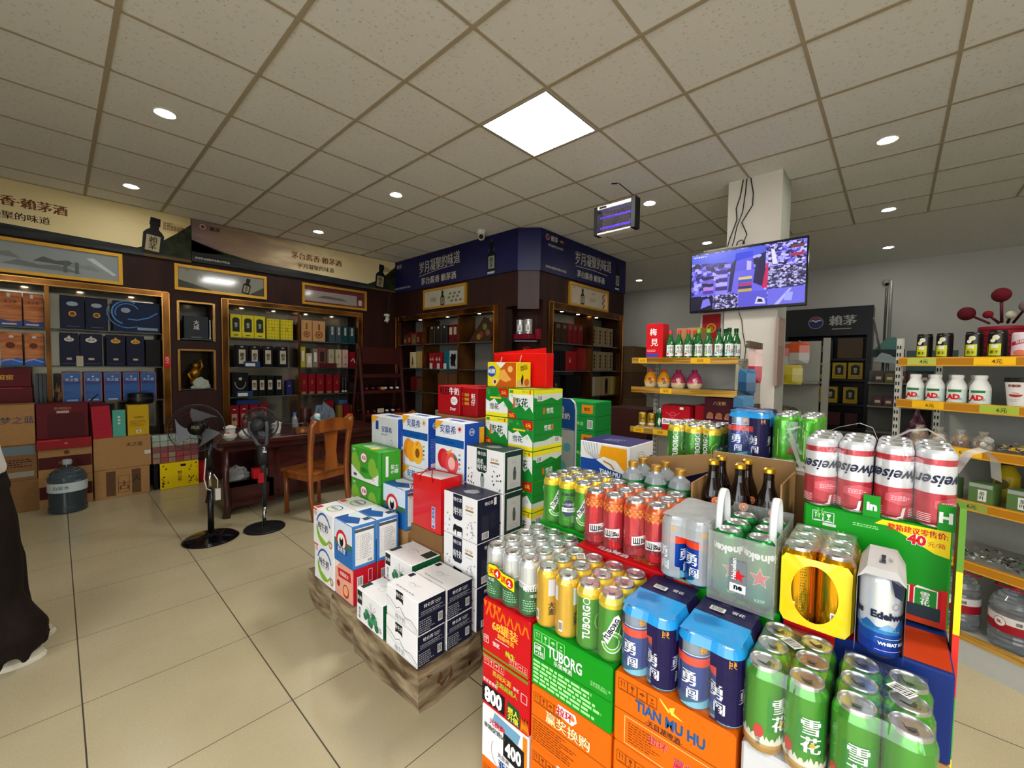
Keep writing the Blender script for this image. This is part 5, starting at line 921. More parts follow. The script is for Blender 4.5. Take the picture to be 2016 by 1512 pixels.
def a_amx(fruit):
    def g(b, fl, fr, ft, dx, dy, dz):
        SB = M('#1560b4', .28, .3)
        tall = fruit != 'w'
        if tall:
            b.rect(fl, .002, dz*.56, dy-.002, dz*.70, SB, off=.0009); b.text(fl, '安慕希', dy*.45, dz*.86, .048, M('#1c3f86'), bold=.03); b.lines(fl, dy*.3, dz*.77, dy*.62, dz*.79, 1, PGR); b.text(fl, 'AMBPOMIAL', dy*.5, dz*.63, .02, M('#0d4a96'), off=.0014)
            b.ring(fl, dy*.85, dz*.89, .016, .018, M('#c89a50')); b.disc(fl, dy*.85, dz*.89, .011, RED if fruit == 's' else GOLD)
            if fruit == 'p':
                for (u, v, r_, c) in ((.25, .34, .05, '#e08a1c'), (.38, .3, .052, '#f09a20'), (.62, .3, .055, '#f2b030')): b.disc(fl, dy*u, dz*v, r_, M(c, .4), off=.001+u*.002, sy=1.25)
                b.disc(fl, dy*.62, dz*.29, .022, M('#8a4a14'), off=.003, sy=1.3); b.poly(fl, [(dy*.55, dz*.45), (dy*.66, dz*.53), (dy*.62, dz*.42)], M('#e08a1c'), off=.003)
            else:
                for (u, v, r_, c) in ((.3, .32, .05, '#c8202c'), (.42, .3, .048, '#d8343c'), (.6, .26, .055, '#e05058')): b.disc(fl, dy*u, dz*v, r_, M(c, .4), off=.001+u*.001, sy=1.1)
                b.disc(fl, dy*.6, dz*.26, .03, M('#f0b0a8'), off=.003, sy=1.2); b.poly(fl, [(dy*.4, dz*.44), (dy*.62, dz*.52), (dy*.5, dz*.40)], M('#e0901c'), off=.003); b.poly(fl, [(dy*.66, dz*.44), (dy*.8, dz*.36), (dy*.7, dz*.32)], M('#2a7a3a'), off=.003)
            for k, c in enumerate(('#9aa0a6', '#1f62a8', '#c86a20', '#9aa0a6')): b.disc(fl, dy*.85, dz*(.44-.08*k), .009, M(c), sy=.7)
        else:
            b.text(fl, '安慕希', dy*.6, dz*.6, .042, M('#1c3f86'), bold=.03); b.rect(fl, dy*.17, dz*.55, dy*.28, dz*.84, M('#1c3f7c')); b.lines(fl, dy*.4, dz*.4, dy*.68, dz*.46, 2, PGR); b.ring(fl, dy*.78, dz*.22, .014, .016, PGR); b.disc(fl, dy*.5, dz*.2, .02, M('#d0d2d2'), off=.0009, sy=1.6)
        b.poly(fl, [(.002, dz-.002), (.002, dz*.8 if tall else dz*.72), (dy*.3, dz-.002)], M('#e8a422', .4), off=.0016)
        b.rect(fr, .002, .002, dx-.002, dz-.002, M('#1d4aa4', .35), off=.0004); b.ring(fr, dx*.5, dz*.84, .016, .019, WHITE, n=16); b.text(fr, '伊利', dx*.5, dz*.84, .014, WHITE); b.lines(fr, dx*.2, dz*.1, dx*.8, dz*.6, 16, M('#7a9ad8'), seed=8); b.rect(fr, dx*.2, dz*.03, dx*.6, dz*.12, WHITE, off=.0012)
        b.rect(ft, dy*.3, dx*.35, dy*.75, dx*.65, M('#2a4aa0'), off=.001)
    return g
def a_tsg(nav):
    c = TSN if nav else TSG
    def g(b, fl, fr, ft, dx, dy, dz):
        b.poly(fl, [(dy*.3, dz-.002), (dy*.58, dz-.002), (dy*.58, dz*.45), (dy*.53, dz*.40), (dy*.35, dz*.40), (dy*.3, dz*.45)], c); b.text(fl, '特仑苏', dy*.44, dz*.87, .02, WHITE); b.text(fl, '纯牛奶' if nav else '有机\n纯牛奶', dy*.44, dz*.6, .04 if nav else .03, WHITE, wmax=dy*.25)
        b.text(fl, '3.8·120', dy*.78, dz*.78, .017, M('#a8884a')); b.rect(fl, dy*.67, dz*.68, dy*.9, dz*.72, M('#8a6f3c')); b.lines(fl, dy*.7, dz*.6, dy*.88, dz*.64, 1, SK)
        if nav: cow(b, fl, dy*.3, dz*.03, .07, BLACK)
        else:
            b.poly(fl, [(dy*.42, .006), (dy*.40, dz*.24), (dy*.43, dz*.36), (dy*.49, dz*.36), (dy*.52, dz*.24), (dy*.50, .006)], M('#8d9a90')); b.rect(fl, dy*.43, dz*.3, dy*.49, dz*.38, TSG, off=.0012)
        r = random.Random(3 if nav else 4)
        for k in range(34):
            u = r.choice((r.uniform(.02, .22), r.uniform(.72, .97))); b.disc(fl, dy*u, dz*r.uniform(.05, .5), r.uniform(.002, .006), SK if nav else M('#4a5550'), n=6)
        b.rect(fr, .002, .002, dx-.002, dz-.002, c, off=.0004)
        if nav: b.text(fr, '特仑苏', dx*.5, dz*.86, .018, WHITE); b.rect(fr, dx*.72, dz*.78, dx*.83, dz*.95, WHITE); b.rect(fr, dx*.2, dz*.1, dx*.5, dz*.6, M('#2a2e3c')); b.lines(fr, dx*.55, dz*.25, dx*.88, dz*.65, 9, M('#3a4050'), off=.001); b.bars(fr, dx*.2, dz*.06, dx*.5, dz*.22, BLACK, WHITE)
        else:
            b.rect(fr, dx*.2, dz*.08, dx*.88, dz*.86, M('#b9bab4', .45)); b.text(fr, '特仑苏', dx*.54, dz*.72, .012, SK, off=.0014); b.poly(fr, [(dx*.5, dz*.28), (dx*.48, dz*.45), (dx*.52, dz*.6), (dx*.6, dz*.6), (dx*.64, dz*.45), (dx*.62, dz*.28)], M('#4a5550'), off=.0014); b.lines(fr, dx*.35, dz*.12, dx*.8, dz*.22, 2, SK, off=.0014); b.rect(fr, .002, .002, .012, dz-.002, WHITE, off=.0006)
        b.poly(ft, [(dy*.35, dx*.35), (dy*.5, dx*.25), (dy*.65, dx*.4), (dy*.68, dx*.6), (dy*.5, dx*.75), (dy*.38, dx*.55)], M('#8f9296')); b.rect(ft, .002, .002, dy-.002, dx-.002, c, off=.0004)
    return g
K = 'milk carton'
carton('milk_carton', 'white and black milk carton at the platform corner, bottom level', .955, 1.372, .19, .14, .235, .135, MW, a_ts, cat=K)
carton('milk_carton', 'white and black milk carton at the platform corner, top level', .958, 1.372, .325, .14, .235, .14, MW, a_ts, cat=K)
carton('milk_carton', 'white and black milk carton behind the corner one, bottom level', 1.105, 1.372, .19, .145, .235, .135, MW, a_ts, cat=K)
carton('milk_carton', 'white and black milk carton behind the corner one, top level', 1.105, 1.372, .325, .145, .235, .135, MW, a_ts, cat=K)
carton('milk_carton', 'white and green milk carton with a tree picture on the platform front', .955, 1.635, .19, .14, .235, .155, MW, a_jd, cat=K)
carton('milk_carton', 'white and green milk carton lying behind the tree picture one, top level', 1.105, 1.635, .335, .17, .235, .14, MW, a_jd, cat=K)
carton('milk_carton', 'white and green milk carton, bottom level under its twin', 1.105, 1.635, .19, .17, .235, .145, MW, a_jd, cat=K)
carton('snack_carton', 'pink and red snack carton with a printed bowl on the platform', .99, 1.975, .19, .13, .20, .185, M('#c01828', .42), a_snack)
carton('snack_carton', 'second red snack carton beside the pink one', 1.125, 1.975, .19, .13, .20, .185, M('#c01828', .42), a_snack)
carton('milk_carton', 'blue milk carton with a red arch, front left of the pair', .985, 1.975, .375, .13, .20, .225, M('#2c6fb6', .4), a_panda, cat=K)
carton('milk_carton', 'blue milk carton with a red arch, right one of the front pair', 1.12, 1.975, .375, .13, .20, .225, M('#2c6fb6', .4), a_panda, cat=K)
carton('milk_carton', 'white carton with a green and blue circle, lower front at platform end', .985, 2.18, .19, .13, .25, .205, MW, a_yl, cat=K)
carton('milk_carton', 'white carton with a green and blue circle, upper front at platform end', .98, 2.18, .395, .135, .25, .205, MW, a_yl, cat=K)
carton('milk_carton', 'white carton with a round logo, lower one in the second row', 1.12, 2.18, .19, .13, .25, .205, MW, a_yl, cat=K)
carton('milk_carton', 'white carton with a round logo on top, upper one in the second row', 1.12, 2.18, .395, .13, .25, .205, MW, a_yl, cat=K)
carton('cardboard_box', 'plain brown carton hidden under the green pear cartons', 1.265, 2.19, .19, .13, .34, .305, KRAFT)
PG = M('#3c9a2a', .42)
carton('juice_carton', 'green juice carton with printed pears, lower one', 1.26, 2.2, .497, .15, .335, .20, PG, a_pear)
carton('juice_carton', 'green juice carton with printed pears and a yellow handle, upper one', 1.26, 2.2, .698, .15, .335, .205, PG, a_pear)
carton('cardboard_box', 'plain brown carton under the third blue milk carton', 1.28, 1.935, .19, .12, .24, .31, KRAFT)
carton('milk_carton', 'pale blue milk carton with a red arch beside the red gift bag', 1.28, 1.955, .502, .13, .23, .225, M('#2c6fb6', .4), a_panda, cat=K)
carton('red_carton', 'red carton with white panel under the white yogurt carton', 1.42, 2.255, .55, .13, .32, .33, M('#c01828', .42), lambda b, fl, fr, ft, dx, dy, dz: (b.rect(fr, dx*.3, dz*.4, dx*.95, dz*.85, WHITE), b.text(fr, '礼', dx*.6, dz*.6, .05, RED)))
carton('cardboard_box', 'plain brown carton low behind the pear cartons', 1.43, 2.26, .19, .13, .30, .36, KRAFT)
carton('yogurt_carton', 'silvery white yogurt carton standing on the red carton, leftmost', 1.42, 2.255, .88, .13, .315, .20, M('#c9cbcc', .35), a_amx('w'), cat='yogurt carton')
YW = M('#dfe2e6', .38)
for n_, (y, fr_, lb) in enumerate(((1.985, 'p', 'printed peaches'), (1.665, 's', 'printed strawberries'))):
    yy = y; carton('yogurt_carton', 'tall white and blue yogurt carton with %s' % lb, 1.45, yy, .80, .105, .262 if n_ == 0 else .25, .31, YW, a_amx(fr_), cat='yogurt carton')
    carton('yogurt_carton', 'lower yogurt carton under the one with %s' % lb, 1.45, yy, .495, .105, .262 if n_ == 0 else .25, .304, YW, a_amx(fr_), cat='yogurt carton')
    carton('cardboard_box', 'brown carton under the stack with %s' % lb, 1.45, yy, .19, .11, .25, .304, KRAFT)
# second depth row behind the strawberry carton (blue side and yellow wedge show)
b = MB(); b.cbox(1.56, 1.67, .50, 1.60, 1.96, 1.105, M('#1d4aa4', .35)); f = FR(1.56, 1.67, .5); b.rect(f, .002, .40, .038, .58, M('#e8a422', .4)); b.disc(f, .02, .33, .012, ORANGE)
tag(b.obj('yogurt_carton', None, (1.58, 1.8, .5)), 'narrow dark blue yogurt carton behind the strawberry one', 'yogurt carton')
carton('cardboard_box', 'brown carton under the narrow blue yogurt carton', 1.56, 1.69, .19, .05, .26, .308, KRAFT)
for k in range(3):
    carton('milk_carton', ['white and navy milk carton with a cow, bottom level', 'white and navy milk carton with a cow, middle level', 'white and navy milk carton with a cow, top level'][k], 1.275, 1.372, .19+.206*k, .15, .24, .206, MW, a_tsg(True), cat=K)
for k in range(4):
    carton('milk_carton', ['white and dark green milk carton, lowest of its stack', 'white and dark green milk carton, second level of its stack', 'white and dark green milk carton, third level of its stack', 'white and dark green milk carton with a bottle print, topmost'][k], 1.435, 1.365, .19+.2035*k, .145, .265, .2035, MW, a_tsg(False), cat=K)
# red gift bag on a carton tray
t = carton('cardboard_tray', 'open brown cardboard tray under the tall red gift bag', 1.285, 1.64, .47, .14, .27, .09, KRAFTD, lambda b, fl, fr, ft, dx, dy, dz: (b.rect(ft, .008, .008, dy-.008, dx-.008, M('#4a331c', .8)), b.lines(fr, .02, .02, .1, .06, 2, OFF)))
carton('cardboard_box', 'brown carton hidden under the cardboard tray', 1.285, 1.64, .19, .14, .27, .28, KRAFT)
t = thing('gift_bag', 'tall glossy red gift bag with a blue white badge among the milk cartons', 'bag', (1.355, 1.78, .562)); RB = M('#cf0d12', .3, coat=.3, noise=.03)
b = MB(); x0, x1, y0, y1, z0, z1 = 1.29, 1.425, 1.655, 1.895, .562, .845
b.add([(x0, y0, z0), (x0, y1, z0), (x1, y1, z0), (x1, y0, z0), (x0, y0, z1), (x0, y1, z1-.012), (x1, y1, z1-.012), (x1, y0, z1), (x1+.01, (y0+0), z1)], [(0, 1, 5, 4), (1, 2, 6, 5), (2, 3, 7, 6), (3, 0, 4, 7), (0, 1, 2, 3)], RB)
f = FL(x0, y1, z0); b.disc(f, .18, .075, .014, M('#1c4fa6')); b.rect(f, .166, .02, .194, .13, WHITE, off=.001); b.rect(f, .169, .023, .191, .127, M('#1c4fa6'), off=.0013); b.text(f, '六\n个\n核\n桃', .18, .075, .023, WHITE, off=.0018); b.obj('bag_body', t)
b = MB(); b.add([(x0+.004, y0+.004, z1-.005), (x0+.004, y1-.004, z1-.017), (x1-.004, y1-.004, z1-.017), (x1-.004, y0+.004, z1-.005)], [(0, 1, 2, 3)], M('#d4d0cc', .4)); b.obj('inner_lining', t)
b = MB(); b.tube([(x0+.0, 1.72, z1-.03), (x0-.008, 1.72, z1+.01), (x0+.03, 1.76, z1+.035), (x0+.03, 1.80, z1+.03), (x0-.004, 1.83, z1-.01), (x0, 1.83, z1-.04)], .003, M('#a00d14', .5), 6); b.obj('cord_handle', t); b = MB(); b.tube([(x0-.002, 1.9, z1-.08), (x0-.012, 1.92, z1-.12), (x0-.01, 1.905, z1-.15), (x0, 1.895, z1-.13)], .0025, M('#a00d14', .5), 6); b.obj('cord_handle', t)
# ---------------------------------------------------------------- green and yellow beer case tower
SG = M('#17842c', .42); SY = M('#e9dc1e', .42)
def a_snow(v):
    def g(b, fl, fr, ft, dx, dy, dz):
        r = random.Random(20+v)
        if v % 2 == 0:   # white burst with yellow rim at the top
            b.rect(fl, .002, dz*.82, dy-.002, dz-.002, SY); b.poly(fl, [(.002, dz*.82), (dy-.002, dz*.82), (dy-.002, dz*.25), (dy*.85, dz*.45), (dy*.7, dz*.3), (dy*.5, dz*.48), (dy*.3, dz*.38), (.002, dz*.62)], MW)
            b.poly(fl, [(.002, .002), (dy*.35, .002), (dy*.3, dz*.16), (.002, dz*.28)], RED, off=.0012); b.text(fl, '5元', dy*.15, dz*.1, .024, YEL, bold=.05, off=.002)
            b.text(fl, '雪花', dy*.52, dz*.56, .05, DGREEN, bold=.05, off=.0015); b.rect(fl, dy*.2, dz*.35, dy*.27, dz*.72, M('#c85a10'), off=.0016); b.rect(fl, dy*.84, dz*.85, dy*.9, dz*.97, M('#c85a10'), off=.0013); b.lines(fl, dy*.55, dz*.88, dy*.82, dz*.95, 1, PGR, off=.0013)
            b.rect(fr, .002, dz*.84, dx-.002, dz-.002, SY); b.poly(fr, [(.002, dz*.84), (dx-.002, dz*.84), (dx-.002, dz*.7), (dx*.8, dz*.6), (dx*.6, dz*.72), (dx*.3, dz*.62), (.002, dz*.75)], M('#cfd6c4')); b.bars(fr, dx*.12, dz*.62, dx*.3, dz*.8, BLACK, WHITE)
            b.text(fr, '雪花', dx*.55, dz*.28, .032, WHITE, bold=.05); b.rect(fr, dx*.32, dz*.18, dx*.38, dz*.38, M('#d8641c')); b.rect(fr, .003, dz*.48, dx-.003, dz*.49, DGREEN)
        else:
            b.rect(fl, .002, .002, dy-.002, dz*.14, SY); b.poly(fl, [(.002, dz*.14), (dy-.002, dz*.14), (dy-.002, dz*.3), (dy*.8, dz*.55), (dy*.6, dz*.42), (dy*.4, dz*.62), (dy*.2, dz*.5), (.002, dz*.58)], MW)
            b.poly(fl, [(dy-.002, dz-.002), (dy*.55, dz-.002), (dy*.7, dz*.72), (dy-.002, dz*.68)], RED, off=.0012); b.text(fl, '5元', dy*.82, dz*.84, .024, YEL, bold=.05, off=.002); b.rect(fl, dy*.2, dz*.62, dy*.7, dz*.68, M('#e9c81e')); b.text(fl, '雪花', dy*.4, dz*.35, .036, DGREEN, bold=.04, off=.0015)
            b.text(fr, '雪花', dx*.48, dz*.72, .032, WHITE, bold=.05); b.rect(fr, dx*.62, dz*.62, dx*.68, dz*.82, M('#d8641c')); b.rect(fr, .002, .002, dx-.002, dz*.13, SY); b.poly(fr, [(.002, dz*.13), (dx-.002, dz*.13), (dx-.002, dz*.3), (dx*.7, dz*.4), (dx*.4, dz*.3), (.002, dz*.3)], M('#cfd6c4')); b.bars(fr, dx*.72, dz*.18, dx*.9, dz*.36, BLACK, WHITE); b.rect(fr, .003, dz*.52, dx-.003, dz*.53, DGREEN)
        for k in range(3): 
            u, w_ = dy*r.uniform(.1, .9), dz*r.uniform(.3, .9)
            for a in range(3): b.line(fl, [(u-.012*cos(a*1.05), w_-.012*sin(a*1.05)), (u+.012*cos(a*1.05), w_+.012*sin(a*1.05))], .0016, M('#6fbf6a'), off=.0017)
        b.rect(fl, dy*.05, dz*.85, dy*.2, dz*.95, M('#4c8a4c'), off=.0011); b.rect(ft, .002, .002, dy-.002, dx-.002, M('#a9b23a', .45), off=.0004)
    return g
LV_ = ['lowest', 'second lowest', 'third', 'fourth', 'fifth', 'sixth', 'topmost']
for k in range(7):
    z = .19+.1585*k
    carton('beer_case', '%s green and yellow beer case of the nearer tower column' % LV_[k], 1.625, 1.34, z, .25, .172, .1585, SG, a_snow(k), cat='beer case')
    carton('beer_case', '%s green and yellow beer case of the farther tower column' % LV_[k], 1.625, 1.515, z, .25, .172, .1585, SG, a_snow(k+1), cat='beer case')
# cookies and red bag on top
def a_cookie(b, fl, fr, ft, dx, dy, dz):
    b.poly(fl, [(dy*.42, dz-.002), (dy-.002, dz-.002), (dy-.002, .002), (dy*.3, .002), (dy*.5, dz*.4)], M('#c85a14', .42)); b.poly(fl, [(dy*.3, dz-.002), (dy*.65, dz-.002), (dy*.48, dz*.75)], WHITE, off=.0012)
    b.disc(fl, dy*.16, dz*.62, .034, M('#1c4fa6'), off=.0013, sy=.9); b.text(fl, '闲趣', dy*.16, dz*.63, .03, WHITE, bold=.05, off=.002); b.poly(fl, [(dy*.4, dz*.35), (dy*.45, dz*.65), (dy*.6, dz*.72), (dy*.72, dz*.5), (dy*.85, dz*.3), (dy*.65, dz*.2)], M('#e8a84a'), off=.0015)
    b.disc(fl, dy*.8, dz*.72, .018, M('#e8b868'), off=.0014); b.disc(fl, dy*.28, dz*.2, .017, WHITE, off=.0014); b.disc(fl, dy*.28, dz*.2, .011, M('#7a3214'), off=.0018)
    b.rect(fr, .002, .002, dx-.002, dz*.28, M('#d8b878'), off=.0005); b.poly(fr, [(dx*.35, dz*.1), (dx*.3, dz*.3), (dx*.4, dz*.55), (dx*.48, dz*.4), (dx*.42, dz*.12)], DBR, off=.001); b.text(fr, '清脆可口\n休闲享受', dx*.5, dz*.78, .015, DBR, rot=12); b.disc(fr, dx*.7, dz*.2, .02, M('#c8642a'), off=.0012)
carton('cookie_box', 'yellow and orange cookie box on top of the green beer tower', 1.66, 1.49, 1.301, .12, .222, .138, M('#e6cf1c', .42), a_cookie, cat='box')
t = thing('gift_bag', 'wide bright red paper bag behind the cookie box on the beer tower', 'bag', (1.82, 1.60, 1.301)); RBG = M('#d8120e', .4, noise=.03)
b = MB(); b.cbox(1.80, 1.40, 1.3015, 1.868, 1.80, 1.49, RBG, c=.002); b.add([(1.80, 1.40, 1.49), (1.80, 1.80, 1.49), (1.80, 1.80, 1.497), (1.80, 1.40, 1.52)], [(0, 1, 2, 3)], RBG); f = FL(1.80, 1.80, 1.30); b.disc(f, .2, .08, .06, M('#d8862a')); b.obj('bag_body', t)
b = MB()
b.tube([(1.797, 1.73, 1.47), (1.792, 1.735, 1.44), (1.79, 1.71, 1.38), (1.79, 1.69, 1.35)], .003, PALE, 6); b.obj('cord_handle', t); b = MB(); b.tube([(1.797, 1.575, 1.48), (1.792, 1.58, 1.45), (1.79, 1.59, 1.42)], .003, PALE, 6); b.obj('cord_handle', t)
# red milk cartons left of the tower (the printed cartoon face is left out)
def a_red(b, fl, fr, ft, dx, dy, dz):
    b.text(fl, '旺仔', dy*.35, dz*.83, .052, BLACK, bold=.08); b.text(fl, '牛奶', dy*.76, dz*.83, .05, WHITE, bold=.05); b.disc(fl, dy*.76, dz*.5, .034, WHITE, sy=.8); b.lines(fl, dy*.65, dz*.45, dy*.88, dz*.56, 2, M('#8a2020'), off=.0014); b.text(fl, 'Dear', dy*.72, dz*.22, .028, WHITE)
    for j in range(3): b.rect(fr, dx*.18, dz*(.68-.16*j), dx*.42, dz*(.80-.16*j), GOLD); b.rect(fr, dx*.5, dz*(.68-.16*j), dx*.7, dz*(.80-.16*j), GOLD)
    b.text(fr, '旺\n仔', dx*.88, dz*.7, .034, WHITE, bold=.05)
RC = M('#a80e14', .4)
for k in range(2):
    carton('milk_carton', ['front dark red milk carton left of the green beer tower', 'second dark red milk carton behind the front one'][k], 1.70+.118*k, 2.0, 1.10, .115, .22, .185, RC, a_red, cat=K)
carton('milk_carton', 'narrow dark red milk carton between the pair and the green tower', 1.72, 1.86, 1.10, .11, .135, .18, RC, lambda b, fl, fr, ft, dx, dy, dz: (b.text(fl, '旺\n仔', dy*.75, dz*.6, .04, WHITE, bold=.05), [b.rect(fl, dy*.15, dz*(.7-.15*j), dy*.45, dz*(.8-.15*j), GOLD) for j in range(3)]), cat=K)
carton('cardboard_box', 'large brown carton under the dark red milk cartons, upper one', 1.70, 1.85, .65, .25, .38, .449, KRAFT); carton('cardboard_box', 'large brown carton under the dark red milk cartons, lower one', 1.70, 1.85, .19, .25, .38, .459, KRAFT)
# blueberry drink bottles left of the red cartons
carton('drink_case', 'lower grey drink case, left of the dark red milk cartons', 1.98, 2.28, .19, .28, .34, .81, KRAFT)
def a_drk(b, fl, fr, ft, dx, dy, dz): b.text(fl, 'Coconut', dy*.5, dz*.6, .04, M('#8a2028'), bold=.03); b.lines(fl, dy*.2, dz*.15, dy*.8, dz*.35, 2, PGR)
carton('drink_case', 'grey printed drink case full of small white capped bottles', 1.98, 2.28, 1.0, .28, .34, .07, M('#7c8084', .5), a_drk)
bt = None
for i in range(3):
    for k in range(6):
        x, y = 2.02+.07*i, 2.33+.05*k
        if bt is None:
            bt = thing('drink_bottle', 'small dark violet bottle with a white cap in the grey drink case', 'bottle', (x, y, 1.071), 'white capped bottles in the grey case')
            b = MB(); b.lathe(x, y, [(.0005, 0), (.021, 0), (.022, .01), (.022, .07), (.011, .1), (.011, .11), (.0005, .11)], M('#23203c', .2), 14, z0=1.0715); b.rect(FC(x, y, .022, 1.09, 190), -.012, 0, .012, .03, M('#b9c0cc')); b.obj('bottle_body', bt)
            b = MB(); b.lathe(x, y, [(.0005, .11), (.0145, .11), (.0145, .13), (.0005, .131)], WHITE, 12, z0=1.0715); b.obj('cap', bt)
        else: dup(bt, (x, y, 1.071))
# ================================================================ beer display: cases
def icons(b, f, u, v, s, n, m):
    for k in range(n):
        b.frame(f, u+k*s, v, u+k*s+s*.96, v+s*1.15, s*.05, m)
        c = u+k*s+s*.48; w = v+s*.62
        if k % 4 == 0: b.rect(f, c-s*.2, w-s*.25, c-s*.13, w+s*.2, m); b.rect(f, c+s*.1, w-s*.25, c+s*.17, w+s*.2, m); b.poly(f, [(c-s*.28, w+s*.18), (c-s*.05, w+s*.18), (c-s*.165, w+s*.36)], m); b.poly(f, [(c+.02*s, w+s*.18), (c+s*.25, w+s*.18), (c+s*.135, w+s*.36)], m)
        elif k % 4 == 1: b.poly(f, [(c-s*.2, w+s*.3), (c+s*.2, w+s*.3), (c+s*.12, w), (c, w-s*.08), (c-s*.12, w)], m); b.rect(f, c-s*.03, w-s*.3, c+s*.03, w, m); b.rect(f, c-s*.14, w-s*.34, c+s*.14, w-s*.28, m)
        elif k % 4 == 2: b.ring(f, c, w-s*.05, 0.001, s*.25, m, a0=0, a1=180); b.rect(f, c-s*.03, w-s*.3, c+s*.03, w, m)
        else: b.disc(f, c, w+s*.1, s*.12, m); b.rect(f, c-s*.2, w-s*.3, c+s*.2, w-s*.2, m)
        b.rect(f, u+k*s+s*.15, v+s*.08, u+k*s+s*.8, v+s*.14, m)
def seam(b, fl, fr, dx, dy, dz, m): b.rect(fl, .002, dz*.492, dy-.002, dz*.502, m, off=.0005); b.rect(fr, .002, dz*.492, dx-.002, dz*.502, m, off=.0005)
CG = M('#0b8c16', .42, noise=.03); CO = M('#dd6404', .45, noise=.03); CR = M('#c00b15', .42, noise=.03); LGRN = M('#9be08c', .5); DOR = M('#7a3606', .5)
def a_tubc(b, fl, fr, ft, dx, dy, dz):
    seam(b, fl, fr, dx, dy, dz, M('#0b5a18')); icons(b, fl, .012, dz*.78, .026, 4, LGRN); b.frame(fl, .012, dz*.53, .048, dz*.74, .0018, WHITE); b.text(fl, '6罐\n×2包', .03, dz*.635, .0145, WHITE, bold=.03)
    b.text(fl, 'TUBORG', dy*.45, dz*.72, .042, WHITE, bold=.025, sx=.78, wmax=.11); b.text(fl, '乐堡啤酒', dy*.43, dz*.575, .015, WHITE); b.text(fl, '乐堡啤酒 快乐一夏\n音乐有你更精彩', dy*.88, dz*.62, .007, LGRN)
    b.lines(fl, .01, dz*.06, dy*.93, dz*.46, 6, LGRN, w=.5, seed=12)
def a_prize(b, fl, fr, ft, dx, dy, dz):
    seam(b, fl, fr, dx, dy, dz, DOR); icons(b, fl, .012, dz*.74, .024, 4, DOR)
    b.poly(fl, [(dy*.36, dz*.80), (dy*.38, dz*.96), (dy*.6, dz*.96), (dy*.62, dz*.86), (dy*.56, dz*.76)], WHITE); b.text(fl, '拉环', dy*.47, dz*.87, .026, M('#c81432'), bold=.06, off=.0016); b.disc(fl, dy*.57, dz*.88, .006, ORANGE, off=.0018)
    for o_, m, bd in ((.0009, M('#8a1a0a'), .06), (.0015, M('#ffd9a0'), .03)): b.text(fl, '赢奖换购', dy*.5, dz*.64, .036, m, bold=bd, off=o_)
    b.lines(fl, .01, dz*.08, dy*.62, dz*.46, 9, DOR, w=.25, seed=5); icons(b, fl, dy*.72, dz*.05, .02, 3, DOR)
def a_tmh(b, fl, fr, ft, dx, dy, dz):
    seam(b, fl, fr, dx, dy, dz, DOR); icons(b, fl, .012, dz*.78, .024, 4, DOR)
    b.poly(fl, [(dy*.42, dz*.97), (dy*.51, dz*.86), (dy*.50, dz*.83), (dy*.43, dz*.93)], M('#ffcf4a')); b.poly(fl, [(dy*.5, dz*.90), (dy*.55, dz*.95), (dy*.54, dz*.87), (dy*.62, dz*.82), (dy*.52, dz*.83)], M('#ffcf4a'))
    b.text(fl, 'TIAN MU HU', dy*.50, dz*.69, .034, M('#12548c'), bold=.035, wmax=.155); b.text(fl, '-天目湖啤酒-', dy*.46, dz*.54, .015, M('#1c2a2c'), bold=.02)
    b.frame(fl, .03, dz*.06, dy-.01, dz*.45, .0012, M('#ffe090')); b.lines(fl, .04, dz*.1, dy*.45, dz*.40, 8, DOR, w=.25, seed=9)
    b.text(fl, '拉环', dy*.42, dz*.34, .022, WHITE, bold=.09, off=.001); b.text(fl, '拉环', dy*.42, dz*.34, .022, M('#c81432'), bold=.03, off=.0016); b.text(fl, '赢奖换购', dy*.74, dz*.24, .026, WHITE, bold=.09, off=.001); b.text(fl, '赢奖换购', dy*.74, dz*.24, .026, M('#c81432'), bold=.03, off=.0016)
def a_68(b, fl, fr, ft, dx, dy, dz):
    OC = M('#ee6a10', .42); seam(b, fl, fr, dx, dy, dz, DRED) if False else None
    for k in range(6): u = .03+.03*k; b.line(fl, [(u-.012, dz*.72), (u, dz*.92), (u+.012, dz*.72)], .006, OC)
    for k in range(4): b.poly(fl, [(.005+.02*k, dz-.003), (.022+.02*k, dz-.003), (.013+.02*k, dz*.86)], OC, off=.001)
    b.text(fl, '68罐装', dy*.5, dz*.60, .036, M('#ffb03a'), bold=.05, flip=False); b.text(fl, '精酿啤酒', dy*.52, dz*.45, .017, M('#ffb03a'), bold=.03); b.lines(fl, dy*.3, dz*.35, dy*.6, dz*.38, 1, WHITE)
    b.frame(fl, .008, dz*.2, .03, dz*.34, .0015, WHITE); b.text(fl, '6罐\n×2', .019, dz*.27, .009, WHITE); b.text(fl, '雪花', dy*.32, dz*.26, .015, WHITE, bold=.05); b.text(fl, '纯生', dy*.62, dz*.22, .02, M('#b8d82a'), bold=.06); b.rect(fl, .003, .003, dy-.003, dz*.06, M('#7a7a1a', .5)); icons(b, fl, dy*.6, dz*.07, .018, 4, M('#ffb0a0'))
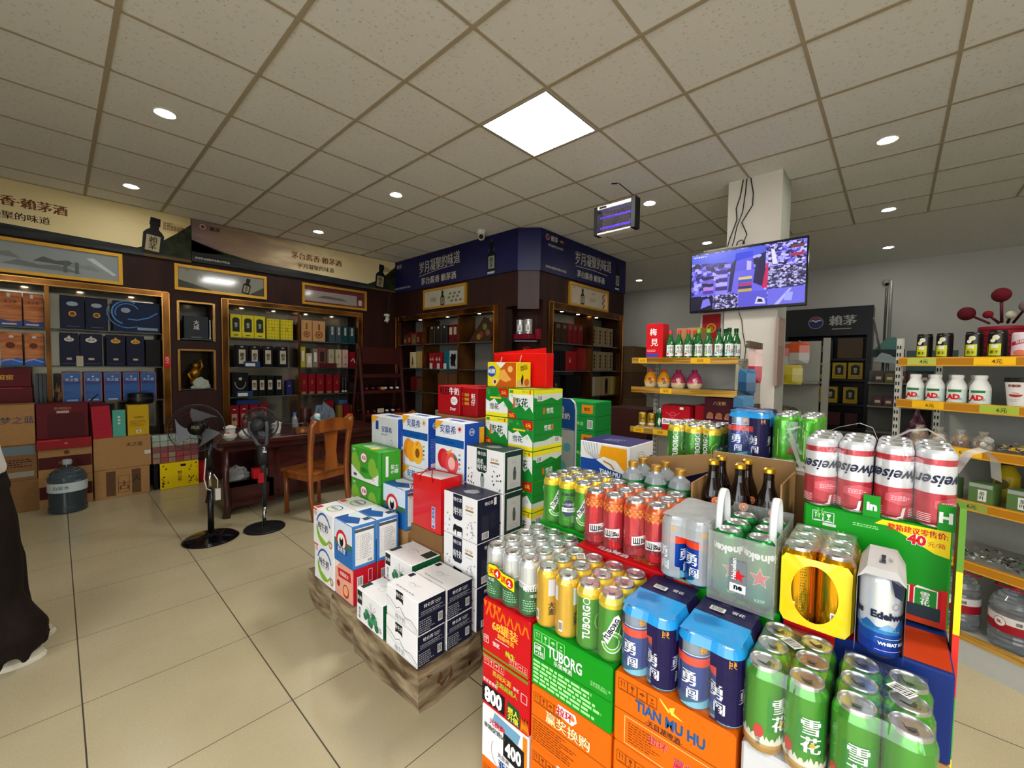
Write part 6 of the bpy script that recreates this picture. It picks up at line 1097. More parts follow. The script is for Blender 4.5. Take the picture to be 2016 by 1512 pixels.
def a_800(b, fl, fr, ft, dx, dy, dz):
    b.rect(fl, .003, dz*.93, dy-.003, dz-.003, M('#7a7a1a', .5)); icons(b, fl, .01, dz*.80, .022, 4, M('#ffb0a0')); b.text(fl, '勇闯天涯', dy*.45, dz*.72, .02, M('#d8a83a'), bold=.05); b.text(fl, '无限超越人', dy*.55, dz*.58, .018, M('#9ab82a'), bold=.05); b.text(fl, '雪花', dy*.75, dz*.7, .012, WHITE, bold=.04)
    b.frame(fl, dy*.85, dz*.56, dy*.97, dz*.72, .0015, WHITE); b.rect(fl, .003, dz*.08, dy*.52, dz*.42, BLACK, off=.001); b.text(fl, '800', dy*.27, dz*.25, .062, WHITE, bold=.05, off=.0018, sx=.8); b.text(fl, '雪花百变纪', dy*.2, dz*.5, .013, WHITE)
    b.poly(fl, [(dy*.56, dz*.05), (dy*.58, dz*.4), (dy*.82, dz*.36), (dy*.84, .01)], DGREEN); b.text(fl, '燃人\n升级', dy*.7, dz*.2, .022, M('#e8d83a'), bold=.06, off=.0016)
    for k in range(3): b.line(fl, [(dy*(.86+.05*k), .01), (dy*(.88+.05*k), dz*.3), (dy*(.9+.05*k), .01)], .005, ORANGE)
def a_400(b, fl, fr, ft, dx, dy, dz):
    b.poly(fl, [(dy*.3, dz*.99), (dy*.85, dz*.95), (dy*.8, dz*.75), (dy*.25, dz*.8)], M('#6a9ab8')); b.text(fl, '元换购', dy*.36, dz*.80, .022, RED, bold=.06, off=.0015); b.text(fl, '单箱促销50', dy*.3, dz*.66, .018, PGR, bold=.06, off=.0015)
    b.poly(fl, [(dy*.5, dz*.35), (dy*.5, dz*.78), (dy*.93, dz*.72), (dy*.93, dz*.28)], BLACK, off=.001); b.text(fl, '400', dy*.71, dz*.53, .056, WHITE, bold=.05, off=.0018, sx=.75); b.text(fl, '天目湖', dy*.5, dz*.28, .016, PGR); b.text(fl, '亚麦', dy*.55, dz*.13, .03, M('#1c3f86'), bold=.05, off=.0015)
    b.rect(fl, dy*.9, dz*.3, dy-.003, dz-.003, ORANGE, off=.0009); b.ring(fl, dy*.5, dz*.3, .05, .052, GREY, a0=150, a1=300)
def a_grn2(b, fl, fr, ft, dx, dy, dz): seam(b, fl, fr, dx, dy, dz, M('#0b5a18')); icons(b, fl, .02, dz*.68, .03, 4, WHITE); b.text(fl, '雪花啤酒', dy*.6, dz*.3, .03, WHITE)
CASE = 'beer case'; X1 = .895
def col(y0, dy, specs, x0=X1, dx=.19, dz=.1722):
    for k, (m, a, l) in enumerate(specs):
        carton('beer_case', l, x0, y0, dz*k, dx, dy, dz, m, a, cat=CASE, c=.005)
col(.738, .195, ((CO, a_prize, 'orange case on the floor under the 400 case'), (MW, a_400, 'white and blue case printed 400, low in the leftmost column'), (CR, a_800, 'red case printed 800, second from the top of its column'), (CR, a_68, 'red case printed 68 under the silver green cans')), dx=.275)
col(.478, .254, ((CO, a_tmh, 'orange case on the floor below the prize case'), (CO, a_prize, 'orange case with outlined characters, second from bottom'), (CO, a_prize, 'orange prize case right below the green lettered case'), (CG, a_tubc, 'green case with white lettering under the gold cans')))
col(.205, .267, ((CG, a_grn2, 'green case on the floor under the lettered orange case'), (CG, a_grn2, 'green case right under the lettered orange case'), (CO, a_prize, 'orange prize case below the case with blue lettering'), (CO, a_tmh, 'orange case with blue lettering under the blue capped packs')))
def a_grey(b, fl, fr, ft, dx, dy, dz): b.poly(fl, [(dy*.62, dz), (dy*.75, dz), (dy*.98, dz*.3), (dy*.9, dz*.3)], BLACK); b.rect(fl, dy*.2, dz*.3, dy*.4, dz*.6, WHITE); b.frame(fl, dy*.22, dz*.33, dy*.38, dz*.57, .002, BLACK)
col(-.075, .27, ((M('#b8b8b8'), a_grey, 'light grey case on the floor at the right end'), (M('#b8b8b8'), a_grey, 'light grey case, second level at the right end'), (M('#b8b8b8'), a_grey, 'light grey case, third level at the right end'), (M('#c4c4c4'), a_grey, 'light grey case carrying the nearest green cans')))
X2 = 1.098; Z2 = .8625
def a_top(s, mm): return lambda b, fl, fr, ft, dx, dy, dz: (b.text(ft, s, dy*.5, .022, .02, mm, bold=.04), b.rect(fl, .003, dz-.02, dy-.003, dz-.016, mm))
carton('beer_case', 'green case under the three yellow rimmed green cans, behind the silver ones', 1.178, .725, .69, .20, .21, .1725, CG, a_top('', LGRN), cat=CASE); carton('cardboard_box', 'brown carton filling behind the silver green cans', 1.178, .725, 0, .20, .21, .688, KRAFT)
carton('beer_case', 'red case under the red and orange tall cans', X2, .440, .69, .25, .28, .1725, CR, lambda b, fl, fr, ft, dx, dy, dz: (b.text(ft, '乌苏啤酒', dy*.4, .025, .026, WHITE, bold=.05), b.lines(ft, dy*.65, .02, dy*.95, .05, 3, GOLD), seam(b, fl, fr, dx, dy, dz, DRED)), cat=CASE)
carton('beer_case', 'green case under the frosted pack and the handled carrier', X2, .172, .69, .23, .264, .1725, CG, lambda b, fl, fr, ft, dx, dy, dz: (b.rect(ft, .003, .003, dy*.3, dx*.2, RED), b.rect(fl, .003, dz-.04, dy*.3, dz-.003, RED)), cat=CASE)
carton('beer_case', 'dark blue and red case under the yellow pack and white wheat beer', X2, -.103, .69, .30, .270, .1725, M('#152a6a', .4), lambda b, fl, fr, ft, dx, dy, dz: (b.rect(fl, .003, dz-.03, dy*.35, dz-.003, RED), b.poly(ft, [(.003, .003), (dy*.5, .003), (dy*.45, dx*.4), (.003, dx*.5)], RED), b.rect(ft, dy*.5, .01, dy-.003, dx*.5, M('#b8360e'))), cat=CASE)
for y0, dy, l in ((.440, .28, 'brown carton filling under the red tall can case'), (.172, .264, 'brown carton filling under the frosted pack case'), (-.103, .270, 'brown carton filling under the dark blue and red case')): carton('cardboard_box', l, X2, y0, 0, .23, dy, .688, KRAFT)
# big green case standing behind, with the price flash
def a_big(b, fl, fr, ft, dx, dy, dz):
    icons(b, fl, .018, dz*.83, .022, 2, WHITE)
    for (u, v, s_) in ((.04, .93, .012), (.09, .72, .012), (.2, .52, .012), (.17, .62, .008)):
        for a in range(3): b.line(fl, [(dy*u*3.2-s_*cos(a*1.05), dz*v-s_*sin(a*1.05)), (dy*u*3.2+s_*cos(a*1.05), dz*v+s_*sin(a*1.05))], .0025, M('#5cc040'))
    b.poly(fl, [(dy*.57, dz*.985), (dy-.003, dz*.985), (dy-.003, dz*.72), (dy*.9, dz*.74), (dy*.62, dz*.93), (dy*.52, dz*.93)], YEL, off=.001)
    b.text(fl, '整箱建议零售价:', dy*.79, dz*.93, .0155, RED, bold=.05, off=.0016, wmax=.095); b.text(fl, '40', dy*.79, dz*.845, .029, WHITE, bold=.08, off=.0014); b.text(fl, '40', dy*.79, dz*.845, .029, RED, bold=.045, off=.0018); b.text(fl, '元/箱', dy*.91, dz*.83, .012, RED, bold=.05, off=.0018)
    b.rect(fl, dy*.35, dz*.06, dy-.003, dz*.38, RED, off=.0008)
    for k, u in enumerate((.62, .79)): b.poly(fl, [(dy*u, dz*.16), (dy*(u+.145), dz*.16), (dy*(u+.145), dz*.37), (dy*(u+.02), dz*.39), (dy*u, dz*.36)], WHITE, off=.0012); b.rect(fl, dy*(u+.008), dz*.17, dy*(u+.138), dz*.365, M('#1b8a2c'), off=.0016); b.text(fl, '雪\n花', dy*(u+.07), dz*.27, .016, WHITE, bold=.06, off=.002)
    b.poly(fl, [(dy*.45, dz*.10), (dy*.5, dz*.22), (dy*.62, dz*.24), (dy*.75, dz*.2), (dy-.003, dz*.2), (dy-.003, dz*.06)], M('#26343c'), off=.0022); b.rect(fl, dy*.45, .003, dy-.003, dz*.07, M('#b8360e'), off=.0024); b.rect(fl, dy-.012, .003, dy-.003, dz*.4, M('#d82020'), off=.0026)
    b.rect(fl, dy*.15, dz*.79, dy*.25, dz*.82, OFF); b.lines(fl, dy*.37, dz*.86, dy*.55, dz*.90, 2, LGRN)
carton('beer_case', 'large green case with a yellow price flash under the red white cans', 1.27, -.103, Z2+.002, .25, .26, .2195, CG, a_big, cat=CASE, c=.004)
b = MB(); cols = ('#2f9a24', '#e8d81c', '#35a02a', '#d83024', '#e8d81c', '#3aa42c', '#d83024', '#e8d81c', '#5a8a2a')
for k in range(9): b.box(1.20, -.114, .128*k, 1.255, -.1045, .128*k+.1275, M(cols[k]), yp=M('#6a5030', .8, noise=.2, scale=80))
tag(b.obj('folded_cardboard', None, (1.185, -.14, 0)), 'upright folded strip of coloured cardboard at the right edge of the display', 'cardboard')
# ================================================================ cans
CR_, CH_ = .0328, .168
ALU = M('#c9cbcd', .25, .95, noise=.02); ALD = M('#8e9092', .3, .9, noise=.02)
def can_meshes(name, bands, art=None, inv=False, met=.55, rough=.26, dark_tab=False):
    """bands: [(z0, colour)...] from the bottom up; local origin at the can's base"""
    b = MB(); mats = [M(c, rough, met, noise=.02) if isinstance(c, str) else c for _, c in bands]
    def mat(z):
        r = mats[0]
        for (zz, _), m in zip(bands, mats):
            if z >= zz-1e-6: r = m
        return r
    if not inv: base = [(.0005, .006), (.021, .004), (.0245, 0), (.026, .0), (.0315, .007), (CR_, .012)]; top = [(CR_, .148), (.0315, .153), (.0272, .161), (.0268, .1655), (.0262, .1672)]
    else: base = [(.0005, .004), (.0262, .001), (.0268, .002), (.0272, .006), (.0315, .014), (CR_, .019)]; top = [(CR_, .155), (.0315, .160), (.0285, .1645), (.0255, .1672)]
    zs = sorted(set([z for z, _ in bands if base[-1][1] < z < top[0][1]]))
    pr = [(r, z) for r, z in base]+[(CR_, z) for z in zs]+[(r, z) for r, z in top]
    prm = [(r, z, ALU if (z >= .1605 and not inv) or z < .004 else mat(z)) for r, z in pr]
    b.lathe(0, 0, prm, ALU, 28)
    if art: art(b, FC(0, 0, CR_, 0, 180))
    body = b.obj('can', None); me = body.data; bpy.data.objects.remove(body)
    b = MB()
    if not inv:
        b.lathe(0, 0, [(.0266, .1668), (.0258, .1680), (.0248, .1672), (.0235, .1635), (.0225, .1640), (.0005, .1642)], ALU, 24)
        f = P3((0, 0, .1645), (1, 0, 0), (0, 1, 0)); tm = M('#2f4a34', .35, .6) if dark_tab else ALD
        b.disc(f, 0, .0, .0105, tm, off=.0012, sy=.72); b.disc(f, .003, 0, .004, ALU, off=.0018); b.ring(f, -.008, 0, .006, .0072, ALD, off=.0006)
        b.prism([(-.004, -.007), (.012, -.007), (.014, 0), (.012, .007), (-.004, .007)], P3((0, 0, .1668), (1, 0, 0), (0, 1, 0)), .001, ALU)
    else: b.lathe(0, 0, [(.0255, .1672), (.0242, .1680), (.0228, .1672), (.019, .1620), (.010, .1585), (.0005, .1575)], ALU, 24)
    lid = b.obj('lid', None); ml = lid.data; bpy.data.objects.remove(lid)
    return me, ml
def put_can(t, meshes, x, y, z, rot, label=None):
    c = bpy.data.objects.new('can', meshes[0]); C.objects.link(c); l = bpy.data.objects.new('lid', meshes[1]); C.objects.link(l)
    w = wloc(t); c.parent = t; c.location = (x-w.x, y-w.y, z-w.z); c.rotation_euler = (0, 0, radians(rot)); l.parent = c; l.rotation_euler = (0, 0, radians((x*977+y*533) % 1*50-25))
    if label: c['label'] = label
    return c
def outline(x0, y0, x1, y1, r, n=6):
    """rounded rectangle around can centres, radius r"""
    o = []
    for (cx, cy, a) in ((x1, y1, 0), (x0, y1, 90), (x0, y0, 180), (x1, y0, 270)):
        for k in range(n+1): t = radians(a+90*k/n); o.append((cx+r*cos(t), cy+r*sin(t)))
    o2 = []
    for i in range(len(o)):
        a, b_ = o[i], o[(i+1) % len(o)]; o2.append(a); L = math.hypot(b_[0]-a[0], b_[1]-a[1])
        if L > .02:
            m = int(L/.012)
            for k in range(1, m): o2.append((a[0]+(b_[0]-a[0])*k/m, a[1]+(b_[1]-a[1])*k/m))
    return o2
def hull(b, x0, y0, x1, y1, z, matf, zs=((0.004, -.004), (.012, .0012), (.04, .0012), (.08, .0012), (.12, .0012), (.148, .0012), (.160, -.004), (.1695, -.0075)), top=True, pitch=.066, wav=.004):
    """film wrapped round a block of cans; matf(x, y, z) gives a material or None for a gap"""
    R0 = CR_; rings = []
    for zz, d in zs:
        ring = []
        for (x, y) in outline(x0, y0, x1, y1, R0+d):
            # film dips a little between neighbouring cans
            k = 0
            if y <= y0-R0*.6 or y >= y1+R0*.6: k = (0.5-0.5*cos(2*pi*(x-x0)/pitch)) if x0 < x < x1 else 0; y -= math.copysign(wav*k, y-(y0+y1)/2)
            elif x <= x0-R0*.6 or x >= x1+R0*.6: k = (0.5-0.5*cos(2*pi*(y-y0)/pitch)) if y0 < y < y1 else 0; x -= math.copysign(wav*k, x-(x0+x1)/2)
            ring.append(Vector((x, y, z+zz)))
        rings.append(ring)
    n = len(rings[0])
    for a, c in zip(rings, rings[1:]):
        for i in range(n):
            q = [a[i], a[(i+1) % n], c[(i+1) % n], c[i]]; m = sum(q, Vector())/4; mt = matf(m.x, m.y, m.z-z)
            if mt: b.add(q, [(0, 1, 2, 3)], mt, True)
    if top:
        ring = rings[-1]; nx = 12
        # top skin: strips across x
        xs = [x0-R0+.007+(x1-x0+2*R0-.014)*i/nx for i in range(nx+1)]; ny = 8; ys = [y0-R0+.007+(y1-y0+2*R0-.014)*i/ny for i in range(ny+1)]
        zt = z+zs[-1][0]
        def Z(x, y): return zt+.0006-.0022*(0.5-0.5*cos(2*pi*(x-x0)/pitch))*(0.5-0.5*cos(2*pi*(y-y0)/pitch))
        for i in range(nx):
            for j in range(ny):
                cx, cy = (xs[i]+xs[i+1])/2, (ys[j]+ys[j+1])/2
                ex, ey = max(0, x0-cx, cx-x1), max(0, y0-cy, cy-y1)
                if math.hypot(ex, ey) > R0-.006: continue
                mt = matf(cx, cy, .2)
                if mt: b.add([(xs[a], ys[c], Z(xs[a], ys[c])) for a, c in ((i, j), (i+1, j), (i+1, j+1), (i, j+1))], [(0, 1, 2, 3)], mt, True)
def pack(label, xs, ys, z, meshes, rot=30, film=None, cat='can pack', rots=None, pitch=.066, extra=None, grp=None, name='can_pack'):
    z += .0012; t = thing(name, label, cat, ((xs[0]+xs[-1])/2, (ys[0]+ys[-1])/2, z), grp); k = 0
    for x in xs:
        for y in ys: put_can(t, meshes, x, y, z, (rots[k % len(rots)] if rots else rot)); k += 1
    if film: b = MB(); hull(b, xs[0], min(ys), xs[-1], max(ys), z, film if callable(film) else (lambda *a: film), pitch=pitch); b.obj('film', t)
    if extra: extra(t, z)
    return t
R4 = lambda a, n, d=.066: [a+d*i for i in range(n)]
PF = film_mat('pack_film', '#dfe3e0', .02, .10, bump=.5, scale=28, edge=.13); PFS = film_mat('pack_film_smoky', '#c9c4b8', .16, .14, bump=.5, scale=22, edge=.3)
# --- designs
def d_lao(b, f):
    b.text(f, '崂山', 0, .088, .02, WHITE, bold=.05); b.text(f, '啤酒', .012, .066, .012, WHITE); b.lines(f, -.02, .02, .03, .055, 5, M('#8cc49a'), seed=2); b.line(f, [(-.09, .098), (-.03, .104), (0, .096), (.04, .102), (.09, .097)], .003, WHITE)
    for k in range(5): b.rect(f, -.06+.024*k, .105, -.0588+.024*k, .146, M('#b8bcbe', .3, .8))
lao = can_meshes('c', ((0, '#1d6b3c'), (.086, '#d4d8d8')), d_lao)
def d_gold(b, f):
    GD = M('#9a7414', .4); b.rect(f, -.03, .02, -.018, .05, WHITE); b.bars(f, -.0295, .022, -.0185, .048, BLACK, n=7); b.rect(f, .01, .095, .03, .142, M('#c9ccd0', .4)); b.text(f, '大麦', .02, .06, .02, BLACK, vert=True, bold=.04); b.lines(f, -.012, .03, .0, .13, 16, GD, seed=3); b.lines(f, .036, .03, .05, .13, 16, GD, seed=5); b.rect(f, -.05, .1, -.034, .14, M('#c9ccd0', .4)); b.text(f, '纯生', .0, .151, .008, RED)
gold = can_meshes('c', ((0, '#e6b81e'), (.145, '#f0cc30')), d_gold, met=.65)
TLG = '#3a9c0c'
def d_tub(v):
    def g(b, f):
        LG = M('#a6dc50', .35, .4); DG = M('#0f6a20', .4)
        for k, r_ in enumerate((.02, .026, .032)): b.ring(f, .045, .08, r_, r_+.0018, LG if k % 2 else DG, a0=100, a1=420, n=30)
        if v == 0:
            b.text(f, 'TUBORG', -.004, .076, .026, WHITE, rot=90, bold=.03, wmax=.088); b.ring(f, -.004, .132, .007, .009, WHITE)
            b.disc(f, .052, .07, .022, WHITE); b.disc(f, .052, .07, .016, M('#4aa424'), off=.0011); b.text(f, 'TUBORG', .05, .095, .02, INK, rot=62, bold=.03, off=.0018)
        elif v == 1:
            b.ring(f, 0, .056, .017, .028, WHITE, a0=-170, a1=150, n=30); b.ring(f, 0, .056, .019, .025, M('#58b428', .35, .3), off=.0012, a0=-160, a1=120, n=30); b.poly(f, [(-.016, .075), (-.022, .062), (-.010, .05), (.020, .113), (.014, .125), (.004, .120)], WHITE, off=.0016); b.text(f, 'TUBORG', -.001, .088, .0155, INK, rot=62, bold=.04, off=.0021, wmax=.06)
        else:
            b.text(f, 'TUBORG', 0, .118, .013, INK, bold=.05); b.text(f, 'BEER', 0, .107, .007, INK); b.disc(f, 0, .085, .016, M('#1c2156')); b.disc(f, -.003, .06, .017, M('#1c2156')); b.text(f, '一元换购', 0, .084, .0105, WHITE, bold=.05, off=.0016); b.rect(f, -.022, .058, .022, .073, WHITE, off=.0013); b.text(f, '多一瓶快乐', 0, .0655, .0085, INK, bold=.04, off=.002); b.lines(f, .012, .02, .026, .045, 6, WHITE)
    return g
tub0 = can_meshes('c', ((0, '#3f9a1e'), (.137, '#f0d022')), d_tub(0)); tub1 = can_meshes('c', ((0, TLG), (.137, '#f0d022')), d_tub(1)); tub2 = can_meshes('c', ((0, TLG), (.137, '#f0d022')), d_tub(2))
def d_wusu(b, f):
    OR = M('#e87818', .35, .3)
    for r_ in range(3):
        for k in range(14): u = -.1+.0147*k+.007*(r_ % 2); b.poly(f, [(u-.006, .128+.008*r_), (u, .118+.008*r_), (u+.006, .128+.008*r_)], OR if (k+r_) % 2 else M('#f09a28', .35, .3), off=.0005+.0001*r_)
    for u0 in (-.012, -.115): 
        b.poly(f, [(u0-.022, .04), (u0+.024, .046), (u0+.024, .072), (u0-.022, .066)], WHITE, off=.001)
        for k in range(5): b.rect(f, u0-.018+.0055*k, .046, u0-.0155+.0055*k, .064, BLACK, off=.0015)
        b.rect(f, u0-.018, .046, u0-.002, .0495, BLACK, off=.0015); b.text(f, 'Su', u0+.014, .0555, .016, BLACK, off=.0016, bold=.05); b.text(f, 'WUSU BEER', u0, .0425, .0045, BLACK, off=.0016) 
    b.rect(f, .034, .012, .05, .036, WHITE); b.bars(f, .0345, .013, .0495, .035, BLACK); b.lines(f, .032, .045, .052, .12, 14, M('#8a1420'), seed=3)
    b.poly(f, [(-.02, .03), (-.008, .036), (0, .028), (.012, .032), (.016, .012), (-.016, .01)], M('#c81c20', .3, .4), off=.0012)
wusu = can_meshes('c', ((0, '#a01024'), (.04, '#cc1228'), (.122, '#d8561a')), d_wusu)
def d_hei(b, f):
    b.text(f, 'Heineken', .0, .128, .026, WHITE, bold=.04, flip=True); b.poly(f, [(.0+.02*cos(radians(90+36*k))*(1 if k % 2 == 0 else .42), .082+.022*sin(radians(90+36*k))*(1 if k % 2 == 0 else .42)) for k in range(10)], RED, off=.0012)
    b.poly(f, [(.0+.0225*cos(radians(90+36*k))*(1 if k % 2 == 0 else .42), .082+.0245*sin(radians(90+36*k))*(1 if k % 2 == 0 else .42)) for k in range(10)], WHITE, off=.0008); b.text(f, 'BEER', 0, .03, .01, M('#9cc8a4'), flip=True)
hei = can_meshes('c', ((0, '#2c6e3c'), (.02, '#1c7a38')), d_hei, inv=True)
def d_blue(b, f):
    OR = M('#e8401c', .35, .3); W_ = M('#e6eaf0', .35, .3)
    b.rect(f, -.103, .1, .103, .118, OR); b.rect(f, -.103, .122, .103, .124, W_)
    for u in (-.03, .03): b.text(f, '勇', u, .072, .034, W_, bold=.1, off=.0012); b.text(f, '闯', u+.008, .04, .026, W_, bold=.08, off=.0012)
    b.text(f, '换', .0, .138, .018, M('#e8a01c'), bold=.06); b.poly(f, [(-.05, .01), (.05, .01), (.02, .03), (-.02, .022)], M('#7ac0d8', .35, .3))
blu = can_meshes('c', ((0, '#1a6a9c'), (.03, '#0d3f9a'), (.1, '#1856b0'), (.125, '#8a9cb0')), d_blue)
def d_yel(b, f): b.rect(f, -.02, .02, -.008, .05, WHITE); b.bars(f, -.0195, .021, -.0085, .049, BLACK, n=7); b.lines(f, .0, .03, .012, .14, 18, DGREEN, seed=4); b.rect(f, .02, .03, .024, .15, M('#b83c18'))
yel = can_meshes('c', ((0, '#c8860c'), (.02, '#d89c14')), d_yel, met=.9, rough=.14)
def d_edel(b, f):
    b.poly(f, [(-.1, .075), (-.06, .068), (-.03, .058), (-.012, .07), (.002, .062), (.02, .072), (.04, .06), (.07, .074), (.1, .066), (.1, .05), (-.1, .05)], M('#1f5f9c', .3, .5), off=.0004) if False else None
    for k, (u, h_) in enumerate(((-.05, .02), (-.02, .014), (.012, .012), (.034, .022), (.06, .016))): b.poly(f, [(u-.018, .058), (u-.004, .058+h_), (u+.002, .058+h_*.8), (u+.018, .056)], M('#2b6cae' if k % 2 else '#7db4dc', .3, .4), off=.0007+.0001*k)
    b.text(f, 'Edelweiss', .018, .086, .0185, INK, bold=.05, off=.0014); b.text(f, 'WHEAT BEER', .02, .032, .0085, WHITE, bold=.05, off=.0014); b.ring(f, .02, .106, .005, .0065, GREY); b.line(f, [(-.01, .042), (.05, .042)], .0007, WHITE); b.line(f, [(-.01, .018), (.05, .018)], .0007, WHITE)
    b.text(f, 'Weiss', -.055, .086, .0185, INK, bold=.05, off=.0014)
edel = can_meshes('c', ((0, '#173a9c'), (.03, '#1d4fa8'), (.05, '#3a86be'), (.062, '#d3d6d8')), d_edel, met=.45)
def d_snow(b, f):
    b.poly(f, [(-.022, .05), (.022, .05), (.022, .115), (-.022, .115)], M('#0f8a1c', .3, .4), off=.0004)
    for u0 in (0, -.09, .09): 
        b.text(f, '雪', u0, .100, .032, WHITE, bold=.10, off=.0012); b.text(f, '花', u0+.001, .068, .032, WHITE, bold=.10, off=.0012); b.disc(f, u0+.002, .069, .004, M('#e8a030'), off=.003)
        b.disc(f, u0-.036, .048, .0085, M('#c02820'), off=.0008, sy=1.5); b.text(f, '啤\n酒', u0-.036, .028, .008, PGR)
    for k in range(26): u = -.102+.008*k; b.poly(f, [(u-.006, .026), (u+.006, .026), (u+.003, .036+.006*((k*7) % 5)/4), (u-.001, .034+.012*((k*3) % 4)/3)], M('#dcdccc', .35, .2), off=.0005+.00002*k)
snow = can_meshes('c', ((0, '#b98a3c'), (.018, '#c9a860'), (.024, '#dfe0d2'), (.034, '#3c9c04')), d_snow, dark_tab=True)
snowb = can_meshes('c', ((0, '#dfe0d2'), (.02, '#46b004')), lambda b, f: (b.rect(f, -.02, .03, -.018, .12, M('#b8e06a')), b.lines(f, -.012, .05, .0, .12, 12, DGREEN, seed=3), b.disc(f, .02, .05, .01, M('#8a3a1c'), sy=1.4)))
def d_bud(b, f):
    RD = M('#8a0c1c', .3, .4); b.text(f, 'Budweiser', 0, .102, .036, INK, bold=.02, flip=True, wmax=.135, off=.0012, ital=.35)
    b.poly(f, [(-.03, .06), (0, .068), (.03, .06), (.03, .044), (0, .036), (-.03, .044)], M('#d84a58', .3, .4), off=.0006); b.lines(f, -.02, .046, .02, .058, 3, M('#f0c8cc'), seed=2); b.poly(f, [(.0, .03), (.006, .032), (.002, .008), (-.01, .008), (-.003, .012)], M('#f0e8e4', .3, .4)); 
    for k in range(5): b.rect(f, .012, .012+.004*k, .035, .0135+.004*k, M('#f0b8bc')); b.rect(f, -.06, .012+.004*k, -.035, .0135+.004*k, M('#f0b8bc'))
bud = can_meshes('c', ((0, '#b81428'), (.075, '#dcdcdc'), (.135, '#b81428'), (.148, '#d0d2d4')), d_bud, inv=True, met=.35)
# --- tier one packs
Z1 = .6895
t = pack('four by three block of silver topped green cans with a yellow offer strip', R4(.932, 4, .0665), R4(.772, 3, .0665), Z1, lao, rots=[40, 12, -15, 60, 33], film=PF)
b = MB(); fq = P3((.8955, .905, Z1), (0, -1, 0), (0, 0, 1)); fq.flat = True; YS = M('#f2d60c', .35)
pts = [(-.004, .078), (-.004, .118), (.03, .121), (.06, .108), (.108, .106), (.108, .064), (.06, .07), (.03, .082)]; b.poly(fq, pts, YS, off=.002); b.line(fq, pts+[pts[0]], .0025, DGREEN, off=.003)
b.text(fq, '买', .012, .098, .022, RED, bold=.05, off=.004); b.disc(fq, .037, .098, .0145, RED, off=.0035); b.text(fq, '4', .037, .098, .022, WHITE, bold=.05, off=.0045); b.text(fq, '送', .063, .09, .022, RED, bold=.05, off=.004); b.disc(fq, .088, .086, .0145, RED, off=.0035); b.text(fq, '2', .088, .086, .022, WHITE, bold=.05, off=.0045); b.obj('offer_strip', t)
def barc(x, y, rz=40, s=.035):
    def g(t, z):
        b = MB(); f = P3((x, y, z+.1725), (cos(radians(rz)), sin(radians(rz)), 0), (-sin(radians(rz)), cos(radians(rz)), 0)); b.bars(f, -s/2, -s*.35, s/2, s*.35, BLACK, WHITE); b.obj('barcode_label', t)
    return g
pack('six pack of golden cans in clear film beside the silver green block', R4(.930, 3), [.636, .702], Z1, gold, rots=[45, 20, 10, 60, 50, 35], film=PF, extra=barc(1.03, .66))
t = thing('can_pack', 'six pack of green cans with yellow rims and white vertical lettering, front row', 'can pack', (.99, .53, Z1+.0012))
for i, x in enumerate(R4(.932, 3, .0635)):
    for k, y in enumerate((.568, .503)): put_can(t, (tub0, tub1)[k if i == 0 else (i+k) % 2], x, y, Z1+.0012, (26, 32)[k]+i*17)
b = MB(); hull(b, .932, .503, 1.059, .568, Z1+.0012, lambda *a: PF); b.obj('film', t)
# blue capped packs
BCAP = M('#1d8fd0', .25, coat=.3, noise=.04, scale=60); PUR = M('#211a44', .35, noise=.25, scale=90)
def bluepack(label, xs, ys, z, name='can_pack'):
    x0, y0 = xs[0], min(ys)
    def mf(x, y, h_):
        if h_ > .19: return BCAP if x < x0+.065 else PUR
        if h_ > .118-.0*y and x < x0+.065 and (x > x0-.012 or h_ > .135): return BCAP
        if x < x0-.012:
            u = (y-(min(ys)+max(ys))/2-.022)/.05; v = (h_-.066)/.078
            return None if (u*u+v*v < 1 and h_ < .142) else (BCAP if h_ > .142-.0 else PUR)
        if h_ < .135+.0 and y > max(ys) and x < x0: return None
        return PUR if h_ < .15 or x > x0+.065 else BCAP
    t = pack(label, xs, ys, z, blu, rots=[28, 50, 15, 33], film=mf)
    b = MB(); z += .0012; f = P3((x0-.01, max(ys)+.01, z+.1715), (.35, -.94, 0), (.94, .35, 0)); b.lines(f, .01, .018, .07, .055, 8, M('#0d4f86'), w=.3, seed=4); b.obj('print_label', t); b = MB(); f2 = FT(x0+.075, max(ys)+.02, z+.1712); b.bars(f2, .02, .012, .052, .032, BLACK, WHITE); b.text(f2, '雪花', .078, .03, .014, WHITE); b.obj('barcode_label', t)
    b = MB(); hull(b, xs[0], min(ys), xs[-1], max(ys), z, lambda x, y, h_: PF if (x < x0-.005 and h_ < .142) else None, top=False); b.obj('front_film', t)
    return t
bluepack('left one of the two blue capped dark film packs in the front row', R4(.929, 3), [.369, .434], Z1); bluepack('right one of the two blue capped dark film packs in the front row', R4(.928, 3), [.232, .298], Z1)
pack('six pack of bright green cans with white characters, left of the nearest pair', R4(.914, 3), [.097, .163], Z1, snow, rots=[22, 60, 15, 30, 44, 50], film=PF, extra=barc(1.0, .133, 55))
pack('nearest six pack of bright green cans, at the bottom right corner', R4(.905, 3), [-.0395, .0265], Z1, snow, rots=[40, 12, 66, 20, 35, 52], film=PF, extra=barc(.985, -.03, 60))
